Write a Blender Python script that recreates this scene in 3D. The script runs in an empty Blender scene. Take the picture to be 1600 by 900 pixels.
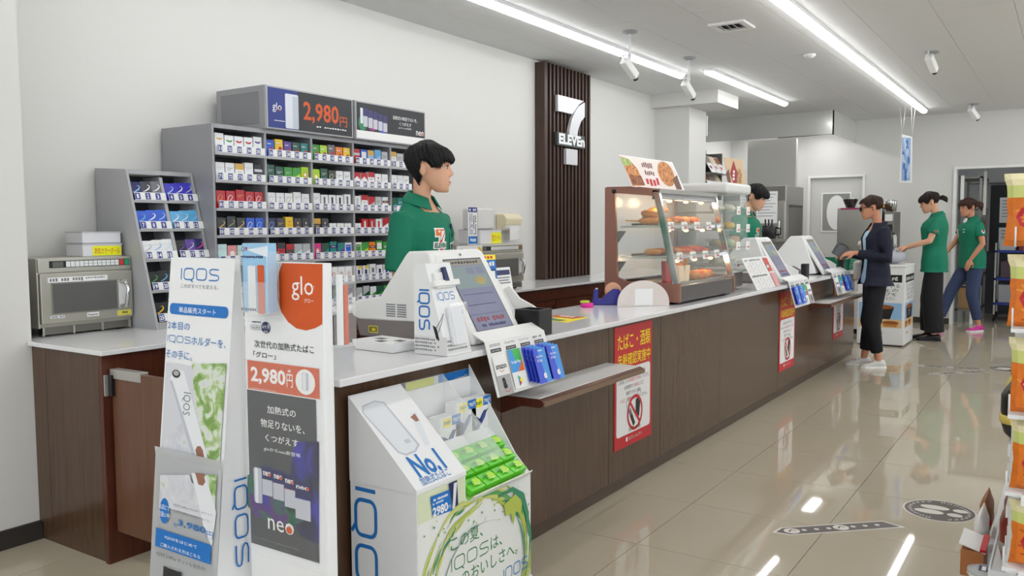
import bpy, math, random
import numpy as np
from mathutils import Vector, Matrix, noise
from mathutils.bvhtree import BVHTree
PI = math.pi
S = bpy.context.scene
COL = S.collection
# ------------------------------------------------------------ camera
HCAM, FPX, YAW, PITCH, ROLL = 1.285, 1314.16, 0.58687254, -0.0717089, -0.00487429
_F = Vector((math.cos(PITCH)*math.cos(YAW), math.cos(PITCH)*math.sin(YAW), math.sin(PITCH)))
_r = _F.cross(Vector((0, 0, 1))).normalized(); _u = _r.cross(_F)
_R2 = _r*math.cos(ROLL) + _u*math.sin(ROLL); _U2 = _u*math.cos(ROLL) - _r*math.sin(ROLL)
cd = bpy.data.cameras.new('camera'); cam = bpy.data.objects.new('camera', cd); COL.objects.link(cam)
cd.sensor_width = 36; cd.lens = FPX/1600*36; cd.clip_start = .05; cd.clip_end = 60
cam.matrix_world = Matrix(((_R2.x, _U2.x, -_F.x, 0), (_R2.y, _U2.y, -_F.y, 0), (_R2.z, _U2.z, -_F.z, HCAM), (0, 0, 0, 1)))
S.camera = cam
# ------------------------------------------------------------ world, exposure, lamp strength
LAMP = 13.0
EXPOSURE = 0.0
w = bpy.data.worlds.new('world'); S.world = w; w.use_nodes = True
w.node_tree.nodes['Background'].inputs[0].default_value = (.85, .92, 1, 1)
w.node_tree.nodes['Background'].inputs[1].default_value = 3.0
S.view_settings.view_transform = 'Standard'; S.view_settings.look = 'None'
S.view_settings.gamma = 1; S.view_settings.use_curve_mapping = False
S.view_settings.exposure = EXPOSURE
# ------------------------------------------------------------ reading the photograph: a pixel cast onto a real plane
def ray(x, y): return _R2*(x-800) + _U2*(450-y) + _F*FPX
def oz(x, y, z): d = ray(x, y); return Vector((0, 0, HCAM)) + d*((z-HCAM)/d.z)
def oy(x, y, Y): d = ray(x, y); return Vector((0, 0, HCAM)) + d*(Y/d.y)
def ox(x, y, X): d = ray(x, y); return Vector((0, 0, HCAM)) + d*(X/d.x)
# ------------------------------------------------------------ materials
MATS = {}
def lin(c): return tuple((v/255/12.92 if v/255 <= .04045 else ((v/255+.055)/1.055)**2.4) for v in c)
def mat(name, rgb, rough=.5, metal=0, emit=0, alpha=1, trans=0, spec=.5, coat=0, ior=1.45, var=0, vscale=8, bump=0, bscale=60):
    if name in MATS: return MATS[name]
    m = bpy.data.materials.new(name); MATS[name] = m; m.use_nodes = True
    nt = m.node_tree; b = nt.nodes['Principled BSDF']; c = lin(rgb)
    b.inputs['Base Color'].default_value = (*c, 1); b.inputs['Roughness'].default_value = rough
    b.inputs['Metallic'].default_value = metal; b.inputs['Specular IOR Level'].default_value = spec
    b.inputs['IOR'].default_value = ior; b.inputs['Coat Weight'].default_value = coat
    b.inputs['Alpha'].default_value = alpha; b.inputs['Transmission Weight'].default_value = trans
    if emit: b.inputs['Emission Color'].default_value = (*c, 1); b.inputs['Emission Strength'].default_value = emit
    if var or bump:
        tc = nt.nodes.new('ShaderNodeTexCoord'); no = nt.nodes.new('ShaderNodeTexNoise')
        nt.links.new(tc.outputs['Object'], no.inputs['Vector']); no.inputs['Scale'].default_value = vscale; no.inputs['Detail'].default_value = 5
        if var:
            mx = nt.nodes.new('ShaderNodeMix'); mx.data_type = 'RGBA'
            mx.inputs[6].default_value = (*[v*(1-var) for v in c], 1); mx.inputs[7].default_value = (*[min(1, v*(1+var)) for v in c], 1)
            nt.links.new(no.outputs['Fac'], mx.inputs[0]); nt.links.new(mx.outputs[2], b.inputs['Base Color'])
        if bump:
            n2 = nt.nodes.new('ShaderNodeTexNoise'); n2.inputs['Scale'].default_value = bscale; nt.links.new(tc.outputs['Object'], n2.inputs['Vector'])
            bp = nt.nodes.new('ShaderNodeBump'); bp.inputs['Strength'].default_value = bump; bp.inputs['Distance'].default_value = .004
            nt.links.new(n2.outputs['Fac'], bp.inputs['Height']); nt.links.new(bp.outputs['Normal'], b.inputs['Normal'])
    return m
def wood(name, a, b_, rough=.28, sc=(30, 30, 1.6)):
    m = mat(name, a, rough); nt = m.node_tree; b = nt.nodes['Principled BSDF']
    tc = nt.nodes.new('ShaderNodeTexCoord'); mp = nt.nodes.new('ShaderNodeMapping'); mp.inputs['Scale'].default_value = sc
    no = nt.nodes.new('ShaderNodeTexNoise'); no.inputs['Scale'].default_value = 2.2; no.inputs['Detail'].default_value = 6; no.inputs['Roughness'].default_value = .6
    rp = nt.nodes.new('ShaderNodeValToRGB'); rp.color_ramp.elements[0].position = .3; rp.color_ramp.elements[1].position = .72
    rp.color_ramp.elements[0].color = (*lin(a), 1); rp.color_ramp.elements[1].color = (*lin(b_), 1)
    nt.links.new(tc.outputs['Object'], mp.inputs[0]); nt.links.new(mp.outputs[0], no.inputs['Vector'])
    nt.links.new(no.outputs['Fac'], rp.inputs[0]); nt.links.new(rp.outputs[0], b.inputs['Base Color'])
    return m
def printmat(name, stops, scale, rough=.45, stretch=(1, 1, 1), off=(0, 0, 0)):
    m = mat(name, stops[0][1], rough); nt = m.node_tree; b = nt.nodes['Principled BSDF']
    tc = nt.nodes.new('ShaderNodeTexCoord'); mp = nt.nodes.new('ShaderNodeMapping'); mp.inputs['Scale'].default_value = stretch; mp.inputs['Location'].default_value = off
    no = nt.nodes.new('ShaderNodeTexNoise'); no.inputs['Scale'].default_value = scale; no.inputs['Detail'].default_value = 4; no.inputs['Distortion'].default_value = .6
    rp = nt.nodes.new('ShaderNodeValToRGB'); el = rp.color_ramp.elements
    while len(el) < len(stops): el.new(.5)
    for e, (q, c) in zip(el, stops): e.position = q; e.color = (*lin(c), 1)
    nt.links.new(tc.outputs['Object'], mp.inputs[0]); nt.links.new(mp.outputs[0], no.inputs['Vector']); nt.links.new(no.outputs['Fac'], rp.inputs[0]); nt.links.new(rp.outputs[0], b.inputs['Base Color'])
    return m
def glass(name, rgb=(250, 252, 252), alpha=.12, rough=.02):
    return mat(name, rgb, rough, alpha=alpha, spec=.5)
W_ = mat('white_paint', (214, 213, 209), .6, bump=.05, bscale=220)
CEILM = mat('ceiling_board', (222, 223, 222), .85, var=.05, vscale=90, bump=.35, bscale=160)
GAP = mat('dark_joint', (70, 66, 58), .8)
TILE = mat('floor_tile', (186, 176, 156), .03, var=.035, vscale=3, spec=.55)
GROUT = mat('grout', (96, 88, 76), .7)
DKBASE = mat('dark_baseboard', (52, 46, 44), .5)
WOOD = wood('walnut_laminate', (74, 54, 40), (92, 69, 51), .22)
WOODR = wood('red_walnut', (74, 36, 24), (96, 52, 36), .3)
WOODD = wood('dark_slat_wood', (52, 36, 30), (78, 57, 47), .4)
TOP = mat('white_worktop', (226, 226, 228), .12, var=.03, vscale=2.5)
STEEL = mat('stainless_steel', (178, 176, 170), .3, 1, var=.06, vscale=5)
STEELD = mat('brushed_steel_dark', (130, 128, 122), .38, 1)
CHROME = mat('chrome', (205, 205, 205), .12, 1)
BLACK = mat('black_plastic', (22, 22, 24), .35)
NEARBLK = mat('soft_black', (34, 33, 34), .6)
PLASTW = mat('white_plastic', (232, 232, 230), .35)
PAPERW = mat('white_paper', (236, 236, 235), .55)
CARDW = mat('glossy_white_card', (232, 233, 234), .3)
RACK = mat('grey_rack_metal', (152, 152, 155), .4, .15)
RACKL = mat('light_grey_rack', (172, 172, 174), .4, .1)
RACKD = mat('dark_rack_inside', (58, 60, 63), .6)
WIREW = mat('white_wire_metal', (225, 226, 228), .35)
RED = mat('red_print', (196, 26, 38), .4); YEL = mat('yellow_print', (250, 226, 20), .45); BLU = mat('blue_print', (20, 112, 192), .4)
ORG = mat('orange_print', (205, 84, 26), .4); NAVY = mat('navy_print', (34, 44, 92), .4); GRYP = mat('grey_print', (120, 122, 126), .5)
DKP = mat('charcoal_print', (36, 39, 44), .35); GRNP = mat('green_print', (48, 122, 74), .45); BLKP = mat('black_print', (26, 26, 28), .5)
LBLU = mat('light_blue_print', (150, 195, 228), .45); TAGB = mat('tag_blue', (52, 66, 140), .45)
# ------------------------------------------------------------ mesh helpers
WM = {}
class MB:
    def __init__(s): s.v = []; s.f = []; s.m = []; s.mats = []; s.sm = []
    def mi(s, m):
        if m not in s.mats: s.mats.append(m)
        return s.mats.index(m)
    def add(s, vs, fs, m, smooth=False):
        o = len(s.v); i = s.mi(m); s.v += [tuple(v) for v in vs]
        for f in fs: s.f.append(tuple(o+k for k in f)); s.m.append(i); s.sm.append(smooth)
        return s
    def box(s, x0, x1, y0, y1, z0, z1, m):
        return s.add([(x0, y0, z0), (x1, y0, z0), (x1, y1, z0), (x0, y1, z0), (x0, y0, z1), (x1, y0, z1), (x1, y1, z1), (x0, y1, z1)],
                     [(3, 2, 1, 0), (4, 5, 6, 7), (0, 1, 5, 4), (1, 2, 6, 5), (2, 3, 7, 6), (3, 0, 4, 7)], m)
    def obox(s, c, sx, sy, sz, R, m):
        c = Vector(c); vs = [c + R @ Vector((a*sx/2, b*sy/2, d*sz/2)) for d in (-1, 1) for a, b in ((-1, -1), (1, -1), (1, 1), (-1, 1))]
        return s.add(vs, [(3, 2, 1, 0), (4, 5, 6, 7), (0, 1, 5, 4), (1, 2, 6, 5), (2, 3, 7, 6), (3, 0, 4, 7)], m)
    def prism(s, poly, ax, a, b, m, smooth=False):
        n = len(poly); P = lambda p, t: {0: (t, p[0], p[1]), 1: (p[0], t, p[1]), 2: (p[0], p[1], t)}[ax]
        vs = [P(p, a) for p in poly] + [P(p, b) for p in poly]
        return s.add(vs, [tuple(range(n))[::-1], tuple(range(n, 2*n))] + [(i, (i+1) % n, n+(i+1) % n, n+i) for i in range(n)], m, smooth)
    def quad(s, pts, m): return s.add(pts, [tuple(range(len(pts)))], m)
    def slab(s, pts, th, m):            # a flat polygon in space with real thickness (thickness grows backwards along the normal)
        pts = [Vector(p) for p in pts]; n = (pts[1]-pts[0]).cross(pts[2]-pts[0]).normalized(); k = len(pts)
        vs = pts + [p - n*th for p in pts]
        return s.add(vs, [tuple(range(k)), tuple(range(k, 2*k))[::-1]] + [(i, k+i, k+(i+1) % k, (i+1) % k) for i in range(k)], m)
    def loft(s, rings, m, cap=True, smooth=True):
        n = len(rings[0]); vs = [p for r in rings for p in r]; fs = []
        for i in range(len(rings)-1):
            for j in range(n): fs.append((i*n+j, i*n+(j+1) % n, (i+1)*n+(j+1) % n, (i+1)*n+j))
        if cap: fs += [tuple(range(n))[::-1], tuple(range((len(rings)-1)*n, len(rings)*n))]
        return s.add(vs, fs, m, smooth)
    def lathe(s, prof, c, m, n=20, ax=(0, 0, 1), smooth=True):
        q = Vector((0, 0, 1)).rotation_difference(Vector(ax)).to_matrix(); c = Vector(c)
        return s.loft([[c + q @ Vector((r*math.cos(2*PI*k/n), r*math.sin(2*PI*k/n), z)) for k in range(n)] for r, z in prof], m, True, smooth)
    def tube(s, pts, r, m, n=8):
        pts = [Vector(p) for p in pts]; rs = r if isinstance(r, (list, tuple)) else [r]*len(pts); rings = []; up = None
        for i, p in enumerate(pts):
            t = (pts[min(i+1, len(pts)-1)] - pts[max(i-1, 0)]).normalized()
            if up is None: up = Vector((0, 0, 1)) if abs(t.z) < .9 else Vector((1, 0, 0))
            a = (up - t*up.dot(t)).normalized(); b = t.cross(a); up = a
            rings.append([p + a*rs[i]*math.cos(2*PI*k/n) + b*rs[i]*math.sin(2*PI*k/n) for k in range(n)])
        return s.loft(rings, m)
    def ball(s, c, rx, ry, rz, m, R=None, n=14, k=8):
        c = Vector(c); R = R or Matrix.Identity(3)
        rings = [[c + R @ Vector((rx*math.sin(PI*i/k)*math.cos(2*PI*j/n), ry*math.sin(PI*i/k)*math.sin(2*PI*j/n), -rz*math.cos(PI*i/k))) for j in range(n)] for i in [.12]+list(range(1, k))+[k-.12]]
        return s.loft(rings, m)
    def build(s, name, parent=None, label=None, cat=None, group=None, kind=None, bev=0, local=False, seg=2):
        me = bpy.data.meshes.new(name); me.from_pydata(s.v, [], s.f)
        for m in s.mats: me.materials.append(m)
        me.polygons.foreach_set('material_index', s.m); me.polygons.foreach_set('use_smooth', s.sm); me.update()
        o = bpy.data.objects.new(name, me); COL.objects.link(o)
        return place(o, parent, label, cat, group, kind, bev, local, seg)
def place(o, parent=None, label=None, cat=None, group=None, kind=None, bev=0, local=False, seg=2):
    if parent is not None:
        o.parent = parent; P = WM.get(parent.name, Matrix.Identity(4))
        if local: WM[o.name] = P.copy()
        else: o.matrix_parent_inverse = P.inverted(); WM[o.name] = Matrix.Identity(4)
    else: WM[o.name] = Matrix.Identity(4)
    if label: o['label'] = label
    if cat: o['category'] = cat
    if group: o['group'] = group
    if kind: o['kind'] = kind
    if bev:
        b = o.modifiers.new('bevel', 'BEVEL'); b.width = bev; b.segments = seg; b.limit_method = 'ANGLE'; b.angle_limit = math.radians(40)
    return o
def thing(name, label, cat, loc, rz=0, group=None):
    o = bpy.data.objects.new(name, None); COL.objects.link(o); o.empty_display_size = .05
    o.location = loc; o.rotation_euler = (0, 0, rz); o['label'] = label; o['category'] = cat
    if group: o['group'] = group
    WM[o.name] = Matrix.Translation(Vector(loc)) @ Matrix.Rotation(rz, 4, 'Z'); return o
def dup(root, loc, rz=None, label=None):
    r = root.copy(); COL.objects.link(r); r.location = loc
    if rz is not None: r.rotation_euler[2] = rz
    if label: r['label'] = label
    WM[r.name] = Matrix.Translation(Vector(loc))
    for ch in list(root.children):
        c = ch.copy(); COL.objects.link(c); c.parent = r
        for g in ch.children: d = g.copy(); COL.objects.link(d); d.parent = c
    return r
# ------------------------------------------------------------ flat print: shapes and lettering on a board
_T = {}
def txt(s, bold=0.0):
    if bold and any(ord(ch) > 0x3000 for ch in s): bold = min(bold, .006)
    k = (s, bold)
    if k not in _T:
        cu = bpy.data.curves.new('t', 'FONT'); cu.body = s; cu.resolution_u = 2; cu.offset = bold; cu.fill_mode = 'FRONT'
        o = bpy.data.objects.new('t', cu); me = o.to_mesh()
        vs = [(v.co.x, v.co.y) for v in me.vertices]; fs = [tuple(p.vertices) for p in me.polygons]
        o.to_mesh_clear(); bpy.data.objects.remove(o); bpy.data.curves.remove(cu)
        _T[k] = (vs, fs)
    return _T[k]
class Cv:
    """a printed board: O top-left corner, u right, v down, n towards the reader; coordinates in metres, or photo pixels cast on the board"""
    def __init__(s, O, u, v, n=None):
        s.O = Vector(O); s.u = Vector(u).normalized(); v = Vector(v); s.v = (v - s.u*v.dot(s.u)).normalized()
        s.n = s.v.cross(s.u).normalized() if n is None else Vector(n)
        s.k = 0; s.a = MB(); s.t = MB(); s.step = .00006
    def P(s, x, y, off=None): return s.O + s.u*x + s.v*y + s.n*(s.k*s.step if off is None else off)
    def px(s, p):
        d = ray(*p); c = Vector((0, 0, HCAM)); t = (s.O-c).dot(s.n)/d.dot(s.n); q = c + d*t - s.O
        return q.dot(s.u), q.dot(s.v)
    def poly(s, pts, m, px=False, mb=None):
        s.k += 1; pts = [s.px(p) for p in pts] if px else pts
        (mb or s.a).add([s.P(*p) for p in pts], [tuple(range(len(pts)))], m); return s
    def rect(s, x0, y0, x1, y1, m, px=False, r=0):
        if px: x0, y0 = s.px((x0, y0)); x1, y1 = s.px((x1, y1))
        if not r: return s.poly([(x0, y0), (x1, y0), (x1, y1), (x0, y1)], m)
        pts = []
        for cx, cy, a in ((x1-r, y0+r, -90), (x1-r, y1-r, 0), (x0+r, y1-r, 90), (x0+r, y0+r, 180)):
            pts += [(cx + r*math.cos(math.radians(a+t)), cy + r*math.sin(math.radians(a+t))) for t in (0, 30, 60, 90)]
        return s.poly(pts, m)
    def ell(s, cx, cy, rx, ry, m, px=False, n=28, a0=0, a1=2*PI):
        if px: cx, cy = s.px((cx, cy))
        return s.poly([(cx + rx*math.cos(a0+(a1-a0)*i/n), cy + ry*math.sin(a0+(a1-a0)*i/n)) for i in range(n)], m)
    def stroke(s, pts, w, m, closed=False, mb=None):
        s.k += 1; n = len(pts); L = []; Rr = []; ws = w if isinstance(w, (list, tuple)) else [w]*n
        for i in range(n):
            a = Vector(pts[(i-1) % n] if closed else pts[max(i-1, 0)]); b = Vector(pts[(i+1) % n] if closed else pts[min(i+1, n-1)])
            t = (b-a).normalized(); nn = Vector((-t.y, t.x))*ws[i]/2; p = Vector(pts[i]); L.append(p+nn); Rr.append(p-nn)
        vs = [s.P(*q) for q in L] + [s.P(*q) for q in Rr]
        fs = [(i, (i+1) % n, n+(i+1) % n, n+i) for i in range(n if closed else n-1)]
        (mb or s.a).add(vs, fs, m); return s
    def text(s, st, x0, y0, x1, y1, m, px=False, bold=0.0, rot=0, full=False):
        """fit the text's bounding box to the given box; rot 90/-90 turns it; full keeps line metrics out"""
        if px: x0, y0 = s.px((x0, y0)); x1, y1 = s.px((x1, y1))
        if st[0] == '#':               # writing too small to read in the photograph: a row of plain marks, one for each character
            n = int(st[1:]); rr = random.Random(n*7+int(1000*abs(x0))); s.k += 1
            for i in range(n):
                if rr.random() < .12: continue
                a, b = (i+.12)/n, (i+.82)/n; q0, q1 = rr.uniform(0, .25), rr.uniform(.75, 1)
                if rot: pts = [(x0+(x1-x0)*q0, y0+(y1-y0)*a), (x0+(x1-x0)*q1, y0+(y1-y0)*a), (x0+(x1-x0)*q1, y0+(y1-y0)*b), (x0+(x1-x0)*q0, y0+(y1-y0)*b)]
                else: pts = [(x0+(x1-x0)*a, y0+(y1-y0)*q0), (x0+(x1-x0)*b, y0+(y1-y0)*q0), (x0+(x1-x0)*b, y0+(y1-y0)*q1), (x0+(x1-x0)*a, y0+(y1-y0)*q1)]
                s.t.add([s.P(*q_) for q_ in pts], [(0, 1, 2, 3)], m)
            return s
        vs, fs = txt(st, bold)
        if not vs: return s
        s.k += 1; A = np.array(vs); mn = A.min(0); mx = A.max(0); d = np.maximum(mx-mn, 1e-6); B = (A-mn)/d
        if rot == 0: X = x0 + B[:, 0]*(x1-x0); Y = y1 - B[:, 1]*(y1-y0)
        elif rot == 90: X = x0 + (1-B[:, 1])*(x1-x0) if False else x1 - B[:, 1]*0 - (1-B[:, 1])*(x1-x0)*1.0; Y = y0 + B[:, 0]*(y1-y0)
        else: X = x0 + (1-B[:, 1])*(x1-x0); Y = y1 - B[:, 0]*(y1-y0)
        s.t.add([s.P(x, y) for x, y in zip(X, Y)], fs, m); return s
    def iqos(s, x0, y0, x1, y1, m, px=False, w=.09, rot=0):
        """the four wide monoline letters I Q O S"""
        if px: x0, y0 = s.px((x0, y0)); x1, y1 = s.px((x1, y1))
        def sq(a, b, r=.28, n=4):
            pts = []
            for cx, cy, g in ((b-r*.8, r, -90), (b-r*.8, 1-r, 0), (a+r*.8, 1-r, 90), (a+r*.8, r, 180)):
                pts += [(cx + r*.8*math.cos(math.radians(g+90*i/n)), cy + r*math.sin(math.radians(g+90*i/n))) for i in range(n+1)]
            return pts
        L = [([(.05, 0), (.05, 1)], 0), (sq(.3, 1.15), 1), ([(.88, .98), (1.1, 1.22)], 0), (sq(1.4, 2.25), 1),
             ([(3.3, .04), (2.75, .0), (2.56, .1), (2.52, .28), (2.62, .44), (2.8, .5), (3.1, .52), (3.28, .6), (3.32, .75), (3.26, .93), (3.08, 1.0), (2.5, 1.0)], 0)]
        for pts, cl in L:
            q = []
            for a, b in pts:
                a /= 3.35
                if rot == 0: q.append((x0 + a*(x1-x0), y0 + b*(y1-y0)))
                elif rot == 90: q.append((x1 - b*(x1-x0), y0 + a*(y1-y0)))
                else: q.append((x0 + b*(x1-x0), y1 - a*(y1-y0)))
            s.stroke(q, w*abs((y1-y0) if rot == 0 else (x1-x0)), m, cl, s.t)
        return s
    def build(s, parent, art='printed_artwork', let='lettering'):
        if s.a.v: s.a.build(art, parent)
        if s.t.v: s.t.build(let, parent)
# ============================================================ the room
CZ, YB, XF = 2.72, 3.9, 12.25
X0, Y0 = -5.0, -5.5
def struct(name, mb, **k): return mb.build(name, kind='structure', **k)
# floor: a bed of grout with the tiles laid on it one by one
fl = struct('floor', MB().box(X0, 16.5, Y0, 6.2, -.06, -.004, GROUT))
TS = .6; ox0, oy0 = 3.057-6*.6, 1.428-4*.6     # joints read off the photograph
_tm = MB().box(.0013, TS-.0013, .0013, TS-.0013, -.005, 0, TILE).build('tile', fl).data
bpy.data.objects.remove([o for o in COL.objects if o.name == 'tile'][0])
for i in range(2, 26):
    for j in range(0, 11):
        x, y = ox0+i*TS, oy0+j*TS
        if x > 13 or y > 3.6: continue
        if y+TS < .02*x or (y > 2.2 and x > 2.1): continue
        t = bpy.data.objects.new('tile', _tm); COL.objects.link(t); place(t, fl); t.location = (x, y, 0)
MBf = MB()
for i in range(-8, 27):
    for j in range(-8, 14):
        x, y = ox0+i*TS, oy0+j*TS
        shown = 2 <= i < 26 and 0 <= j < 11 and not (x > 13 or y > 3.6 or y+TS < .02*x or (y > 2.2 and x > 2.1))
        if not shown and x+TS < 16.4 and y+TS < 6.1 and x > X0 and y > Y0: MBf.box(x+.0013, x+TS-.0013, y+.0013, y+TS-.0013, -.004, 0, TILE)
MBf.build('tile_field', fl, kind='stuff')
# ceiling with its boards
ce = struct('ceiling', MB().box(X0, 16.5, Y0, 6.2, CZ+.006, CZ+.1, GAP))
PX, PY = 1.82, .455
_cm = MB().box(.002, PX-.002, .0012, PY-.0012, 0, .008, CEILM).build('ceiling_panel', ce).data
bpy.data.objects.remove([o for o in COL.objects if o.name == 'ceiling_panel'][0])
CB = MB()
for j in range(-14, 12):
    for i in range(-3, 9):
        x = 8.2 - 4*PX + (i-1)*PX + (PX/2 if j % 2 else 0) - PX; y = .365 + j*PY
        if x+PX > 16.4 or y+PY > 6.1 or x < X0 or y < Y0: continue
        if x+PX > 3.2 and x < 12.25 and -.2 < y < 3.9:
            t = bpy.data.objects.new('ceiling_panel', _cm); COL.objects.link(t); place(t, ce); t.location = (x, y, CZ)
        else: CB.box(x+.002, x+PX-.002, y+.0012, y+PY-.0012, CZ, CZ+.008, CEILM)
CB.build('ceiling_panel_field', ce, kind='stuff')
# walls
struct('wall_back', MB().box(X0, 8.75, YB, YB+.12, 0, CZ+.01, W_).box(X0, 1.764, 3.545, YB, 0, CZ+.01, W_))
struct('baseboard_left', MB().box(X0, 1.768, 3.532, 3.545, 0, .078, DKBASE))
struct('wall_kitchen', MB().box(8.75, XF+.1, 4.25, 4.37, 0, CZ+.01, W_).box(8.75, 8.87, YB, 4.25, 0, CZ+.01, W_))
struct('trim_1', MB().box(8.75, 9.25, 3.5, 4.0, 0, CZ+.005, W_))            # the square column
struct('trim_2', MB().box(8.63, 9.28, 3.14, 4.0, 2.585, CZ+.005, W_))          # the boxed beam on it
OP0, OP1, OPZ = .2, 1.262, 2.005
wf = MB().box(XF, XF+.12, OP1+.035, 2.386, 0, CZ+.01, W_).box(XF, XF+.12, 3.106, 4.3, 0, CZ+.01, W_).box(XF, XF+.12, 2.386, 3.106, 1.966, CZ+.01, W_)
wf.box(XF, XF+.12, OP0-.03, OP1+.035, OPZ+.03, CZ+.01, W_).box(XF, XF+.12, Y0, OP0-.03, 0, CZ+.01, W_)
struct('wall_far', wf)
struct('trim_3', MB().box(XF-.02, XF+.13, OP1, OP1+.035, 0, OPZ+.03, PLASTW).box(XF-.02, XF+.13, OP0-.03, OP0, 0, OPZ+.03, PLASTW).box(XF-.02, XF+.13, OP0, OP1, OPZ, OPZ+.03, PLASTW))
struct('baseboard_far', MB().box(XF-.012, XF, OP1+.04, 2.386, 0, .075, DKBASE).box(XF-.012, XF, 3.13, 4.24, 0, .075, DKBASE))
wfm = MB().box(X0, 16.5, Y0-.12, Y0, 0, .35, W_).box(X0, 16.5, Y0-.12, Y0, 2.45, CZ+.01, W_)
for k in range(8): x = X0 + .2 + k*2.2 - .2; wfm.box(x, x+.2, Y0-.12, Y0, .35, 2.45, W_)
wfm.box(12.6, 16.5, Y0-.12, Y0, .35, 2.45, W_); struct('wall_front', wfm)
for k in range(7):                                          # unseen windows, added so that daylight brightens the far wall
    x = X0 + .2 + k*2.2; f_ = struct(f'window_{k+1}', MB().box(x, x+2.0, Y0-.08, Y0-.04, .35, .39, STEELD).box(x, x+2.0, Y0-.08, Y0-.04, 2.41, 2.45, STEELD).box(x, x+.04, Y0-.08, Y0-.04, .39, 2.41, STEELD).box(x+1.96, x+2.0, Y0-.08, Y0-.04, .39, 2.41, STEELD))
    MB().box(x+.04, x+1.96, Y0-.063, Y0-.057, .39, 2.41, glass('added_window_glass', alpha=.05)).build('pane', f_)
wem = MB().box(X0-.12, X0, Y0, 4.0, 0, .3, W_).box(X0-.12, X0, Y0, 4.0, 2.5, CZ+.01, W_)
for k in range(5): y = Y0 + k*2.1; wem.box(X0-.12, X0, y, y+.2 if k < 4 else 4.0, .3, 2.5, W_)
struct('wall_entrance', wem)
for k in range(4):  # more unseen windows, added to light the surfaces that face the entrance
    y = Y0 + .2 + k*2.1; f_ = struct(f'window_{k+8}', MB().box(X0-.08, X0-.04, y, y+1.9, .3, .34, STEELD).box(X0-.08, X0-.04, y, y+1.9, 2.46, 2.5, STEELD).box(X0-.08, X0-.04, y, y+.04, .34, 2.46, STEELD).box(X0-.08, X0-.04, y+1.86, y+1.9, .34, 2.46, STEELD))
    MB().box(X0-.063, X0-.057, y+.04, y+1.86, .34, 2.46, glass('added_window_glass', alpha=.05)).build('pane', f_)
struct('wall_stockroom', MB().box(14.6, 14.7, Y0, 5.1, 0, CZ+.01, mat('stockroom_wall', (176, 176, 174), .7)))
# kitchen partition: the two pale panels seen above the refrigerator
struct('wall_partition', MB().box(11.1, 11.18, 2.99, 3.62, 0, 2.41, mat('partition_grey', (196, 195, 188), .6)))
# door in the far wall
door = struct('door_1', MB().box(XF+.03, XF+.07, 2.40, 3.09, .01, 1.955, mat('door_white', (208, 207, 203), .5)))
f = MB()
for a in ((2.925, 2.945, 1.2, 1.75), (2.545, 2.565, 1.2, 1.75)): f.box(XF+.018, XF+.03, *a, PLASTW)
f.box(XF+.018, XF+.03, 2.565, 2.925, 1.2, 1.22, PLASTW).box(XF+.018, XF+.03, 2.565, 2.925, 1.73, 1.75, PLASTW); f.build('window_frame', door)
MB().box(XF+.022, XF+.03, 2.565, 2.925, 1.22, 1.73, mat('door_window_dim', (150, 150, 147), .1)).build('pane', door)
pp = MB(); pp.prism([(2.74 + .13*math.cos(a), 1.47 + .24*math.sin(a)) for a in [2*PI*k/24 for k in range(24)]], 0, XF+.0185, XF+.0215, PAPERW); pp.build('oval_notice', door)
fr = MB().box(XF-.02, XF+.02, 3.09, 3.125, 0, 1.985, PLASTW).box(XF-.02, XF+.02, 2.37, 2.40, 0, 1.985, PLASTW).box(XF-.02, XF+.02, 2.40, 3.09, 1.955, 1.985, PLASTW)
struct('trim_4', fr)
# ============================================================ ceiling fittings
LEDM = mat('led_diffuser', (255, 255, 255), .5, emit=LAMP); LEDH = mat('lamp_housing', (225, 226, 228), .4)
def lamp(x0, x1, y, label, group=None, w=.075):
    t = thing('ceiling_light', label, 'ceiling light', ((x0+x1)/2, y, CZ), group=group)
    MB().prism([(-w/2-.012, 0), (w/2+.012, 0), (w/2+.004, -.022), (-w/2-.004, -.022)], 0, x0-(x0+x1)/2, x1-(x0+x1)/2, LEDH).build('housing', t, local=True)
    n = 8; pr = [(w/2*math.cos(PI*k/n), -.02-.034*math.sin(PI*k/n)**.7) for k in range(n+1)]
    MB().prism(pr, 0, x0+.02-(x0+x1)/2, x1-.02-(x0+x1)/2, LEDM, True).build('diffuser', t, local=True)
lamp(1.9, 7.55, 3.10, 'long white linear ceiling lamp nearest the back wall, over the cigarette racks')
lamp(2.6, 11.58, 1.575, 'longest linear ceiling lamp, running over the customer aisle in front of the counter')
lamp(7.46, 9.95, 2.815, 'short linear ceiling lamp between the boxed beam and the long aisle lamp')
for k, (a, b, y) in enumerate(((-3.5, 12.0, -.1), (-3.5, 12.0, -1.8), (-3.5, 12.0, -3.5), (-3.5, 1.2, 1.575), (-3.5, 1.2, 3.0))):  # extra lamps out of view, added to lift the light on the far wall
    lamp(a, b, y, ['linear ceiling lamp over the snack rack aisle, outside the view', 'linear ceiling lamp over the middle sales floor, outside the view', 'linear ceiling lamp nearest the shop windows, outside the view', 'linear ceiling lamp behind the camera over the aisle', 'linear ceiling lamp behind the camera by the left wall'][k], 'sales floor ceiling lamps')
t = thing('ceiling_light', 'short lamp over the stockroom behind the doorway', 'ceiling light', (13.4, .8, CZ))
MB().box(-.1, .1, -.4, .4, -.03, 0, LEDH).build('housing', t, local=True)
MB().box(-.05, .05, -.38, .38, -.05, -.03, mat('led_diffuser_dim', (255, 255, 255), .5, emit=9)).build('diffuser', t, local=True)
t = thing('ceiling_light', 'lamp recessed in the exhaust hood over the kitchen corner', 'ceiling light', (11.5, 3.3, 2.6))  # unseen lamp added inside the hood to brighten the kitchen and door
MB().box(-.45, .6, -.6, .7, -.03, 0, LEDH).build('housing', t, local=True)
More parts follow.
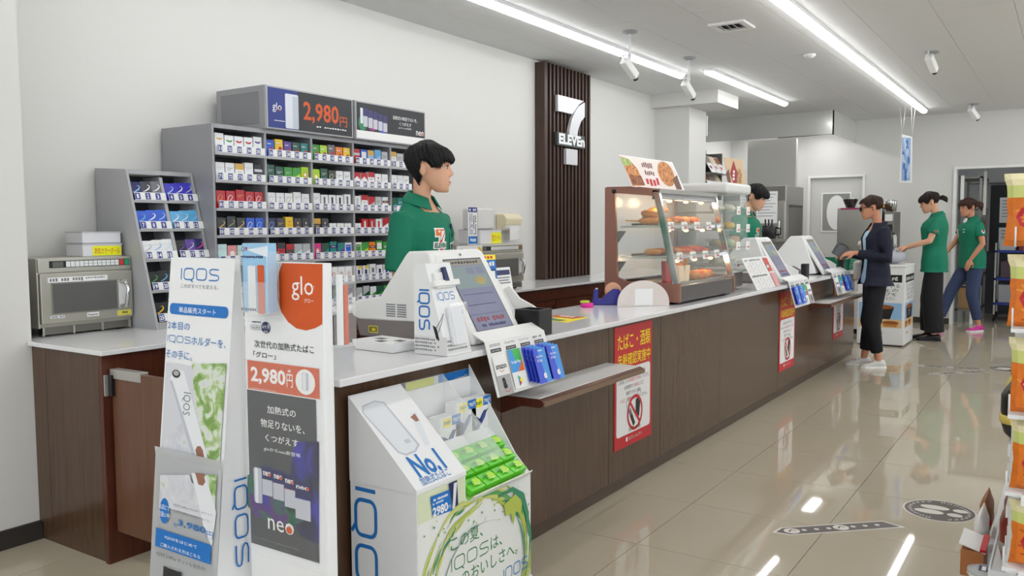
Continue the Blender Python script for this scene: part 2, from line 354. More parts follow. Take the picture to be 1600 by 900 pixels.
MB().box(-.4, .55, -.5, -.38, -.05, -.03, LEDM).box(-.4, .55, .4, .52, -.05, -.03, LEDM).build('diffuser', t, local=True)
def camera_unit(x, y, drop, az, label):
    t = thing('security_camera', label, 'security camera', (x, y, CZ), az)
    MB().lathe([(.0, 0), (.055, 0), (.055, -.012), (.02, -.02), (0, -.02)], (0, 0, 0), mat('mount_grey', (150, 150, 150), .5), 18).build('ceiling_mount', t, local=True)
    MB().tube([(0, 0, -.01), (0, 0, -drop)], .011, WIREW, 10).tube([(0, 0, -drop*.72), (0, 0, -drop*.8)], .015, WIREW, 10).build('pole', t, local=True)
    R = Matrix.Rotation(math.radians(38), 3, 'Y'); c = Vector((.0, 0, -drop-.035))
    b = MB().obox(c, .17, .058, .06, R, PLASTW).build('camera_body', t, local=True, bev=.008)
    MB().lathe([(.0, 0), (.02, 0), (.02, .02), (0, .02)], c + R @ Vector((.083, 0, -.008)), BLACK, 14, ax=R @ Vector((1, 0, 0))).build('lens', b, local=True)
    MB().tube([c + R @ Vector((-.085, 0, .01)), c + R @ Vector((-.13, 0, .04)), (-.11, 0, -drop+.03), (-.05, 0, -drop*.75), (-.008, 0, -drop*.72)], .005, WIREW, 6).build('cable', t, local=True)
camera_unit(5.73, 2.76, .235, 2.9+PI, 'white security camera on a pole, nearest one, left of the slatted wall panel lamp')
camera_unit(6.90, 2.77, .235, 2.95+PI, 'white security camera on a pole in front of the boxed beam')
camera_unit(7.83, 1.02, .06, PI+2.9, 'white security camera on a short mount right of the longest lamp')
camera_unit(11.42, 1.02, .08, PI+2.6, 'farthest white security camera, near the doorway wall')
t = thing('ceiling_vent', 'square white supply vent on the ceiling between the two long lamps', 'vent', (5.98, 2.08, CZ))
MB().box(-.13, .13, -.13, -.09, -.016, 0, PLASTW).box(-.13, .13, .09, .13, -.016, 0, PLASTW).box(-.13, -.09, -.09, .09, -.016, 0, PLASTW).box(.09, .13, -.09, .09, -.016, 0, PLASTW).build('frame', t, local=True)
for k in range(4): MB().obox((0, -.07+.047*k, -.006), .18, .03, .002, Matrix.Rotation(.6, 3, 'X'), LEDH).build('louvre', t, local=True)
MB().box(-.088, .088, -.088, .088, -.001, .0, NEARBLK).build('duct_opening', t, local=True)
MB().lathe([(0, 0), (.05, 0), (.05, -.012), (.03, -.03), (0, -.032)], (7.35, 1.885, CZ), PLASTW, 20).build('smoke_detector', label='small round white smoke detector on the ceiling left of the longest lamp', cat='smoke detector')
# stainless fume hood on the ceiling over the kitchen
t = thing('exhaust_hood', 'stainless steel exhaust hood hanging from the ceiling over the kitchen corner', 'exhaust hood', (11.0, 2.51, 2.42))
HM = mat('hood_steel', (218, 218, 215), .2, .3, coat=.6)
MB().box(11.0, XF-.002, 2.51, 2.525, 2.42, CZ-.001, HM).box(11.0, 11.015, 2.51, 4.2, 2.42, CZ-.001, HM).build('hood_skirt', t)
MB().box(11.0, 11.03, 2.51, 3.2, 2.412, 2.425, CHROME).build('drip_edge', t)
MB().box(11.02, XF-.01, 2.53, 4.2, 2.605, 2.615, STEELD).build('filter_panel', t)
# conduit and switch box on the kitchen wall
MB().tube([(9.5, 4.1, 2.7), (9.5, 4.1, 1.2)], .02, mat('conduit', (165, 165, 163), .5)).build('conduit_pipe', label='grey vertical conduit pipe beside the column', cat='pipe')
t = thing('control_box', 'small white control box with dark buttons under the boxed beam', 'control box', (9.42, 3.72, 2.3))
MB().box(9.40, 9.44, 3.55, 3.70, 2.33, 2.56, PLASTW).build('box_body', t); MB().box(9.393, 9.40, 3.58, 3.64, 2.36, 2.39, BLACK).build('button_row', t)
MB().box(9.393, 9.44, 3.60, 3.65, 2.56, 2.72, PLASTW).build('riser', t)
# hanging banner
t = thing('hanging_banner', 'blue printed banner hanging from the ceiling on white strings', 'banner', (11.2, 1.70, 1.81))
MB().slab([(11.2, 1.775, 1.81), (11.2, 1.635, 1.80), (11.2, 1.645, 2.35), (11.2, 1.76, 2.39)][::-1], .004, PAPERW).build('sheet', t)
c = Cv((11.193, 1.77, 2.38), (0, -1, 0), (0, 0, -1), (-1, 0, 0)); random.seed(3)
c.poly([(.012, .03), (.11, .04), (.115, .55), (.02, .55)], mat('banner_blue', (150, 176, 212), .5)); 
for k in range(14): c.ell(.025+.08*random.random(), .07+.034*k, .014, .045, mat('banner_blue2', (78, 120, 190), .5) if k % 2 else mat('banner_pale', (190, 208, 226), .5))
c.build(t)
for y, yy in ((1.755, 1.79), (1.755, 1.73), (1.65, 1.665), (1.65, 1.62)): MB().tube([(11.2, y, 2.37), (11.2, yy, CZ)], .0025, WIREW, 5).build('string', t)
# ============================================================ floor stickers
BRNS = mat('sticker_brown', (84, 76, 72), .35); STW = mat('sticker_white', (222, 218, 210), .3)
def feet(cx, cy, rx, ry, label, rot=0):
    t = thing('floor_sticker', label, 'floor sticker', (cx, cy, 0), rot)
    MB().prism([(rx*math.cos(2*PI*k/40), ry*math.sin(2*PI*k/40)) for k in range(40)], 2, .0004, .0012, STW).build('backing', t, local=True)
    c = Cv((0, 0, .0014), (1, 0, 0), (0, -1, 0), (0, 0, 1))
    c.ell(0, 0, rx*.95, ry*.95, BRNS, n=40)
    for s_ in (-1, 1):
        # soles point towards the counter (+y is up on the board)
        y0 = -.012 + s_*0.0
        for (a, b, rr, rl) in ((s_*rx*.23, -.03+.008*s_, .2, .4), (s_*rx*.23, .074+.008*s_, .16, .21)):
            c.ell(a, b, rx*rr, ry*rl, STW)
    for k in range(26):
        if k in (12, 13, 25): continue
        a = 2*PI*k/26; b = a + PI/2; x, y = rx*.8*math.cos(a), ry*.8*math.sin(a)
        for p, q in ((-.007, 0), (.004, .004)): c.t.add([c.P(x + (p+i)*math.cos(b) + (q+j)*math.cos(a), y + (p+i)*math.sin(b) + (q+j)*math.sin(a), .0006) for i, j in ((0, -.008), (.006, -.008), (.006, .005), (0, .005))], [(0, 1, 2, 3)], STW)
    c.a.build('printed_artwork', t, local=True); c.t.build('lettering', t, local=True)
feet(4.16, .455, .155, .15, 'round brown footprint sticker on the floor beside the snack rack', 0)
feet(8.66, .44, .155, .15, 'round brown footprint sticker on the far floor by the doorway')
def strip(p0, p1, wd, label):
    p0 = Vector((*p0, 0)); p1 = Vector((*p1, 0)); d = p1-p0; L = d.length; t = thing('floor_sticker', label, 'floor sticker', p0, math.atan2(d.y, d.x))
    h = wd/2
    MB().prism([(-.03, 0), (.03, -h-.008), (L+.03, -h-.008), (L-.02, h+.008), (.03, h+.008)], 2, .0004, .0012, STW).build('backing', t, local=True)
    c = Cv((0, 0, .0014), (1, 0, 0), (0, -1, 0), (0, 0, 1))
    c.poly([(-.012, 0), (.035, h), (L+.012, h), (L-.025, -h), (.035, -h)], BRNS)
    for k in range(8):
        x = .06 + k*(L-.1)/7.6
        if k in (0, 4): c.ell(x, 0, .034, .03, STW); c.stroke([(x-.018, .008), (x+.004, -.014), (x+.018, .0)], .008, BRNS)
        else: c.ell(x, 0, .011, .011, STW)
    c.a.build('printed_artwork', t, local=True)
strip((3.50, .985), (3.86, .60), .075, 'brown arrow strip sticker on the floor nearest the camera')
strip((8.45, 1.17), (8.53, .63), .06, 'brown arrow strip sticker on the far floor, the farther of two')
strip((8.02, .98), (8.40, .61), .06, 'brown arrow strip sticker on the far floor, the nearer of two')
# ============================================================ back counter
t = thing('back_counter', 'dark wood back counter along the wall under the cigarette racks', 'counter', (1.765, 3.04, 0))
MB().box(1.785, 2.42, 3.06, 3.54, .1, .805, WOODR).box(2.42, 8.62, 3.39, YB-.005, .1, .805, WOODR).box(1.785, 2.42, 3.54, YB-.005, .1, .805, WOODR).build('carcass', t)
MB().box(1.763, 1.785, 3.061, 3.44, .075, .812, WOOD).build('end_panel', t)
MB().box(1.763, 1.785, 3.443, 3.543, .075, .812, WOOD).build('end_panel', t)
MB().box(1.763, 2.42, 3.035, 3.06, .0, .812, WOODR).build('front_panel', t)
MB().box(1.79, 2.40, 3.07, 3.54, 0, .1, BLACK).box(2.42, 8.6, 3.44, 3.89, 0, .1, BLACK).build('plinth', t)
MB().box(1.772, 1.79, 3.06, 3.543, 0, .075, WOOD).build('kick_panel', t)
x = 2.43
while x < 8.5:
    MB().box(x, x+.535, 3.372, 3.39, .13, .71, WOODR).build('cabinet_door', t); MB().box(x+.5, x+.512, 3.366, 3.372, .5, .68, BLACK).build('handle_slot', t); x += .545
MB().box(2.42, 8.62, 3.375, 3.39, .72, .805, WOODR).build('top_rail', t)
MB().prism([(1.745, 3.005), (2.44, 3.005), (2.44, 3.345), (8.63, 3.345), (8.63, YB-.002), (1.767, YB-.002), (1.767, 3.543), (1.745, 3.543)], 2, .812, .83, TOP).build('back_worktop', label='long white worktop of the back counter under microwaves and cigarette racks', cat='worktop', bev=.003)
# swing gate
t = thing('swing_gate', 'brown wooden swing gate between the back counter and the front counter', 'gate', (1.83, 3.0, .1))
MB().box(1.792, 1.815, 2.3, 3.022, .125, .75, wood('gate_brown', (98, 64, 46), (116, 80, 60), .3)).build('gate_panel', t, bev=.002)
MB().box(1.786, 1.822, 2.83, 3.024, .722, .758, mat('aluminium_bracket', (190, 188, 182), .35, .6)).build('top_bracket', t, bev=.002)
MB().box(1.766, 1.778, 3.024, 3.034, .655, .735, MATS['aluminium_bracket']).box(1.778, 1.80, 3.0, 3.034, .655, .735, BLACK).build('hinge', t)
# ============================================================ front counter
CX0, CX1, CY = 1.73, 8.9, 1.795
t = thing('front_counter', 'long dark walnut service counter with panelled front facing the aisle', 'counter', (CX0, CY, 0))
MB().box(CX0+.02, CX1-.02, CY+.022, 2.2, .0, .815, WOODD).build('carcass', t)
seams = [CX0, 2.62, 3.52, 4.12, 5.03, 6.27, 7.15, 8.0, CX1]
for a, b in zip(seams, seams[1:]): MB().box(a+.002, b-.002, CY, CY+.02, .062, .825, WOOD).build('front_panel', t)
MB().box(CX0, CX1-.015, CY+.012, CY+.03, 0, .06, mat('counter_kick', (74, 58, 45), .35)).build('kick_board', t)
MB().box(CX0, CX0+.02, CY+.02, 2.2, .062, .825, WOOD).build('end_panel', t); MB().box(CX1-.02, CX1, CY+.02, 2.2, .062, .825, WOOD).build('end_panel', t)
MB().box(CX0-.03, CX1+.03, CY-.075, 2.26, .832, .855, TOP).build('counter_worktop', label='long glossy white worktop of the front service counter', cat='worktop', bev=.004)
def bag_shelf(x0, x1, z, yf, label):
    t = thing('bag_shelf', label, 'shelf', (x0, CY, z))
    MB().prism([(CY, z-.045), (CY, z-.004), (yf+.03, z-.004), (yf+.008, z-.008), (yf, z-.02), (yf+.004, z-.032), (yf+.02, z-.036), (yf+.03, z-.05)][::-1] if False else
               [(CY, z-.075), (CY, z-.004), (yf+.02, z-.004), (yf+.004, z-.010), (yf, z-.02), (yf+.006, z-.032), (yf+.02, z-.036), (yf+.1, z-.036)], 0, x0, x1, WOODR).build('wood_body', t)
    MB().box(x0+.008, x1-.008, yf+.022, CY-.001, z-.004, z, mat('shelf_laminate', (222, 222, 220), .4)).build('white_top', t)
    MB().box(x0, x1, yf-.004, yf+.001, z-.03, z-.012, mat('edge_band', (122, 96, 74), .35)).build('edge_band', t)
bag_shelf(2.62, 3.5, .652, 1.605, 'narrow white topped bag shelf on the counter front, nearest the camera')
bag_shelf(7.15, 8.62, .652, 1.62, 'narrow white topped bag shelf on the counter front, at the far register')
# ============================================================ cigarette racks
random.seed(7)
PC = {k: lin(v) for k, v in {}.items()}
def pm(name, rgb): return mat('pack_'+name, rgb, .25)
PK = dict(white=(232, 233, 235), navy=(38, 48, 100), dkblue=(28, 38, 92), violet=(66, 62, 190), blue=(30, 88, 205), sky=(96, 172, 222), black=(38, 40, 42), green=(60, 150, 62),
          dkgreen=(40, 88, 72), teal=(20, 130, 128), lime=(172, 214, 40), yellow=(240, 200, 40), orange=(238, 130, 44), red=(188, 32, 44), purple=(96, 66, 160), gold=(214, 170, 80),
          grey=(112, 112, 120), silver=(186, 188, 192), ltblue=(150, 190, 232), pink=(232, 150, 150), magenta=(226, 60, 140), aqua=(196, 228, 230), khaki=(150, 148, 100), dkgrey=(66, 68, 78),
          brown=(120, 64, 50), olive=(62, 72, 52), mint=(190, 222, 216))
COLN = dict(dkblue='dark blue', dkgreen='dark green', ltblue='pale blue', dkgrey='charcoal', sky='sky blue', mint='pale mint', aqua='pale aqua')
def col(n): return pm(n, PK[n])
_pk = {}
def pack_mesh(body, acc, style, h=.086):
    key = (body, acc, style, h)
    if key in _pk: return _pk[key]
    m = MB(); w, d = .052, .022; B = col(body); A = col(acc); L = col('white') if body != 'white' else col('silver')
    m.box(-w/2, w/2, 0, d, 0, h, B)
    if True: m.box(-w/2-.0004, w/2+.0004, -.0003, d+.0004, h*.74, h*.746, mat('pack_seam', (90, 90, 95), .4))
    c = Cv((-w/2, -.0004, h), (1, 0, 0), (0, 0, -1), (0, -1, 0))
    if style == 'swoosh':
        c.stroke([(.006, .05), (.022, .044), (.038, .034), (.044, .024), (.04, .017), (.03, .018)], [.002, .005, .006, .005, .003, .001], A); c.text('mevius' if False else '—', .008, .028, .03, .031, L)
    elif style == 'dot': c.ell(.034, .05, .012, .013, A); c.rect(.008, .018, .032, .022, L)
    elif style == 'wing': c.poly([(.008, .022), (.03, .026), (.046, .02), (.04, .032), (.024, .034), (.01, .029)], A)
    elif style == 'band': c.rect(0, .022, w, .036, A); c.rect(.012, .027, .04, .030, L)
    elif style == 'top': c.rect(0, 0, w, .03, A); c.rect(.014, .04, .038, .044, A)
    elif style == 'chev': c.poly([(0, 0), (w, 0), (w, .042), (w/2, .022), (0, .042)], A); c.rect(.016, .05, .036, .053, BLKP)
    elif style == 'curve': c.stroke([(.006, .06), (.012, .03), (.024, .02), (.038, .028), (.03, .042), (.018, .05)], .003, A); c.text('S', .024, .022, .04, .05, L)
    elif style == 'col': c.rect(.018, .012, .032, .06, A)
    elif style == 'crest': c.poly([(.02, .026), (.026, .018), (.032, .026), (.026, .036)], A); c.rect(.012, .042, .04, .045, A)
    elif style == 'half': c.poly([(0, 0), (w, 0), (w, .03), (0, .055)], A)
    elif style == 'spot': c.ell(w/2, .042, .014, .015, A); c.ell(w/2, .042, .008, .009, L)
    elif style == 'phone': c.rect(.018, .024, .036, .05, A, r=.002); c.rect(.02, .003, w, .016, col('yellow'))
    elif style == 'device': c.rect(.018, .024, .036, .05, A, r=.002)
    elif style == 'block': c.rect(.006, .012, .046, .05, A); c.rect(.012, .02, .04, .024, L)
    elif style == 'line': c.rect(.01, .026, .042, .0285, A); c.rect(.01, .034, .03, .036, A)
    m.v += c.a.v and []; o = len(m.v); m.v += c.a.v; 
    for f, i, sm in zip(c.a.f, c.a.m, c.a.sm): m.f.append(tuple(o+k for k in f)); m.m.append(m.mi(c.a.mats[i])); m.sm.append(sm)
    me = bpy.data.meshes.new('cigarette_pack'); me.from_pydata(m.v, [], m.f)
    for q in m.mats: me.materials.append(q)
    me.polygons.foreach_set('material_index', m.m); me.update(); _pk[key] = me; return me
ORD = ['first', 'second', 'third', 'fourth', 'fifth', 'sixth', 'seventh', 'eighth', 'ninth', 'tenth']
def put_pack(body, acc, style, x, y, z, lean, label, group, h=.086):
    o = bpy.data.objects.new('cigarette_pack', pack_mesh(body, acc, style, h)); COL.objects.link(o)
    o.location = (x, y, z); o.rotation_euler = (lean, 0, 0); o['label'] = label; o['category'] = 'cigarette pack'; o['group'] = group; WM[o.name] = Matrix.Identity(4)
    # the packs waiting behind it
    return o
def tag_obj(parent, x, y, z, lean, num, dy=0):
    m = MB(); w, h = .056, .036
    m.box(-w/2, w/2, -.0015, 0, 0, h, PAPERW)
    c = Cv((-w/2, -.0017, h), (1, 0, 0), (0, 0, -1), (0, -1, 0)); c.rect(.001, .003, .027, h-.002, TAGB)
    s = str(num); n = len(s); c.text(s, .014-.0052*min(n, 2.4)/1, .009, .014+.0052*min(n, 2.4), .029, PAPERW, bold=.03)
    for q in (c.a, c.t):
        o = len(m.v); m.v += q.v
        for f, i in zip(q.f, q.m): m.f.append(tuple(o+k for k in f)); m.m.append(m.mi(q.mats[i])); m.sm.append(False)
    b = m.build('price_tag', parent, local=True); b.location = (x, y, z); b.rotation_euler = (lean, 0, 0)
    if parent.type == 'EMPTY': pass
# --- low leaning rack, numbers 1 to 27
x0, x1, xm = 2.262, 2.614, 2.44
yb0, zb0, yt0, zt0 = 3.435, .83, 3.637, 1.562
lean = math.atan2(yt0-yb0, zt0-zb0); fy = lambda z: yb0 + (z-zb0)*(yt0-yb0)/(zt0-zb0)
rk = thing('cigarette_rack', 'low grey cigarette rack leaning back, numbered from one, beside the left microwave', 'cigarette rack', (x0, yb0, .83))
def lpan(a, b, m=RACKL): return MB().prism([(yb0, .83), (yt0, zt0), (3.885, zt0+.015), (3.885, 1.27), (3.70, .83)], 0, a, b, m)
lpan(x0, x0+.012).build('side_panel', rk); lpan(x1-.012, x1).build('side_panel', rk)
MB().prism([(yb0, .83), (yt0, zt0-.03), (yt0+.15, zt0-.03), (yb0+.15, .83)], 0, xm-.008, xm+.008, RACKL).build('divider', rk)
MB().prism([(yt0, zt0-.02), (yt0, zt0), (3.885, zt0+.015), (3.885, zt0)], 0, x0+.012, x1-.012, RACKL).build('top_panel', rk)
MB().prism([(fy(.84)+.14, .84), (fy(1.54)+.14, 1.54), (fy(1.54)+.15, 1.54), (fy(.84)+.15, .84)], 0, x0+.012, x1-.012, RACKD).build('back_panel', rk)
MB().box(x0+.012, x1-.012, yb0, yb0+.14, .83, .862, RACKL).build('base', rk)
LROW = [(1.421, [('dkblue', 'ltblue'), ('dkgrey', 'white'), ('grey', 'white')], [('violet', 'ltblue'), ('violet', 'white'), ('violet', 'silver')]),
        (1.287, [('blue', 'sky'), ('blue', 'white'), ('blue', 'ltblue')], [('sky', 'white'), ('sky', 'aqua'), ('sky', 'ltblue')]),
        (1.148, [('white', 'silver'), ('white', 'ltblue'), ('white', 'aqua')], [('black', 'purple'), ('purple', 'silver'), ('navy', 'magenta')]),
        (1.006, [('black', 'green'), ('black', 'sky'), ('black', 'teal')], [('black', 'green'), ('navy', 'green'), ('navy', 'teal')]),
        (.865, [('black', 'yellow'), ('black', 'lime'), ('black', 'silver')], [])]
num = 1; LOWN = ['top', 'second', 'third', 'fourth', 'bottom']
for r, (z, A, B) in enumerate(LROW):
    if z > .9: MB().prism([(fy(z)-.004, z), (fy(z)+.14, z), (fy(z)+.14, z-.012), (fy(z)-.004, z-.012)], 0, x0+.012, x1-.012, RACKL).build('shelf', rk)
    for b, bay in enumerate((A, B)):
        for k, (c1, c2) in enumerate(bay):
            xx = (x0+.043 if b == 0 else xm+.04) + k*.052
            nm = num; num += 1; hz = .093 if k == 2 else (.09 if k == 1 else .086)
            if not (r == 3 and b == 1) :
                put_pack(c1, c2, 'swoosh', xx, fy(z)+.012, z+.001, -lean, f'{COLN.get(c1, c1)} pack with {COLN.get(c2, c2)} swoosh, {ORD[k]} in {["left", "right"][b]} bay, {LOWN[r]} row, low rack', 'packs in the low leaning rack', hz)
            if not (r == 3 and b == 1): tag_obj(rk, xx-x0+.004, fy(z)-yb0-.003, z-.83+.001, -lean, nm)
# --- tall rack
TX0, TX1, TY, TZ = 2.618, 4.21, 3.48, 1.796
tr = thing('cigarette_rack', 'tall wide grey cigarette rack under the two dark header signs', 'cigarette rack', (TX0, TY, .83))
for a, b in ((TX0, TX0+.014), (TX1-.014, TX1)): MB().box(a, b, TY, 3.88, .83, TZ, RACK).build('side_panel', tr, bev=.002)
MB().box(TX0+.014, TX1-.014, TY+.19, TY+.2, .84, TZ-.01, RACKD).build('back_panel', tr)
MB().box(TX0+.014, TX1-.014, TY, 3.88, TZ-.02, TZ, RACK).build('top_panel', tr)
MB().box(TX0+.014, TX1-.014, TY-.01, TY+.2, .83, .845, PLASTW).build('base', tr)
BX = [2.632, 2.946, 3.263, 3.584, 3.906, 4.196]
for x in BX[1:-1]: MB().box(x-.007, x+.007, TY+.004, TY+.19, .845, TZ-.02, RACK).build('divider', tr)
RZ = [1.661, 1.526, 1.388, 1.255, 1.117, .978, .85]
def q(s): return [tuple(a.split('/')) for a in s.split()]
ROWS = [
 q('white/gold/wing white/green/wing white/red/wing white/red/wing white/purple/wing | blue/red/dot yellow/red/dot purple/red/dot dkgreen/red/dot teal/red/dot | green/red/dot lime/red/dot grey/red/dot orange/red/dot yellow/red/dot | red/silver/band blue/white/block ltblue/gold/top ltblue/sky/half silver/grey/line | white/gold/top silver/grey/line white/grey/line'),
 q('white/silver/line white/grey/line white/gold/top white/silver/line black/silver/band | dkgreen/silver/line dkgreen/white/line green/silver/line lime/green/half lime/orange/spot | lime/yellow/spot dkgreen/silver/line olive/silver/curve white/purple/line white/green/line | white/red/chev white/red/chev white/red/top white/red/crest white/silver/line | white/silver/crest white/silver/line white/grey/line'),
 q('red/gold/curve red/white/curve red/gold/line red/silver/curve red/white/curve | white/silver/curve white/silver/crest white/gold/curve white/silver/line white/silver/curve | white/silver/line white/grey/col white/navy/col white/black/col white/grey/col | white/silver/col white/red/top silver/red/half silver/grey/line white/brown/band | teal/dkgreen/half teal/silver/line dkgreen/silver/line'),
 q('black/gold/swoosh black/khaki/swoosh black/gold/swoosh blue/white/curve blue/ltblue/curve | dkblue/ltblue/curve dkgrey/gold/line yellow/orange/crest dkgrey/gold/crest dkgrey/silver/crest | dkgrey/gold/top dkgrey/silver/crest white/black/crest white/brown/crest white/navy/crest | white/black/crest red/white/col red/silver/col white/red/col white/red/half | white/red/half white/red/top red/white/line'),
 q('aqua/white/line pink/white/spot mint/silver/line magenta/pink/top navy/purple/top | khaki/silver/col red/black/top dkgrey/red/top aqua/silver/half white/silver/half | magenta/pink/spot teal/dkgreen/half teal/navy/band purple/teal/half white/blue/block | white/green/block lime/green/half orange/brown/band green/white/block green/white/line | dkgreen/silver/line green/silver/line lime/green/line'),
 q('- - - - - | - - - - - | purple/white/line purple/silver/block white/red/spot white/red/spot white/pink/spot | white/navy/phone white/navy/phone white/grey/device white/navy/device white/blue/device | white/navy/device white/grey/device white/navy/line'),
 q('- - - - - | - - - - - | teal/dkgreen/half white/teal/block teal/dkgreen/half teal/silver/half white/navy/half | white/silver/half dkgreen/silver/half green/white/half green/dkgreen/half green/silver/line | green/white/line dkgreen/white/line teal/white/line')]
HT = {(3, 12): .06, (3, 13): .06, (3, 14): .06, (3, 15): .06}
ROWN = ['top', 'second', 'third', 'fourth', 'fifth', 'sixth', 'bottom']; BAYN = ['first bay', 'second bay', 'third bay', 'fourth bay', 'fifth bay']
for r, z in enumerate(RZ):
    if r < 6: MB().box(TX0+.014, TX1-.014, TY-.004, TY+.19, z-.014, z-.001, RACKL).build('shelf', tr)
    bay = 0; k = 0; cnt = 0
    for it in ROWS[r]:
        if it[0] == '|': bay += 1; k = 0; continue
        if it[0] != '-':
            pit = (BX[bay+1]-BX[bay]-.022)/5 if bay < 4 else .058
            xx = BX[bay] + .011 + pit*(k+.5); idx = bay*5+k
            st = {'wing': 'with a winged band', 'dot': 'with a red disc', 'line': 'with thin print', 'curve': 'with a curved line', 'half': 'with a slanted field', 'top': 'with a coloured top', 'chev': 'with a red chevron', 'col': 'with upright lettering',
                  'crest': 'with a small crest', 'spot': 'with a round spot', 'band': 'with a printed band', 'block': 'with a printed block', 'phone': 'with a yellow corner', 'device': 'with a small device', 'swoosh': 'with a swoosh'}[it[2]]
            put_pack(it[0], it[1], it[2], xx, TY+.014, z, -.02, f'{COLN.get(it[0], it[0])} pack {st}, {ORD[k]} in {BAYN[bay]}, {ROWN[r]} shelf, tall rack', f'packs on the {ROWN[r]} shelf of the tall rack', HT.get((r, idx), .093 if (k*7+r*3+bay) % 4 == 0 else .086))
            tag_obj(tr, xx-TX0+.003, -.002, z-.83, 0, [56, 71, 81, 101, 122, 141, 151][r]+idx if r else 31+idx)
        k += 1
# --- header signs on the tall rack
def header(xa, xb, label, side):
    t = thing('header_sign', label, 'sign', (xa, 3.45, TZ))
    z0, z1 = TZ, 2.02
    MB().box(xa, xb, 3.455, 3.84, z0, z1, RACK).build('sign_box', t, bev=.004)
    if side: MB().box(xa-.003, xa, 3.50, 3.80, z0+.03, z1-.03, mat('rack_inset', (128, 128, 131), .45)).build('side_inset', t, bev=.002)
    MB().box(xa+.004, xb-.004, 3.447, 3.455, z0+.004, z1-.004, RACKL).build('display_frame', t)
    return t, Cv((xa+.012, 3.4465, z1-.01), (1, 0, 0), (0, 0, -1), (0, -1, 0)), xb-xa-.024, z1-z0-.02
t, c, w_, h_ = header(2.925, 3.553, 'dark header sign with orange price on the tall cigarette rack, the left one', True)
c.rect(0, 0, w_, h_, DKP); c.rect(0, 0, .2, h_, mat('indigo_print', (40, 56, 130), .4)); c.rect(.115, .02, .205, h_-.004, mat('device_white', (214, 218, 226), .4), r=.008); c.rect(.165, .03, .203, h_-.004, mat('device_shade', (188, 194, 206), .4))
c.text('glo', .03, .075, .09, .125, PAPERW); c.text('2,980', .24, .045, .50, .16, ORG, bold=.02); c.text('円', .508, .10, .565, .155, ORG, bold=.02); c.ell(.078, .11, .006, .006, ORG)
c.text('#12', .33, .168, .56, .176, PAPERW); c.rect(.04, .165, .11, .168, PAPERW); c.build(t)
t, c, w_, h_ = header(3.567, 4.20, 'dark header sign with violet packs on the tall cigarette rack, the right one', False)
c.rect(0, 0, w_, h_, DKP); c.rect(0, h_-.045, w_, h_, PAPERW)
c.ell(.05, .115, .035, .045, mat('glow_green', (48, 132, 90), .4)); c.ell(.13, .12, .035, .035, mat('glow_pink', (150, 50, 130), .4)); c.ell(.22, .13, .04, .03, mat('glow_blue', (60, 80, 180), .4))
for k in range(5):
    x = .055+.042*k; c.rect(x, .03+.006*k, x+.036, .085+.006*k, mat('pack_top_violet', (62, 60, 110), .4)); c.rect(x, .075+.006*k, x+.036, .135+.004*k, mat('pack_low_silver', (196, 198, 206), .4))
c.rect(.03, .03, .052, .12, mat('device_white', (214, 218, 226), .4), r=.006)
c.text('加熱式の物足りないを、', .31, .045, .54, .068, PAPERW, bold=.03); c.text('くつがえす', .37, .078, .48, .1, PAPERW, bold=.03); c.text('gloからneo新登場', .36, .108, .48, .12, PAPERW)
c.text('neo', .525, .118, .6, .146, PAPERW, bold=.01); c.ell(.588, .134, .009, .009, ORG); c.build(t)
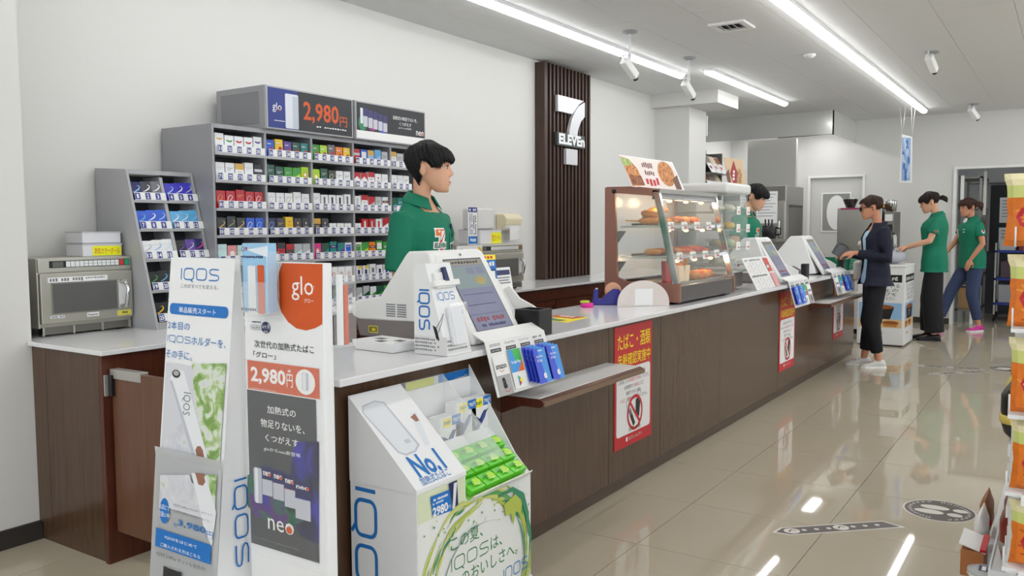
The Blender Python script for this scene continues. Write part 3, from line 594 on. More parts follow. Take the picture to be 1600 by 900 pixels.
# ============================================================ left microwave and boxes
def microwave(x0, x1, y0, y1, z0, z1, label, full=True):
    t = thing('microwave_oven', label, 'microwave', (x0, y0, z0)); M_ = mat('microwave_steel', (186, 183, 172), .34, .75, var=.04)
    MB().box(x0, x1, y0+.02, y1, z0+.035, z1, M_).build('casing', t, bev=.004)
    w = x1-x0; h = z1-z0
    MB().box(x0+.002, x1-.002, y0+.008, y0+.022, z1-.062, z1-.004, M_).build('control_panel', t, bev=.002)
    c = Cv((x0, y0+.0078, z1), (1, 0, 0), (0, 0, -1), (0, -1, 0)); c.rect(.05*w/.44, .013, w-.008, .043, BLACK)
    cx = .125*w/.44; nb = 12; bw = (w-.06-cx)/nb
    for k in range(nb):
        for rr in range(1 if k < 4 else 2):
            a = .016+rr*.0125; c.rect(cx+k*bw+.001, a, cx+(k+1)*bw-.001, .0405 if k < 4 else a+.0115, mat('button_white', (226, 230, 228), .5))
    c.rect(w-.058, .015, w-.036, .041, mat('button_red', (200, 60, 56), .4)); c.rect(w-.033, .015, w-.011, .041, mat('button_green', (40, 150, 110), .4)); c.rect(.062, .017, .108, .04, mat('lcd_grey', (96, 98, 92), .3)); c.build(t, 'button_print')
    d = MB().box(x0+.004, x1-.002, y0, y0+.02, z0+.055, z1-.066, M_).build('door', t, bev=.003)
    MB().box(x0+.05*w/.44, x1-.075, y0-.003, y0, z0+.095, z1-.105, mat('oven_window_frame', (150, 148, 140), .3, .7)).build('window_frame', d)
    MB().box(x0+.056*w/.44, x1-.082, y0-.0042, y0-.003, z0+.1, z1-.11, mat('oven_window', (98, 98, 96), .18)).build('window', d)
    MB().tube([(x1-.06, y0, z1-.115), (x1-.052, y0-.03, z1-.122), (x1-.045, y0-.038, (z0+z1)/2+.02), (x1-.052, y0-.03, z0+.115), (x1-.06, y0, z0+.108)], .009, CHROME, 10).box(x1-.07, x1-.03, y0-.002, y0+.001, z0+.1, z1-.11, PLASTW).build('handle', d)
    b = MB().box(x0+.01, x1-.01, y0+.014, y0+.03, z0+.008, z0+.04, STEELD)
    for k in range(4): b.box(x0+.01+k*(w-.03)/3, x0+.018+k*(w-.03)/3, y0+.008, y0+.03, z0+.004, z0+.04, M_)
    b.build('base_vent', t)
    for a in (x0+.03, x1-.05):
        for e in (y0+.05, y1-.05): MB().lathe([(0, 0), (.014, 0), (.014, .036), (0, .036)], (a, e, z0), BLACK, 10).build('foot', t)
    c = Cv((x0, y0-.0005, z1), (1, 0, 0), (0, 0, -1), (0, -1, 0))
    if full:
        c.rect(.035, .083, .3, .105, PAPERW); c.text('#12', .042, .086, .19, .102, GRYP); c.text('#9', .2, .087, .29, .095, GRYP)
        c.rect(.2, h-.09, .255, h-.072, PAPERW); c.text('Panasonic', .204, h-.086, .251, h-.076, BLKP, bold=.02)
        c.rect(.04, h-.088, .1, h-.078, PAPERW); c.text('#8', .045, h-.086, .098, h-.08, NAVY); c.rect(.34, h-.088, .41, h-.064, mat('label_yellow', (222, 212, 90), .5), r=.006); c.text('#4', .365, h-.083, .402, h-.07, BLKP)
    c.build(t); return t
microwave(1.836, 2.258, 3.605, 3.87, .83, 1.165, 'steel commercial microwave oven on the left end of the back counter')
t = thing('colour_ball_box', 'lower white box with a yellow label on the left microwave', 'box', (2.09, 3.66, 1.165))
def label_box(name, lab, x0, x1, y0, y1, z0, z1, text):
    t = thing(name, lab, 'box', ((x0+x1)/2, y0, z0))
    MB().box(x0, x1, y0, y1, z0, z1, mat('box_white', (222, 222, 226), .5)).build('box_body', t, bev=.004)
    MB().box(x0-.002, x1+.002, y0-.002, y1, z1-.006, z1, mat('lid_seam', (190, 190, 196), .5)).build('lid', t)
    if text:
        c = Cv((x0, y0-.001, z1), (1, 0, 0), (0, 0, -1), (0, -1, 0)); w = x1-x0; h = z1-z0
        c.rect(w*text[1], h*.2, w-.004, h*.95, mat('label_lime', (240, 240, 30), .5)); c.text(text[0], w*text[1]+.01, h*.36, w-.012, h*.8, RED, bold=.02); c.build(t)
    return t
bpy.data.objects.remove(t)
label_box('colour_ball_box', 'lower white box with a yellow lettered label on the left microwave', 2.06, 2.245, 3.66, 3.80, 1.165, 1.223, ('防犯カラーボール', .24))
label_box('carton_box', 'plain white box stacked topmost on the left microwave', 2.062, 2.243, 3.662, 3.80, 1.2235, 1.276, None)
# ============================================================ second microwave group, wall holder
microwave(4.75, 5.335, 3.44, 3.86, .83, 1.165, 'dark steel microwave oven farther along, behind the clerk and the near register', False)
label_box('colour_ball_box', 'white box with a small yellow label on the far microwave', 4.93, 5.20, 3.55, 3.75, 1.165, 1.272, ('防犯カラーボール', .5))
t = thing('clear_box', 'upright translucent white container on the box at the far microwave', 'container', (5.03, 3.6, 1.2725))
MB().box(4.94, 5.14, 3.58, 3.72, 1.2725, 1.425, mat('frosted_white', (228, 228, 226), .25, alpha=.9)).build('container_body', t, bev=.01); MB().box(5.01, 5.015, 3.578, 3.58, 1.28, 1.42, PAPERW).build('seam', t)
t = thing('instruction_sign', 'narrow white and blue card standing on the far microwave, left of the container', 'sign', (4.85, 3.56, 1.165))
MB().box(4.80, 4.905, 3.56, 3.566, 1.165, 1.43, PAPERW).build('card', t)
c = Cv((4.80, 3.5595, 1.43), (1, 0, 0), (0, 0, -1), (0, -1, 0)); c.rect(0, 0, .105, .035, TAGB); c.text('#4', .01, .008, .095, .028, PAPERW, bold=.02); c.rect(0, .205, .105, .26, BLU); c.text('#3', .02, .22, .09, .245, PAPERW)
for k in range(4): c.text('#12', .012+.022*k, .045, .026+.022*k, .195, TAGB if k < 2 else BLKP, rot=90)
c.build(t)
t = thing('instruction_sheet', 'white instruction sheet with a yellow oval standing before the far microwave', 'sheet', (4.65, 3.36, 1.0))
MB().box(4.42, 4.70, 3.37, 3.378, .83, 1.165, PAPERW).build('card', t); c = Cv((4.42, 3.3695, 1.165), (1, 0, 0), (0, 0, -1), (0, -1, 0))
for k in range(5): c.text('#10', .09, .03+.025*k, .2, .042+.025*k, BLKP)
c.ell(.245, .05, .028, .04, mat('oval_yellow', (232, 200, 40), .5)); c.rect(.02, .02, .06, .12, GRYP); c.build(t)
t = thing('paper_towel_holder', 'cream wall mounted paper roll holder with a hanging sheet', 'paper holder', (5.75, 3.9, 1.2))
MB().prism([(YB-.001, 1.395), (YB-.001, 1.26), (YB-.04, 1.26), (YB-.1, 1.31), (YB-.11, 1.36), (YB-.08, 1.395)], 0, 5.63, 5.87, mat('cream_plastic', (222, 212, 180), .4)).build('holder_cover', t, bev=.01)
MB().tube([(5.64, YB-.06, 1.305), (5.86, YB-.06, 1.305)], .034, PAPERW, 14).build('paper_roll', t)
MB().slab([(5.70, YB-.09, 1.29), (5.85, YB-.09, 1.29), (5.88, YB-.06, 1.19), (5.73, YB-.07, 1.18)], .002, PAPERW).build('paper_sheet', t)
# ============================================================ slatted wall panel and its sign
t = thing('slat_panel', 'tall dark wooden slat panel on the back wall behind the emblem', 'wall panel', (6.235, YB, .83))
SX0, SX1 = 6.235, 7.055
MB().box(SX0+.012, SX1, YB-.03, YB-.001, .832, 2.70, mat('panel_black', (26, 20, 18), .6)).build('backing_board', t)
MB().box(SX0-.002, SX0+.018, YB-.1, YB-.001, .832, 2.70, WOODD).build('end_board', t)
n = 13
for k in range(n):
    x = SX0+.02 + (SX1-SX0-.045)*k/(n-1); MB().box(x, x+.026, YB-.1, YB-.03, .832, 2.70, WOODD).build('slat', t)
t = thing('wall_emblem', 'brushed silver number seven emblem with a lettered crossbar on the slat panel', 'sign', (6.55, YB-.16, 1.83))
EM = mat('emblem_silver', (214, 215, 218), .32, .25); EY = YB-.105
ex = lambda u: 6.40 + u*.485
ez = lambda v: 1.845 + v*.592
def ep(name, pts, m=EM, d=.03): MB().prism([(ex(a), ez(b)) for a, b in pts], 1, EY-d, EY, m).build(name, t, bev=.002)
ep('top_bar', [(0, 1), (.97, 1), (.78, .93), (.62, .82), (.52, .76), (0, .76)])
ep('curved_stroke', [(1, .985), (1, .76), (.86, .68), (.76, .57), (.72, .47), (.72, .42), (.40, .42), (.42, .52), (.5, .68), (.6, .79), (.75, .9)])
ep('lower_stem', [(.3, .235), (.72, .235), (.72, 0), (.3, 0)])
c = Cv((ex(0), EY-.034, ez(.465)), (1, 0, 0), (0, 0, -1), (0, -1, 0)); MB().box(ex(-.02), ex(1.0), EY-.028, EY, ez(.265), ez(.46), mat('emblem_plate', (70, 78, 76), .3)).build('crossbar', t, bev=.002)
c.text('ELEVEn', .008, .012, .475, .105, mat('emblem_letters', (238, 240, 240), .35), bold=.05); c.build(t)
# ============================================================ promotional stands by the counter end
random.seed(11)
FOL = [mat('foliage_a', (150, 182, 110), .5), mat('foliage_b', (108, 150, 78), .5), mat('foliage_c', (196, 212, 178), .5), mat('foliage_d', (206, 208, 214), .5)]
DVW = mat('device_print_white', (226, 228, 232), .4); DVS = mat('device_print_shade', (186, 190, 200), .4); BRN = mat('button_brown', (150, 104, 84), .4)
t = thing('advertising_stand', 'white leaning advertising stand with blue lettering, leftmost of the two floor stands', 'advertising stand', (1.37, 1.91, 0))
MB().prism([(1.401, 1.207), (1.415, 1.207), (1.475, 0), (1.276, 0)], 1, 1.782, 2.05, CARDW).build('stand_body', t)
zc = .694; xc = 1.401-.1036*(1.207-zc)
MB().slab([(1.3995, 2.05, 1.209), (xc-.0015, 2.052, zc-.01), (xc-.0015, 1.781, zc-.01), (1.3995, 1.781, 1.209)], .0025, CARDW).build('upper_sheet', t)
MB().slab([(xc-.014, 2.056, zc+.004), (xc-.012, 2.056, zc-.02), (1.274, 2.056, 0.002), (1.274, 1.778, .002), (xc-.012, 1.778, zc-.02), (xc-.014, 1.778, zc+.004)], .0025, CARDW).build('lower_sheet', t)
ud = Vector((0, -1, 0)); vd = Vector((-.1036, 0, -1))
c = Cv((1.3985, 2.05, 1.207), ud, vd)
IB = mat('logo_blue', (24, 112, 186), .4)
c.iqos(283, 419, 342, 439, IB, px=True, w=.11); c.text('これがすべてを変える。', 283, 443, 341, 453, GRYP, px=True)
c.rect(266, 473, 356, 498, BLU, px=True, r=.012); c.text('単品販売スタート', 280, 479, 337, 493, PAPERW, px=True, bold=.02)
c.text('2本目の', 263, 501, 296, 517, IB, px=True); c.iqos(262, 523, 298, 537, IB, px=True, w=.11); c.text('ホルダーを、', 300, 525, 353, 545, IB, px=True); c.text('その手に。', 260, 545, 300, 564, IB, px=True)
c.rect(260, 566, 344, 722, FOL[3], px=True)
FOLP = printmat('foliage_print', [(.30, (206, 208, 214)), (.44, (212, 220, 206)), (.52, (160, 188, 120)), (.62, (110, 150, 74)), (.75, (150, 180, 100))], 26)
c.poly([(300, 568), (354, 568), (343.5, 722), (326, 722), (318, 690), (306, 640)], FOLP, px=True); c.poly([(256, 690), (285, 660), (300, 721), (255, 721)], printmat('street_print', [(.35, (196, 198, 206)), (.6, (216, 216, 220)), (.75, (170, 186, 150))], 20), px=True)
c.poly([(266, 593), (270, 582), (279, 577), (288, 580), (325, 716), (304, 724)], DVW, px=True); c.poly([(266, 593), (270, 595), (309, 721), (304, 724)], DVS, px=True)
c.ell(276, 584, .018, .011, DKP, px=True); c.ell(276, 583, .012, .007, CHROME, px=True); c.text('IQOS', 286, 612, 297, 650, GRYP, px=True, rot=90); c.poly([(306, 703), (309, 697), (314, 697), (318, 704), (320, 717), (309, 718)], BRN, px=True)
c.build(t)
c = Cv((xc-.0155, 2.055, zc-.02), ud, Vector((1.274-(xc-.012), 0, -(zc-.02))))
c.rect(251, 742, 335, 815, FOL[3], px=True)
c.poly([(320, 742), (339, 742), (334.5, 815), (331, 815)], FOLP, px=True); c.poly([(250, 742), (296, 742), (312, 790), (250, 780)], MATS['street_print'], px=True)
c.poly([(299, 738), (322, 745), (338, 800), (331, 855), (318, 822)], DVW, px=True); c.poly([(305, 739), (318, 740), (321, 753), (317, 759), (310, 757)], BRN, px=True)
c.ell(257, 798, .021, .034, BLU, px=True); c.text('当店にて', 249, 786, 265, 799, PAPERW, px=True, bold=.02); c.text('取扱い中!', 248, 797, 266, 811, PAPERW, px=True, bold=.02)
c.text('IQOS 2.4Plus ホルダー ホワイト', 272, 786, 332, 808, GRYP, px=True); c.text('IQOS 2.4Plus ホルダー ネイビー', 272, 796, 332, 818, GRYP, px=True)
c.text('各', 271, 816, 277, 824, IB, px=True); c.text('3,980', 278, 811, 322, 836, IB, px=True, bold=.015); c.text('円', 323, 829, 333, 843, IB, px=True)
c.rect(244, 824, 329, 882, BLU, px=True); c.text('IQOSをはじめて', 258, 836, 308, 858, PAPERW, px=True, bold=.01); c.text('ご購入される方はこちら', 251, 847, 313, 874, PAPERW, px=True, bold=.01)
c.text('IQOS 2.4Plus キットも発売中!', 245, 860, 321, 894, GRYP, px=True); c.rect(256, 884, 283, 920, DKP, px=True); c.rect(262, 886, 280, 893, PAPERW, px=True); c.build(t)
c = Cv((1.2, 1.7765, 1.2), (1, 0, 0), (0, 0, -1), (0, -1, 0)); c.iqos(366, 750, 389, 880, IB, px=True, rot=90, w=.13); c.build(t)
# --- orange and black stand
t = thing('advertising_stand', 'white stand with a big orange circle above a black poster', 'advertising stand', (1.42, 1.6, 0))
GX = 1.40; GY0, GY1 = 1.466, 1.752
MB().box(GX, GX+.03, GY0, GY1, 0, 1.203, CARDW).build('stand_board', t, bev=.002); MB().box(GX-.05, GX+.09, GY0+.02, GY1-.02, 0, .012, CARDW).build('foot_plate', t)
c = Cv((GX-.0006, GY1, 1.203), (0, -1, 0), (0, 0, -1))
c.poly([(441, 411), (436, 425), (432.5, 445), (432, 458), (434, 470), (440, 488), (450, 503), (463, 513), (478, 516.5), (492, 513), (503.5, 506.5), (504, 412.5)], ORG, px=True)
c.text('glo', 455, 431, 490, 471, PAPERW, px=True); c.text('グロー', 475, 466, 490, 474, PAPERW, px=True); c.text('TM', 489, 447, 492, 449, PAPERW, px=True)
c.text('#7', 391, 501, 408, 505, NAVY, px=True); c.rect(391, 507, 410, 516, GRYP, px=True, r=.006); c.rect(391.6, 507.8, 409.4, 515.2, PAPERW, px=True, r=.005); c.text('保証期間', 393, 509, 407, 514.5, NAVY, px=True)
c.ell(415.6, 512, .017, .015, NAVY, px=True); c.text('6ヶ月', 410, 506, 421.5, 515, PAPERW, px=True, bold=.02); c.text('延長', 412, 516, 419, 521, PAPERW, px=True)
c.text('次世代の加熱式たばこ', 397.6, 531, 491, 553, DKP, px=True, bold=.012); c.text('「グロー」', 396, 548, 431, 562, DKP, px=True, bold=.012)
c.rect(386, 561, 500, 626, PAPERW, px=True); c.rect(386.6, 562, 500, 624, ORG, px=True); c.text('2,980', 392, 572, 447, 607, PAPERW, px=True, bold=.03); c.text('円', 448, 584, 458, 606, PAPERW, px=True, bold=.02); c.text('#3', 450, 577, 457, 583, PAPERW, px=True)
c.text('#12', 392, 605, 432, 612, PAPERW, px=True)
c.ell(477.5, 597, .034, .031, PAPERW, px=True); c.rect(472, 582, 483, 611, DVS, px=True, r=.004); c.rect(473, 583, 479, 610, DVW, px=True, r=.004)
c.rect(386.6, 608, 499.5, 880, DKP, px=True)
GL = [mat('poster_glow_blue', (52, 56, 150), .35), mat('poster_glow_indigo', (44, 46, 96), .35), mat('poster_glow_green', (28, 110, 72), .35), mat('poster_glow_purple', (112, 52, 128), .35), mat('poster_dark', (44, 46, 60), .35)]
GLW = printmat('poster_glow_print', [(.36, (36, 38, 46)), (.5, (50, 50, 92)), (.6, (62, 58, 170)), (.72, (96, 60, 150))], 11, .35, off=(3, 1, 2)); GLW2 = printmat('poster_glow_print_low', [(.34, (36, 38, 44)), (.46, (30, 104, 76)), (.56, (90, 50, 112)), (.7, (52, 54, 150))], 13, .35)
c.poly([(462, 690), (499, 690), (499, 850), (470, 838), (452, 790), (455, 730)], GLW, px=True); c.poly([(387.5, 742), (412, 735), (470, 770), (474, 815), (455, 822), (400, 806), (387.5, 790)], GLW2, px=True)
c.text('加熱式の', 418, 633, 463, 653, PAPERW, px=True, bold=.02); c.text('物足りないを、', 408, 653, 477, 679, PAPERW, px=True, bold=.02); c.text('くつがえす', 415, 677, 467, 699, PAPERW, px=True, bold=.02); c.text('gloからneo新登場', 413, 697, 470, 716, PAPERW, px=True)
c.rect(397, 729, 411, 787, DVS, px=True, r=.006); c.rect(399, 730, 405, 786, DVW, px=True, r=.004)
for k, (x0, y0, x1, y1) in enumerate(((410, 727, 427, 776), (427, 732, 445, 783), (445, 739, 463, 795), (462, 749, 487, 815))):
    c.rect(x0, y0, x1, y1, mat('neo_silver', (192, 194, 204), .35), px=True); m_ = y0 + (y1-y0)*.5
    c.rect(x0, y0, x1, m_, GL[1], px=True); c.text('neo', x0+2, y0+8, x1-3, y0+18, PAPERW, px=True, bold=.02); c.ell(x1-5, y0+15, .005, .005, ORG, px=True)
    c.rect(x0, m_-5, x1, m_, [GL[2], GL[3], ORG, GL[0]][k], px=True)
c.text('neo', 420, 808, 461, 837, PAPERW, px=True); c.ell(453.5, 828, .0128, .0112, PAPERW, px=True); c.ell(453.5, 828, .011, .0094, ORG, px=True)
c.text('ネオ・フレッシュ・プラス・スティック　ネオ・ダークフレッシュ・プラス', 391, 836, 468, 858, PAPERW, px=True); c.text('ネオ・クール・プラス・スティック　ネオ・ロースト・プラス', 391, 842, 455, 862, PAPERW, px=True); c.build(t)
MB().box(GX-.006, GX-.002, GY0+.008, GY1-.004, .45, .955, glass('acrylic_sheet', alpha=.06)).build('acrylic_cover', t)
# leaflet holders on it
def leaflet(x0, x1, p0, p1, label, full):
    t = thing('leaflet_holder', label, 'leaflet holder', (x0, 1.8, 1.0)); a = ox(*p0, x0); b = ox(*p1, x0)
    MB().box(x0+.004, x1-.004, b.y+.003, a.y-.003, b.z+.003, a.z, LBLU).build('leaflets', t)
    AC = glass('clear_acrylic', alpha=.14)
    m = MB().box(x0, x0+.002, b.y, a.y, b.z, b.z+(a.z-b.z)*.45, AC).box(x0, x1, b.y, b.y+.002, b.z, a.z-.02, AC).box(x0, x1, a.y-.002, a.y, b.z, a.z-.02, AC).box(x0, x1, b.y, a.y, b.z, b.z+.002, AC); m.build('acrylic_pocket', t)
    if full:
        c = Cv((x0+.0035, a.y-.003, a.z), (0, -1, 0), (0, 0, -1))
        c.poly([(385, 390), (418, 384), (418, 402), (400, 396)], mat('cloud_print', (222, 232, 240), .45), px=True); c.ell(379.5, 389, .006, .006, NAVY, px=True); c.ell(379.5, 389, .0045, .0045, LBLU, px=True); c.rect(383.5, 386, 386, 391, RED, px=True)
        c.text('#12', 378, 399, 411, 404, NAVY, px=True); c.rect(387, 415, 401.5, 488, DVW, px=True); c.rect(399, 417, 401.5, 488, DVS, px=True); c.rect(402, 414, 414.5, 491, ORG, px=True, r=.003)
        c.text('#7', 377, 480, 401, 487, NAVY, px=True, bold=.02); c.build(t)
    return t
leaflet(1.352, 1.388, (375, 380), (419, 492), 'clear leaflet holder with sky blue leaflets clipped to the orange circle stand', True)
t = thing('leaflet_holder', 'clear leaflet holder on the right edge of the orange circle stand', 'leaflet holder', (1.45, 1.445, .99))
MB().box(1.43, 1.486, 1.444, 1.464, 1.0, 1.195, glass('clear_acrylic')).build('acrylic_pocket', t); MB().box(1.438, 1.448, 1.449, 1.462, 1.005, 1.175, CARDW).box(1.452, 1.465, 1.449, 1.462, 1.005, 1.15, ORG).build('leaflets', t)
# ============================================================ cardboard display box in front of the counter
BX0, BX1, BYF, BYB = 1.786, 2.388, 1.516, 1.772; ZL, ZR, ZRB = .534, .447, .655
XM = oy(727, 740, BYF).x
t = thing('display_box', 'white cardboard display box with green splash print standing before the counter', 'display box', ((BX0+BX1)/2, 1.64, 0))
MB().prism([(BYF, 0), (BYF, ZR), (BYB, ZRB), (BYB, 0)], 0, XM, BX1, CARDW).box(BX0, XM, BYF, BYB, 0, ZL, CARDW).build('box_body', t)
MB().prism([(BYF-.004, ZL), (BYF-.004, ZL+.012), (BYB, .789), (BYB, ZL)], 0, BX0-.003, XM, CARDW).build('slanted_panel', t)
MB().prism([(BYF+.06, ZR+.06), (BYB, .80), (BYB, ZRB-.02), (BYF, ZR)], 0, BX1-.004, BX1, CARDW).build('side_wall', t)
MB().box(XM, BX1, BYB-.006, BYB, .5, .76, CARDW).build('back_wall', t)
AC = glass('display_acrylic', alpha=.16)
xa = 2.235
MB().slab([(XM, BYF, ZL+.012), (xa, BYF, ZL+.012), (xa, BYB, .79), (XM, BYB, .79)], .002, AC).slab([(xa, BYF, ZL), (xa, BYB, ZL), (xa, BYB, .79), (xa, BYF, ZL+.012)], .002, AC).build('acrylic_cover', t)
# print on the slanted panel
sv = Vector((0, BYF-.004-BYB, ZL+.012-.789)); c = Cv((BX0-.003, BYB, .7895), (1, 0, 0), sv)
c.poly([(566, 634), (585, 626), (600, 628), (656, 695), (650, 706), (635, 712), (622, 708), (566, 645)], DVS, px=True); c.poly([(568, 636), (585, 628), (599, 630), (652, 695), (648, 703), (634, 709), (624, 706), (568, 645)], mat('device_pale', (218, 222, 226), .4), px=True)
c.poly([(640, 646), (650, 643), (672, 694), (664, 697)], mat('device_pale', (218, 222, 226)), px=True); c.poly([(641, 652), (648, 646), (655, 657), (650, 659)], BRN, px=True); c.iqos(632, 688, 642, 690, GRYP, px=True)
c.text('No.1', 633, 715, 700, 731, IB, px=True, bold=.03); c.text('加熱式たばこ', 653, 748, 706, 742, IB, px=True, bold=.015); c.build(t)
# front print
c = Cv((BX0, BYF-.0008, ZL), (1, 0, 0), (0, 0, -1), (0, -1, 0)); W0 = BX1-BX0
GR = [mat('splash_olive', (176, 190, 84), .4), mat('splash_green', (96, 160, 96), .4), mat('splash_pale', (214, 222, 190), .4), mat('splash_teal', (58, 138, 104), .4), mat('splash_lime', (198, 206, 116), .4)]
c.rect(.004, .09, W0-.004, .445, mat('splash_ground', (228, 230, 226), .4)); c.rect(.004, .004, XM-BX0-.004, .09, GR[2])
CXX, CYY = .31, .33
for k in range(60):
    a0 = random.uniform(PI*.75, PI*2.15); ln = random.uniform(.3, 1.1); rr = random.uniform(.86, 1.12); pts = [(CXX + .275*rr*math.cos(a0+ln*i/7), CYY + .24*(rr+.03*math.sin(i))*math.sin(a0+ln*i/7)) for i in range(8)]
    pts = [(min(max(x, .006), W0-.006), min(max(y, .092 if x > XM-BX0 else .006), .5)) for x, y in pts]; wd = random.uniform(.004, .016)
    c.stroke(pts, [wd*math.sin(PI*(i+.6)/8.2) for i in range(8)], random.choice(GR[:2]+GR[3:]+[GR[4], GR[0]]))
for k in range(40): c.ell(random.uniform(.02, W0-.02), random.uniform(.1, .2), random.uniform(.001, .004), random.uniform(.002, .006), random.choice(GR), n=8)
c.poly([(.43, .15), (.5, .13), (.54, .17), (.53, .21), (.5, .19), (.485, .235), (.47, .19), (.44, .19)], GR[0])
c.stroke([(.4, .115), (.48, .11), (.54, .15), (.57, .22), (.58, .3)], [.006, .016, .026, .02, .006], GR[3])
c.ell(CXX, CYY+.01, .2, .165, mat('splash_ground', (228, 230, 226)))
for st, a in (('この夏、', (701.7, 841, 752, 837)), ('は、', (764, 840, 782, 850)), ('のおいしさへ。', (718, 893, 806, 864))): c.text(st, *a, GRNP, px=True, bold=.006)
c.iqos(702, 874, 761, 861, GRNP, px=True, w=.1); c.iqos(783.7, 890, 822, 884, IB, px=True, w=.1)
c.rect(.004, .44, W0-.004, .533, CARDW); c.build(t)
c = Cv((BX0-.0008, BYB, ZL), (0, -1, 0), (0, 0, -1), (-1, 0, 0)); c.iqos(555, 759, 590, 985, IB, px=True, rot=90, w=.15); c.build(t)
c = Cv((BX0, BYF-.004, ZL), (1, 0, 0), (0, 0, -1), (0, -1, 0)); c.poly([(672.5, 776.7), (702.5, 765), (706.7, 797.5), (676.7, 808)], BLU, px=True); c.text('2980', 676, 794, 700, 798, PAPERW, px=True, bold=.03); c.text('円', 700, 790, 704, 794, PAPERW, px=True); c.text('#12', 675, 781, 700, 775, PAPERW, px=True); c.text('#7', 676, 787, 693, 783, PAPERW, px=True)
c.poly([(701, 756), (714, 750), (716, 788), (708, 795)], NAVY, px=True); c.poly([(709, 755), (714, 753), (711, 793), (707, 796)], DVW, px=True); c.build(t, 'price_card_print')
# price board behind
t2 = thing('price_board', 'yellow and blue price board standing behind the display box', 'price board', (2.2, 1.783, .6))
a = oy(634, 604, 1.786); b = oy(733, 575, 1.786); MB().slab([(a.x, 1.786, .5), (b.x, 1.786, .5), (b.x, 1.786, b.z), (a.x, 1.786, b.z)], .003, PAPERW).build('board', t2)
c = Cv((a.x, 1.7855, b.z), (1, 0, 0), (0, 0, -1), (0, -1, 0)); w_ = b.x-a.x; mx = c.px((684, 590))[0]; c.rect(0, 0, mx, .28, mat('board_lime', (216, 222, 28), .45)); c.rect(mx, 0, w_, .28, BLU); c.poly([(mx-.02, 0), (mx+.003, 0), (mx-.003, .28), (mx-.04, .28)], DVW)
c.text('IQOS 2.4Plusキット', mx+.012, .03, mx+.09, .045, PAPERW); c.text('10980円', mx+.098, .02, w_-.01, .045, PAPERW, bold=.02); c.poly([(mx+.08, .06), (mx+.1, .06), (mx+.09, .075)], PAPERW); c.text('7980', mx+.03, .085, mx+.15, .135, PAPERW, bold=.03); c.text('円', mx+.155, .11, mx+.175, .135, PAPERW); c.text('#4', mx+.012, .066, mx+.06, .08, PAPERW); c.build(t2)
# white bird packs
for k, (x0, y0, x1, y1) in enumerate(((685, 651, 716, 706), (711, 628, 738, 692), (736, 620, 769, 684))):
    yy = 1.69; a = oy(x0, y0, yy); b = oy(x1, y1, yy); zt = oy((x0+x1)/2, y0, yy).z
    t2 = thing('heated_tobacco_kit', ['white kit box with a dark bird, leftmost of three in the display box', 'white kit box with a dark bird, middle of three in the display box', 'white kit box with a blue bird, rightmost of three in the display box'][k], 'kit box', (a.x, yy, .6), group='white kit boxes in the display box')
    xx0, xx1 = a.x+.004, a.x+.118
    MB().box(xx0, xx1, yy, yy+.045, .585, zt, CARDW).build('carton', t2); c = Cv((xx0, yy-.0006, zt), (1, 0, 0), (0, 0, -1), (0, -1, 0))
    c.rect(.02, .004, .062, .034, YEL); c.text('#4', .024, .012, .058, .026, GRNP); c.rect(.066, .0, .114, .032, BLU); c.text('7980円', .07, .008, .11, .025, PAPERW, bold=.02)
    c.poly([(.012, .125), (.02, .1), (.03, .085), (.005, .06), (.03, .066), (.045, .075), (.06, .058), (.072, .048), (.082, .05), (.1, .043), (.083, .058), (.075, .075), (.05, .1), (.028, .12)], NAVY)
    c.poly([(.05, .1), (.062, .062), (.076, .054), (.07, .078)], mat('bird_blue', (44, 74, 170), .4)); c.text('IQOS', .065, .145, .1, .153, GRYP); c.build(t2)
# green packs in the tray
tv = Vector((0, BYF-BYB, ZR-ZRB)); c = Cv((BX0, BYB, ZRB), (1, 0, 0), tv); U = [c.px(p) for p in ((713, 706), (785, 680), (820, 741), (730, 778))]
Rt = Matrix((c.u, -c.v, c.n)).transposed(); GM = mat('pack_bright_green', (98, 206, 40), .25); u0, u1 = U[3][0], U[2][0]; v0, v1 = U[1][1], U[2][1]
trb = MB(); trb.slab([c.P(u0-.006, v0-.004, .002), c.P(u0-.006, v1+.008, .002), c.P(u1+.004, v1+.008, .002), c.P(u1+.004, v0-.004, .002)], .002, mat('tray_green', (150, 214, 90), .4))
trb.slab([c.P(u0-.008, v1+.006, .0), c.P(u0-.008, v1+.009, .03), c.P(u1+.006, v1+.009, .03), c.P(u1+.006, v1+.006, .0)], .003, CARDW); trb.build('pack_tray', t)
for r in range(3):
    for k in range(4):
        a0 = u0 + (u1-u0)*k/4; b0 = v0 + (v1-v0)*r/3; w_ = (u1-u0)/4-.004; h_ = (v1-v0)/3-.006
        m = MB(); m.obox(c.P(a0+w_/2+.002, b0+h_/2, .014), w_, h_, .02+.0, Rt @ Matrix.Rotation(-.18, 3, 'X'), GM)
        o = m.build('tobacco_stick_pack', label=f'bright green pack in the display tray, {ORD[k]} from left in the {["upper", "middle", "lower"][r]} row', cat='tobacco pack', group='bright green packs in the display tray', bev=.002)
        q = Cv(c.P(a0+.002, b0, .0255), c.u, Rt @ Matrix.Rotation(-.18, 3, 'X') @ Vector((0, -1, 0))); q.ell(w_*.62, h_*.45, w_*.26, h_*.3, mat('pack_lime_glow', (176, 228, 60), .3)); q.rect(w_*.12, h_*.3, w_*.45, h_*.42, mat('pack_deep_green', (40, 140, 60), .3)); q.rect(w_*.3, h_*.62, w_*.75, h_*.68, mat('pack_pale_green', (204, 240, 150), .3)); q.build(o)
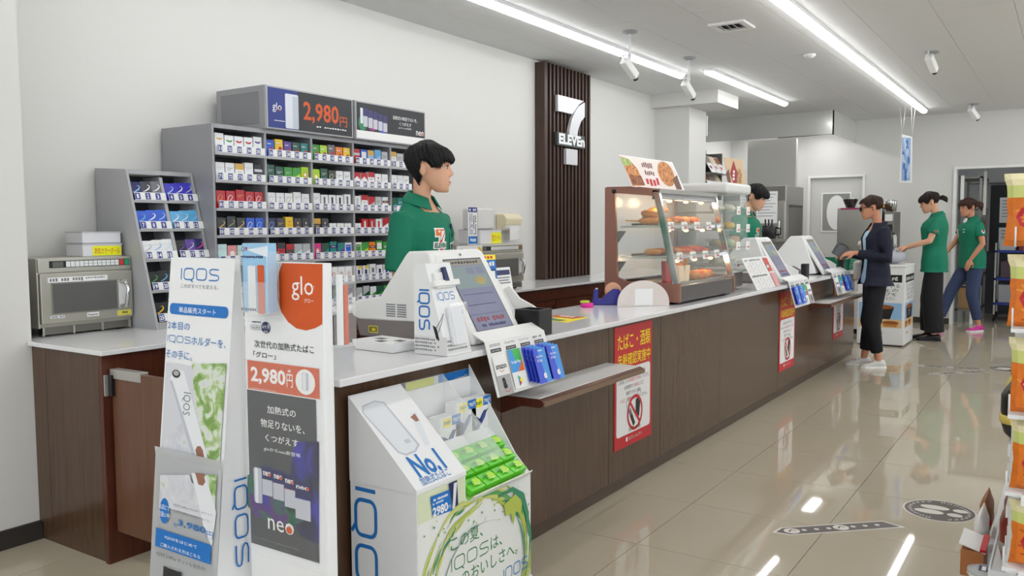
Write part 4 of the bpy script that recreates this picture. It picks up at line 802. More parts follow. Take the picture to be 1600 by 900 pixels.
# ============================================================ cash registers
SCRM = mat('screen_grey', (112, 114, 134), .2, emit=.5); REGG = mat('register_base_grey', (126, 118, 118), .45)
SCG = mat('screen_green', (118, 130, 132), .2, emit=.45); SCK = mat('screen_head', (134, 130, 118), .2, emit=.45)
def register(dx, label, near=False):
    t = thing('cash_register', label, 'cash register', (2.73+dx, 2.05, .855)); X = lambda a: a+dx
    body = [(1.86, .87), (1.93, .86), (2.05, .93), (2.35, .925), (2.385, .94), (2.385, .985), (2.36, 1.0), (2.235, 1.02), (2.10, 1.185), (2.085, 1.197), (2.0, 1.2), (1.985, 1.19)]
    MB().prism(body, 0, X(2.43), X(2.765), PLASTW).build('housing', t, bev=.008, seg=3)
    MB().prism([(1.9, .87), (1.96, .872), (2.12, .93), (2.3, .93), (2.33, .98), (2.2, 1.0), (2.1, 1.06), (2.04, 1.07)], 0, X(2.765), X(2.96), PLASTW).build('side_wing', t, bev=.008, seg=3)
    MB().prism([(1.92, .858), (2.35, .858), (2.375, .93), (2.02, .93)], 0, X(2.435), X(2.95), REGG).build('base', t, bev=.006)
    vb = Vector((0, 1.79-1.999, .852-1.197)); c = Cv((X(2.452), 1.992, 1.192), (1, 0, 0), vb)
    w_, L = .318, .385
    Rb = Matrix((c.u, -c.v, c.n)).transposed(); MB().obox(c.P(w_/2, L/2, -.008), w_, L, .03, Rb, PLASTW).build('screen_bezel', t, bev=.012, seg=3)
    k = c.n*.0085; c.O = c.O + k
    s0, s1 = .035, .275; v0, v1 = .035, .345
    c.rect(s0, v0, s1, v1, BLACK); c.k += 8
    s = MB(); s.slab([c.P(s0+.004, v1-.004), c.P(s1-.004, v1-.004), c.P(s1-.004, v0+.004), c.P(s0+.004, v0+.004)][::1], .001, SCRM); s.build('screen', t)
    c.k += 4; c.rect(s0+.006, v0+.006, s1-.006, v0+.03, SCK); c.rect(s0+.006, v0+.034, s1-.006, v0+.13, SCG)
    for a in range(2): c.rect(s0+.11+.06*a, v0+.04, s0+.16+.06*a, v0+.07, SCRM)
    c.text('#10', s0+.02, v0+.012, s1-.03, v0+.024, DKP)
    c.ell(s0+.17, v0+.1, .035, .018, mat('screen_gold', (150, 138, 92), .3, emit=.3)); c.rect(s0+.02, v0+.2, s0+.2, v0+.202, NAVY); c.rect(s0+.02, v0+.155, s0+.21, v0+.1565, NAVY)
    c.rect(s0+.006, v1-.07, s1-.006, v1-.069, NAVY); c.text('#9', s0+.03, v1-.058, s1-.03, v1-.036, mat('screen_red', (150, 70, 80), .3)); c.text('#12', s0+.03, v1-.028, s1-.04, v1-.014, NAVY)
    c.text('#3', .148, .362, .168, .369, GRYP); c.ell(.155, .018, .006, .006, GRYP); c.build(t, 'screen_print')
    # receipt and card slots on the wing, change tray with raised cheek
    MB().prism([(1.81, .862), (1.83, .862), (1.99, .9), (2.02, 1.02), (1.98, 1.04), (1.93, .99), (1.86, .96), (1.81, .93)], 0, X(2.955), X(2.967), PLASTW).build('side_cheek', t, bev=.004)
    MB().prism([(1.8, .857), (1.98, .857), (2.02, .905), (1.84, .87)], 0, X(2.77), X(2.955), PLASTW).build('coin_tray', t, bev=.003)
    MB().prism([(1.81, .862), (1.99, .9), (2.02, 1.02), (1.98, 1.04), (1.90, .97), (1.84, .93)], 0, X(2.772), X(2.782), PLASTW).build('side_cheek', t, bev=.004)
    MB().box(X(2.80), X(2.93), 1.815, 1.835, .864, .867, BLACK).build('coin_slot', t)
    Rw = Matrix.Rotation(-.7, 3, 'X')
    MB().obox((X(2.85), 2.07, 1.055), .05, .03, .006, Rw, PAPERW).obox((X(2.85), 2.05, 1.04), .015, .01, .006, Rw, GRYP).build('receipt_slot', t)
    if near:
        m = MB()
        for k in range(6): m.box(X(2.428), X(2.432), 2.10+0*k, 2.145, .945+.009*k, .949+.009*k, GRYP).box(X(2.428), X(2.432), 2.155, 2.20, .945+.009*k, .949+.009*k, GRYP)
        m.build('vent_slots', t)
        c = Cv((X(2.4345), 2.30, .915), (0, -1, 0), (0, 0, -1), (-1, 0, 0)); c.rect(0, .012, .05, .04, mat('label_yellow', (222, 212, 90)), r=.005); c.rect(.003, .015, .047, .037, mat('label_olive', (120, 112, 50), .5), r=.004); c.text('#4', .018, .02, .044, .034, YEL); c.build(t)
    return t
register(0, 'near white cash register with a slanted customer screen, in front of the standing clerk', True)
register(oy(1222, 433, 1.8).x-2.469, 'white cash register behind the calendar board, middle of three')
register(oy(1288, 423, 1.8).x-2.469, 'farthest white cash register, before the customer')
# --- carton on the near counter
t = thing('promotion_carton', 'white wedge shaped promotion carton with blue sideways lettering beside the near register', 'carton', (2.26, 1.8, .855))
A0, A1 = 2.2, 2.335; pf = [(1.866, .856), (1.866, 1.135), (1.85, 1.165), (1.815, 1.165), (1.722, .856)]
MB().prism(pf, 0, A0, A1, CARDW).build('carton_body', t)
c = Cv((A0-.0006, 1.866, 1.165), (0, -1, 0), (0, 0, -1), (-1, 0, 0)); c.iqos(655, 452, 671, 516, IB, px=True, rot=90, w=.15); c.rect(.001, .245, .142, .3085, mat('carton_note', (222, 222, 222), .5))
for k in range(4): c.text('#12', .004, .252+.012*k, .11-.015*(k % 2), .26+.012*k, GRYP)
c.poly([(676, 508), (682, 512), (687, 532), (682, 530)], BLKP, px=True); c.stroke([c.px(p) for p in ((681, 514), (689, 500), (693, 490), (690, 505), (685, 520))], .003, GRYP); c.build(t)
fv = Vector((0, 1.722-1.815, .856-1.165)); c = Cv((A0, 1.815, 1.165), (1, 0, 0), fv)
MB().slab([c.P(.02, .035, .012), c.P(.02, .09, .012), c.P(.12, .09, .012), c.P(.12, .035, .012)], .012, PLASTW).slab([c.P(.0, .065, .02), c.P(.0, .085, .02), c.P(.14, .085, .02), c.P(.14, .065, .02)], .02, PLASTW).build('device_cradle', t, bev=.002)
MB().slab([c.P(.065, .02, .02), c.P(.06, .07, .02), c.P(.085, .07, .02), c.P(.08, .02, .02)], .012, NAVY).build('display_device', t)
MB().slab([c.P(.04, .15, .03), c.P(.03, .3, .03), c.P(.125, .3, .03), c.P(.135, .15, .03)], .001, glass('clear_acrylic')).slab([c.P(.045, .16, .012), c.P(.035, .29, .012), c.P(.115, .29, .012), c.P(.12, .16, .012)], .01, DVW).build('leaflet_pocket', t)
c.k = 4; c.iqos(.02, .105, .115, .13, IB, w=.12); c.rect(.02, .15, .12, .195, CARDW); c.iqos(.05, .16, .14, .185, IB, w=.12); c.rect(.005, .262, .13, .315, mat('carton_note', (222, 222, 222)))
for k in range(3): c.text('#12', .01, .27+.014*k, .115, .279+.014*k, GRYP)
c.build(t)
# --- tray of dark dotted squares
t = thing('cash_tray', 'white folded carton tray with dark squares left of the promotion carton', 'tray', (2.17, 2.02, .855))
p = [oz(*q_, .8565) for q_ in ((556, 545), (614, 552), (649, 546), (598, 539))]; cx = sum((v for v in p), Vector())/4
o_ = [cx + (v-cx)*1.0 for v in p]; i_ = [cx + (v-cx)*.93 for v in p]; up = Vector((0, 0, .034)); tp = [cx + (v-cx)*1.12 + up for v in p]
m = MB(); m.slab([v+Vector((0, 0, .003)) for v in o_], .003, PAPERW)
for k in range(4): m.slab([o_[k], o_[(k+1) % 4], tp[(k+1) % 4], tp[k]], .002, PAPERW)
m.build('tray_body', t)
m = MB()
for a in range(4):
    for b in range(3):
        if (a+b) % 2 == 0:
            q1 = lambda s_, r_: tp[0]*(1-s_)*(1-r_) + tp[1]*s_*(1-r_) + tp[2]*s_*r_ + tp[3]*(1-s_)*r_
            m.slab([q1((a+.1)/4, (b+.15)/3)-up*.2, q1((a+.85)/4, (b+.15)/3)-up*.2, q1((a+.85)/4, (b+.8)/3)-up*.2, q1((a+.1)/4, (b+.8)/3)-up*.2], .001, DKP)
m.build('dark_squares', t)
MB().slab([v-up*.22 for v in tp], .001, PAPERW).build('insert', t)
# ============================================================ gift card racks hanging over the counter edge
def card(O, u, v, n, w_, h_, face, label, group, k):
    m = MB(); P_ = lambda a, b, o: O + u*a + v*b + n*o
    m.slab([P_(0, h_, 0), P_(w_, h_, 0), P_(w_, 0, 0), P_(0, 0, 0)], .0012, face['base'])
    o = m.build('gift_card', label=label, cat='gift card', group=group)
    c = Cv(O + n*.0004, u, v); face['draw'](c, w_, h_); c.build(o); return o
GB = mat('card_blue', (62, 86, 214), .3); GB2 = mat('card_blue_light', (70, 148, 226), .3); GREYC = mat('card_grey', (168, 168, 168), .4); GG = mat('card_green', (70, 180, 90), .35); GO = mat('card_orange', (232, 110, 50), .35); GC = mat('card_cyan', (60, 150, 220), .35)
def d_amz(c, w_, h_): c.text('amazon', w_*.1, h_*.24, w_*.9, h_*.34, BLKP, bold=.02); c.stroke([(w_*.3, h_*.37), (w_*.5, h_*.42), (w_*.68, h_*.37)], .0022, ORG); c.rect(0, h_*.5, w_, h_, GREYC); c.text('a', w_*.32, h_*.56, w_*.62, h_*.84, BLKP, bold=.05); c.stroke([(w_*.35, h_*.88), (w_*.6, h_*.93), (w_*.85, h_*.86)], .0028, ORG)
def d_play(c, w_, h_): c.rect(0, 0, w_, h_*.58, GC); c.poly([(w_*.3, 0), (w_, 0), (w_, h_*.35), (w_*.5, h_*.3)], GG); c.poly([(w_*.5, h_*.58), (w_, h_*.3), (w_, h_*.58)], GO); c.text('Google Play', w_*.1, h_*.28, w_*.85, h_*.38, PAPERW, bold=.02); c.poly([(w_*.35, h_*.66), (w_*.72, h_*.8), (w_*.35, h_*.95)], GC); c.poly([(w_*.35, h_*.66), (w_*.55, h_*.735), (w_*.45, h_*.8)], GG); c.poly([(w_*.35, h_*.95), (w_*.55, h_*.875), (w_*.45, h_*.8)], RED); c.poly([(w_*.55, h_*.735), (w_*.72, h_*.8), (w_*.55, h_*.875), (w_*.45, h_*.8)], YEL)
def d_app(c, w_, h_):
    c.poly([(w_*.35, 0), (w_, 0), (w_, h_), (w_*.6, h_)], GB2); c.text('App Store', w_*.18, h_*.2, w_*.72, h_*.28, PAPERW, bold=.02); c.text('& iTunes', w_*.18, h_*.31, w_*.6, h_*.39, PAPERW, bold=.02)
    c.ell(w_*.56, h_*.8, w_*.13, h_*.085, PAPERW); c.ell(w_*.6, h_*.8, w_*.1, h_*.08, PAPERW); c.ell(w_*.71, h_*.78, w_*.045, h_*.04, GB2); c.poly([(w_*.57, h_*.7), (w_*.64, h_*.65), (w_*.63, h_*.69)], PAPERW); c.rect(w_*.4, h_*.06, w_*.75, h_*.09, PAPERW)
FACES = dict(amz=dict(base=PAPERW, draw=d_amz), play=dict(base=PAPERW, draw=d_play), app=dict(base=GB, draw=d_app))
def gift_rack(x0, sc, order, label, where, depth):
    yt, zt = 1.712, .882; t = thing('gift_card_rack', label, 'gift card rack', (x0, yt, zt)); u = Vector((1, 0, 0)); v = Vector((0, -.28, -.96)).normalized(); n = v.cross(u)
    O = Vector((x0, yt, zt)); Pq = lambda a, b, o=0: O + u*a + v*b + n*o; W = .40*sc
    MB().slab([Pq(0, .2), Pq(W, .2), Pq(W, 0), Pq(0, 0)], .004, PLASTW).build('back_board', t)
    MB().slab([Pq(0, .0), Pq(W, .0), Pq(W, -.03) + Vector((0, .05, 0)), Pq(0, -.03) + Vector((0, .05, 0))], .003, PLASTW).build('hook_plate', t)
    c = Cv(O + n*.0006, u, v)
    for k in range(4): c.text(['amazon', 'Google Play', 'App Store & iTunes', '#6'][k], (.02+.095*k)*sc, .012, (.085+.095*k)*sc, .022, GRYP); c.rect((.02+.097*k)*sc, .03, (.085+.097*k)*sc, .043, DKP); c.text('1500-50000', (.027+.097*k)*sc, .034, (.078+.097*k)*sc, .039, PAPERW)
    c.build(t)
    for col_, kind in enumerate(order):
        cnt = depth if kind == 'app' else 1
        for k in range(cnt):
            a = (.012+.098*col_)*sc; off = .006 + .0125*k; card(Pq(a+.0035*k, (.045 if kind != 'amz' else .055)+.006*k, off), u, v, n, .082*sc, (.132 if kind == 'app' else .145), FACES[kind],
                 {'amz': f'white gift card with a grey lower half on the {where} card rack', 'play': f'gift card with rainbow field and triangle on the {where} card rack', 'app': f'blue gift card, {["hindmost", "second from the back", "third from the back", "frontmost"][k if cnt > 2 else k*3]} of the {ORD[col_]} column on the {where} card rack'}[kind], f'gift cards on the {where} card rack', col_)
    return t
gift_rack(2.40, 1.0, ['amz', 'play', 'app', 'app'], 'white gift card rack hanging from the counter edge below the near register', 'near', 4)
gift_rack(6.22, 1.35, ['app', 'app', 'play', 'amz'], 'gift card rack hanging below the middle register', 'middle', 2)
gift_rack(7.55, 1.45, ['amz', 'play', 'app', 'app'], 'gift card rack hanging below the farthest register', 'far', 2)

for x0, y0, x1, y1, yy, lab, kind in ((756, 399, 779, 441, 2.14, 'blue and yellow leaflet with a phone standing behind the near register screen', 0), (777, 419, 802, 443, 2.16, 'white notice card standing right of the blue phone leaflet', 1)):
    a = oy(x0, y0, yy); b = oy(x1, y1, yy); zb = min(b.z, 1.06); t = thing('notice_card' if kind else 'leaflet', lab, 'card', ((a.x+b.x)/2, yy, zb))
    MB().slab([(a.x, yy, zb-.03), (b.x, yy, zb-.03), (b.x, yy+.02, a.z), (a.x, yy+.02, a.z)], .003, PAPERW if kind else BLU).build('sheet', t); MB().box((a.x+b.x)/2-.02, (a.x+b.x)/2+.02, yy-.002, yy+.02, .8556, zb-.025, PLASTW).build('clip_stand', t)
    w_ = b.x-a.x; h_ = a.z-zb+.03; c = Cv((a.x, yy+.018, a.z), (1, 0, 0), Vector((0, -.02, -h_)), (0, -1, 0))
    if kind: c.rect(.01, .012, w_-.01, .035, NAVY); [c.rect(.01, .045+.012*k, w_-.015-.01*(k % 2), .05+.012*k, GRYP) for k in range(3)]
    else: c.rect(0, 0, w_, .022, YEL); c.text('#3', .02, .004, w_-.02, .018, RED); c.text('#4', .012, .03, w_-.012, .05, PAPERW); c.ell(w_*.3, h_*.62, .026, .026, YEL); c.text('#3', w_*.14, h_*.57, w_*.46, h_*.68, GRNP); c.rect(w_*.58, h_*.42, w_*.88, h_*.9, NAVY, r=.004); c.rect(w_*.61, h_*.47, w_*.85, h_*.85, PAPERW)
    c.build(t)
# ============================================================ age check posters on the counter front
def age_poster(x0, w_, z1, h_, label):
    t = thing('age_check_poster', label, 'poster', (x0+w_/2, CY, z1-h_))
    MB().box(x0, x0+w_, CY-.003, CY-.0006, z1-h_, z1, RED).build('sheet', t)
    c = Cv((x0, CY-.0034, z1), (1, 0, 0), (0, 0, -1), (0, -1, 0)); a = lambda s_, p, q_, r, v, m, b=.0: c.text(s_, p*w_, q_*h_, r*w_, v*h_, m, bold=b)
    a('たばこ・酒類', .08, .065, .95, .195, YEL, .015); a('年齢確認実施中', .08, .225, .95, .33, YEL, .015)
    c.rect(.05*w_, .35*h_, .95*w_, .9*h_, PAPERW, r=.018)
    a('20歳未満と思われる', .2, .385, .8, .42, DKP); a('お客様にも', .09, .44, .32, .473, DKP); a('年齢確認を実施', .33, .44, .68, .473, RED); a('しております。', .69, .44, .92, .473, DKP)
    a('証明書等で', .25, .492, .48, .525, DKP); a('20歳以上', .49, .492, .7, .525, RED); a('と', .71, .492, .76, .525, DKP); a('確認できない場合、', .3, .543, .7, .576, DKP)
    a('たばこ・酒類', .15, .595, .42, .628, RED); a('は販売いたしません。', .43, .595, .87, .628, DKP)
    cx, cy, R_ = .53*w_, .74*h_, .19*w_
    c.poly([(cx+.1*R_, cy-.75*R_), (cx+.55*R_, cy-.9*R_), (cx+.75*R_, cy-.5*R_), (cx+.6*R_, cy+.35*R_), (cx+.1*R_, cy+.3*R_)], BLKP); c.stroke([(cx-.8*R_, cy-.3*R_), (cx-.1*R_, cy+.75*R_)], .32*R_, BLKP); c.stroke([(cx-.8*R_, cy-.3*R_), (cx-.55*R_, cy+.07*R_)], .26*R_, GRYP)
    c.stroke([(cx+R_*math.cos(k*PI/16), cy+R_*math.sin(k*PI/16)) for k in range(32)], .2*R_, RED, True); c.stroke([(cx-.7*R_, cy-.7*R_), (cx+.7*R_, cy+.7*R_)], .2*R_, RED)
    c.stroke([(cx+.3*R_, cy-1.0*R_), (cx+.4*R_, cy-1.25*R_), (cx+.7*R_, cy-1.3*R_), (cx+.85*R_, cy-1.05*R_)], .05*R_, GRYP); c.stroke([(cx-1.1*R_, cy-.4*R_), (cx-1.25*R_, cy-.8*R_), (cx-1.0*R_, cy-1.1*R_)], .05*R_, GRYP)
    a('20才未満', .36, .855, .68, .885, DKP); a('セブン-イレブン', .36, .925, .72, .955, PAPERW, .015); c.rect(.29*w_, .922*h_, .335*w_, .957*h_, PAPERW); c.build(t); return t
age_poster(3.572, .428, .806, .60, 'red and white age check poster on the counter front, nearest of three')
age_poster(6.292, .42, .792, .60, 'red and white age check poster below the middle register gift cards')
age_poster(8.0, .40, .84, .60, 'red and white age check poster under the far bag shelf, partly behind it')
# ============================================================ small things on the front counter
t = thing('card_holder', 'small glossy black holder right of the near register', 'holder', (2.83, 1.76, .855))
MB().box(2.80, 2.90, 1.735, 1.745, .8555, .96, BLACK).box(2.80, 2.90, 1.84, 1.85, .8555, .96, BLACK).box(2.80, 2.81, 1.745, 1.84, .8555, .96, BLACK).box(2.89, 2.90, 1.745, 1.84, .8555, .96, BLACK).box(2.81, 2.89, 1.745, 1.84, .8555, .862, BLACK).build('holder_body', t, bev=.002)
t = thing('leaflet', 'colourful leaflet lying flat on the counter in front of the blue tape dispenser', 'leaflet', (3.42, 1.99, .8556))
p = [oz(*q_, .8558) for q_ in ((842, 499), (886, 504), (920, 496), (872, 492))]; MB().slab(p if (p[1]-p[0]).cross(p[2]-p[0]).z > 0 else p[::-1], .0004, YEL).build('sheet', t)
c = Cv(p[3]+Vector((0, 0, .0006)), p[2]-p[3], p[0]-p[3], (0, 0, 1)); a_, b_ = (p[2]-p[3]).length, (p[0]-p[3]).length
c.rect(0, 0, a_*.9, b_*.3, ORG); c.rect(0, b_*.55, a_*.5, b_*.95, mat('leaf_blue', (130, 160, 200), .4)); c.rect(a_*.45, b_*.7, a_*.95, b_*.95, GRNP); c.rect(a_*.1, b_*.35, a_*.9, b_*.42, RED); c.text('#3', a_*.2, b_*.06, a_*.7, b_*.24, PAPERW); c.build(t)
t = thing('tape_roll', 'small pink and lime tape roll on the counter, left of the blue tape dispenser', 'tape', (3.99, 2.17, .855)); PKM = mat('tape_pink', (232, 50, 160), .4)
MB().lathe([(.02, 0), (.034, 0), (.034, .022), (.02, .022)], (3.985, 2.165, .8556), PKM, 20).build('lower_roll', t); MB().lathe([(.014, 0), (.026, 0), (.026, .012), (.014, .012)], (3.98, 2.175, .878), mat('tape_lime', (190, 220, 70), .4), 18).build('upper_roll', t)
t = thing('tape_dispenser', 'dark blue tape dispenser with a clear roll beside the half round sign', 'tape dispenser', (4.17, 2.14, .855)); DB = mat('dispenser_blue', (40, 36, 140), .3)
Rz = Matrix.Rotation(math.atan2(-.13, .075), 3, 'Z'); o = Vector((4.172, 2.138, .8556)); TP = lambda pts: [o + Rz @ Vector((x_, 0, z_)) for x_, z_ in pts]
prof = [(-.085, 0), (.08, 0), (.08, .03), (.076, .07), (.06, .088), (.03, .088), (.005, .07), (-.035, .03), (-.05, .03), (-.052, .085), (-.066, .088), (-.076, .08), (-.08, .03)]
m = MB(); n_ = len(prof); A = [o + Rz @ Vector((x_, -.03, z_)) for x_, z_ in prof]; B = [o + Rz @ Vector((x_, .03, z_)) for x_, z_ in prof]
m.add(A+B, [tuple(range(n_)), tuple(range(n_, 2*n_))[::-1]] + [(i, n_+i, n_+(i+1) % n_, (i+1) % n_) for i in range(n_)], DB); m.build('dispenser_body', t, bev=.004)
ax = Rz @ Vector((0, 1, 0)); MB().lathe([(.028, -.012), (.046, -.012), (.046, .012), (.028, .012)], o + Rz @ Vector((.03, 0, .078)), mat('tape_amber', (214, 160, 128), .25), 28, ax=ax).build('tape_roll_part', t)
MB().obox(o + Rz @ Vector((-.06, 0, .09)), .012, .03, .004, Rz, CHROME).build('cutter', t)
t = thing('half_round_sign', 'beige half round sign with a white square standing before the hot food case', 'sign', (4.185, 1.925, .855)); HB = mat('sign_beige', (222, 212, 206), .45)
u = Vector((.214, -.21, 0)).normalized(); nn = Vector((-u.y, u.x, 0))*-1; o = Vector((4.185, 1.925, .8556)); HR = .148; nn = Vector((-.70, -.71, 0))
pts = [o + u*(HR*1.0*math.cos(a)) + Vector((0, 0, .018 + .122*math.sin(a))) for a in [PI*k/28 for k in range(29)]] + [o - u*HR, o + u*HR]
if (pts[1]-pts[0]).cross(pts[5]-pts[0]).dot(nn) < 0: pts = pts[::-1]
MB().slab(pts, .008, HB).build('plate', t)
MB().obox(o - nn*.03 + Vector((0, 0, .004)), .06, .24, .006, Matrix.Rotation(math.atan2(nn.y, nn.x), 3, 'Z'), HB).build('stand_foot', t)
MB().slab([o + nn*.002 + u*a_ + Vector((0, 0, b_)) for a_, b_ in ((-.052, .004), (.052, .004), (.052, .095), (-.052, .095))], .0012, PAPERW).build('white_square', t)
t = thing('calendar_board', 'white calendar board with red headings leaning on the middle register', 'board', (5.75, 1.76, .855))
q0, q1 = oz(1182, 455, .857), oz(1217, 446, .857); d = (q1-q0).normalized(); yb = 1.745
pts = [Vector((5.60, yb, .8565)), Vector((6.10, yb, .8565)), Vector((6.02, yb+.06, 1.075)), Vector((5.44, yb+.06, 1.075))]
MB().slab(pts, .004, PAPERW).build('board', t); c = Cv(pts[3], pts[2]-pts[3], pts[0]-pts[3], (pts[1]-pts[0]).cross(pts[3]-pts[0]).normalized()); c.O = c.O + c.n*.001
gm = mat('calendar_red', (206, 90, 80), .5); gl = mat('calendar_line', (190, 176, 172), .5)
sh = lambda v: .16*v/.226
for blk in range(2):
    v0 = .012 + .112*blk; c.text('#10', .03+sh(v0), v0, .36+sh(v0), v0+.014, GRYP)
    for r in range(5):
        v = v0+.024+.017*r; c.rect(.03+sh(v), v, .40+sh(v), v+.001, gl)
        for k in range(6):
            if (r*6+k) % 4: c.text(str(1+r*6+k), .04+.062*k+sh(v), v+.003, .056+.062*k+sh(v), v+.013, GRYP if k else gm)
    v = v0; c.poly([(.42+sh(v), v), (.52+sh(v), v), (.52+sh(v+.1), v+.1), (.42+sh(v+.1), v+.1)], gm if blk == 0 else mat('calendar_pink', (226, 160, 160), .5))
c.text('#3', .47, .06, .53, .09, PAPERW, bold=.02); c.build(t)
for dx, lab in ((oy(1222, 433, 1.8).x-2.469, 'small black card terminal right of the middle register'), (oy(1288, 423, 1.8).x-2.469, 'small black card terminal right of the farthest register')):
    t = thing('card_terminal', lab, 'card terminal', (2.93+dx, 1.78, .855)); MB().box(2.985+dx, 3.075+dx, 1.755, 1.80, .8556, .985, BLACK).build('terminal_body', t, bev=.005); MB().box(3.0+dx, 3.06+dx, 1.7535, 1.755, .9, .97, mat('terminal_screen', (60, 62, 66), .2)).build('screen', t)
t = thing('shopping_basket', 'green plastic shopping basket at the far end of the counter', 'basket', (8.78, 1.96, .855)); BG = mat('basket_green', (0, 110, 76), .4)
m = MB()
for k in range(5):
    z = .857 + .022*k; e = .004*k
    for a0, a1, b0, b1 in ((8.62-e, 8.92+e, 1.80-e, 1.806-e), (8.62-e, 8.92+e, 2.114+e, 2.12+e), (8.62-e, 8.626-e, 1.80-e, 2.12+e), (8.914+e, 8.92+e, 1.80-e, 2.12+e)): m.box(a0, a1, b0, b1, z, z+(.014 if k < 4 else .024), BG)
for k in range(9):
    for yy in (1.80, 2.114): m.box(8.62+.036*k, 8.626+.036*k, yy, yy+.006, .857, .955, BG)
for k in range(9):
    for xx in (8.62, 8.914): m.box(xx, xx+.006, 1.80+.039*k, 1.806+.039*k, .857, .955, BG)
m.box(8.62, 8.92, 1.80, 2.12, .8556, .86, BG); m.build('basket_body', t); MB().tube([(8.63, 1.96, .95), (8.63, 1.96, .958), (8.77, 1.96, .962), (8.91, 1.96, .958), (8.91, 1.96, .95)], .005, BG).build('handle', t)
def paper_bag(x, y, z, label):
    t = thing('paper_bag', label, 'paper bag', (x, y, z)); m = MB(); KP = mat('kraft_brown', (196, 146, 78), .7); rings = []
    for i, (s_, zz) in enumerate(((.055, .001), (.06, .04), (.052, .09), (.04, .125), (.05, .16))): rings.append([Vector((x + s_*math.cos(a)*(1+.12*math.sin(3*a+i)), y + s_*.6*math.sin(a)*(1+.12*math.cos(2*a+i)), z+zz+.012*math.sin(4*a)*(i > 2))) for a in [2*PI*k/16 for k in range(16)]])
    m.loft(rings, KP); m.build('bag_body', t); MB().tube([(x-.03, y, z+.12), (x, y+.01, z+.128), (x+.035, y, z+.12)], .006, mat('bag_tie', (160, 110, 60), .6)).build('twisted_neck', t)
paper_bag(8.45, 2.02, .8556, 'brown paper bag standing right of the farthest register'); paper_bag(8.75, 2.19, .8556, 'brown paper bag standing behind the green basket')
# ============================================================ hot food display case
random.seed(5)
COP = mat('copper_panel', (152, 108, 94), .35, .15); DGR = mat('case_dark_grey', (84, 80, 78), .4); SHG = mat('case_shelf_glass', (120, 160, 152), .08, alpha=.35)
GLS = glass('case_glass', (240, 248, 246), alpha=.07)
HX0, HX1 = 4.345, 5.255; HB_, HF0, HF1 = 2.245, 1.91, 1.787; Z0, Z1, ZT = .868, .957, 1.484
t = thing('hot_food_case', 'copper framed glass display case of fried food on the counter', 'display case', ((HX0+HX1)/2, 1.95, .855))
fp = lambda z: HF0 + (HF1-HF0)*(ZT-z)/(ZT-Z1)
for x in (HX0, HX1-.02):
    m = MB(); m.prism([(HB_, Z0), (HB_, 1.512), (HB_-.062, 1.506), (HB_-.085, Z0)], 0, x, x+.02, COP)
    m.prism([(HB_-.06, 1.506), (HB_-.2, 1.504), (HF0, 1.484), (HF0+.005, ZT-.03), (HB_-.06, ZT-.005)], 0, x, x+.02, COP)
    m.prism([(HB_-.08, Z0), (HB_-.08, 1.0), (HB_-.14, .975), (HF1+.02, .975), (HF1-.004, .975), (HF1-.004, Z0)], 0, x, x+.02, COP); m.build('end_frame', t)
    MB().prism([(fp(.97)+.035, .97), (HF0+.035, ZT-.005), (HF0, ZT-.005), (fp(.97), .97)], 0, x-.002, x+.022, CHROME).build('front_post', t)
    MB().prism([(HB_-.08, 1.0), (HB_-.065, ZT), (HF0+.03, ZT), (fp(.98)+.03, .98)], 0, x+.008, x+.012, GLS).build('side_glass', t)
MB().lathe([(0, 0), (.012, 0), (.012, .006), (0, .006)], (HX0-.001, 2.185, 1.488), BLACK, 16, ax=(-1, 0, 0)).build('knob', t)
MB().prism([(HB_, 1.5), (HB_, 1.516), (HB_-.18, 1.514), (HF0+.03, 1.496), (HF0+.03, 1.485)], 0, HX0+.02, HX1-.02, COP).build('roof_panel', t)
MB().box(HX0, HX1, HF0-.004, HF0+.04, ZT-.012, ZT+.012, CHROME).build('top_rail', t); MB().box(HX0+.02, HX1-.02, HF0+.002, HF0+.05, ZT-.045, ZT-.012, DGR).build('lamp_strip', t)
MB().slab([(HX0+.02, HF1+.004, Z1), (HX1-.02, HF1+.004, Z1), (HX1-.02, HF0+.002, ZT-.014), (HX0+.02, HF0+.002, ZT-.014)], .004, GLS).build('front_glass', t)
MB().box(HX0+.021, HX1-.021, HF1, HB_-.08, Z0, Z1, DGR).build('base', t, bev=.003)
for a in (HX0+.05, HX1-.08):
    for b in (HF1+.05, HB_-.12): MB().lathe([(0, 0), (.018, 0), (.018, .018), (0, .018)], (a, b, .8553), BLACK, 10).build('foot', t)
MB().box(HX0+.02, HX1-.02, HB_-.06, HB_-.05, .98, 1.49, mat('rear_glass', (226, 232, 228), .15, alpha=.3)).build('rear_door', t)
WARM = mat('warm_bulb', (255, 190, 110), .5, emit=9)
TAGW = mat('price_card', (240, 240, 236), .5); FR = [mat('fried_gold', (206, 138, 58), .55, var=.4, vscale=90, bump=.8, bscale=140), mat('fried_brown', (156, 90, 40), .55, var=.35, vscale=45, bump=.8, bscale=140), mat('fried_orange', (214, 104, 40), .5, var=.25, vscale=45, bump=.8, bscale=140), mat('sausage_red', (178, 66, 44), .35, var=.15)]
def lump(name, x, y, z, rx, ry, rz_, m, label, group, cat, rot=0, nz=.34, sub=None):
    g = MB(); s0 = random.random()*40
    rings = []
    for i in range(7):
        th = PI*(i+.25)/6.5; rr = []
        for k in range(12):
            a = 2*PI*k/12; v = Vector((math.sin(th)*math.cos(a), math.sin(th)*math.sin(a), -math.cos(th))); f_ = 1 + nz*noise.noise(v*2.6+Vector((s0, 0, 0)))
            rr.append(Vector((v.x*rx*f_, v.y*ry*f_, v.z*rz_*f_ + rz_*.95)))
        rings.append(rr)
    g.loft(rings, m); o = g.build(name, label=label, cat=cat, group=group); o.location = (x, y, z); o.rotation_euler[2] = rot
    return o
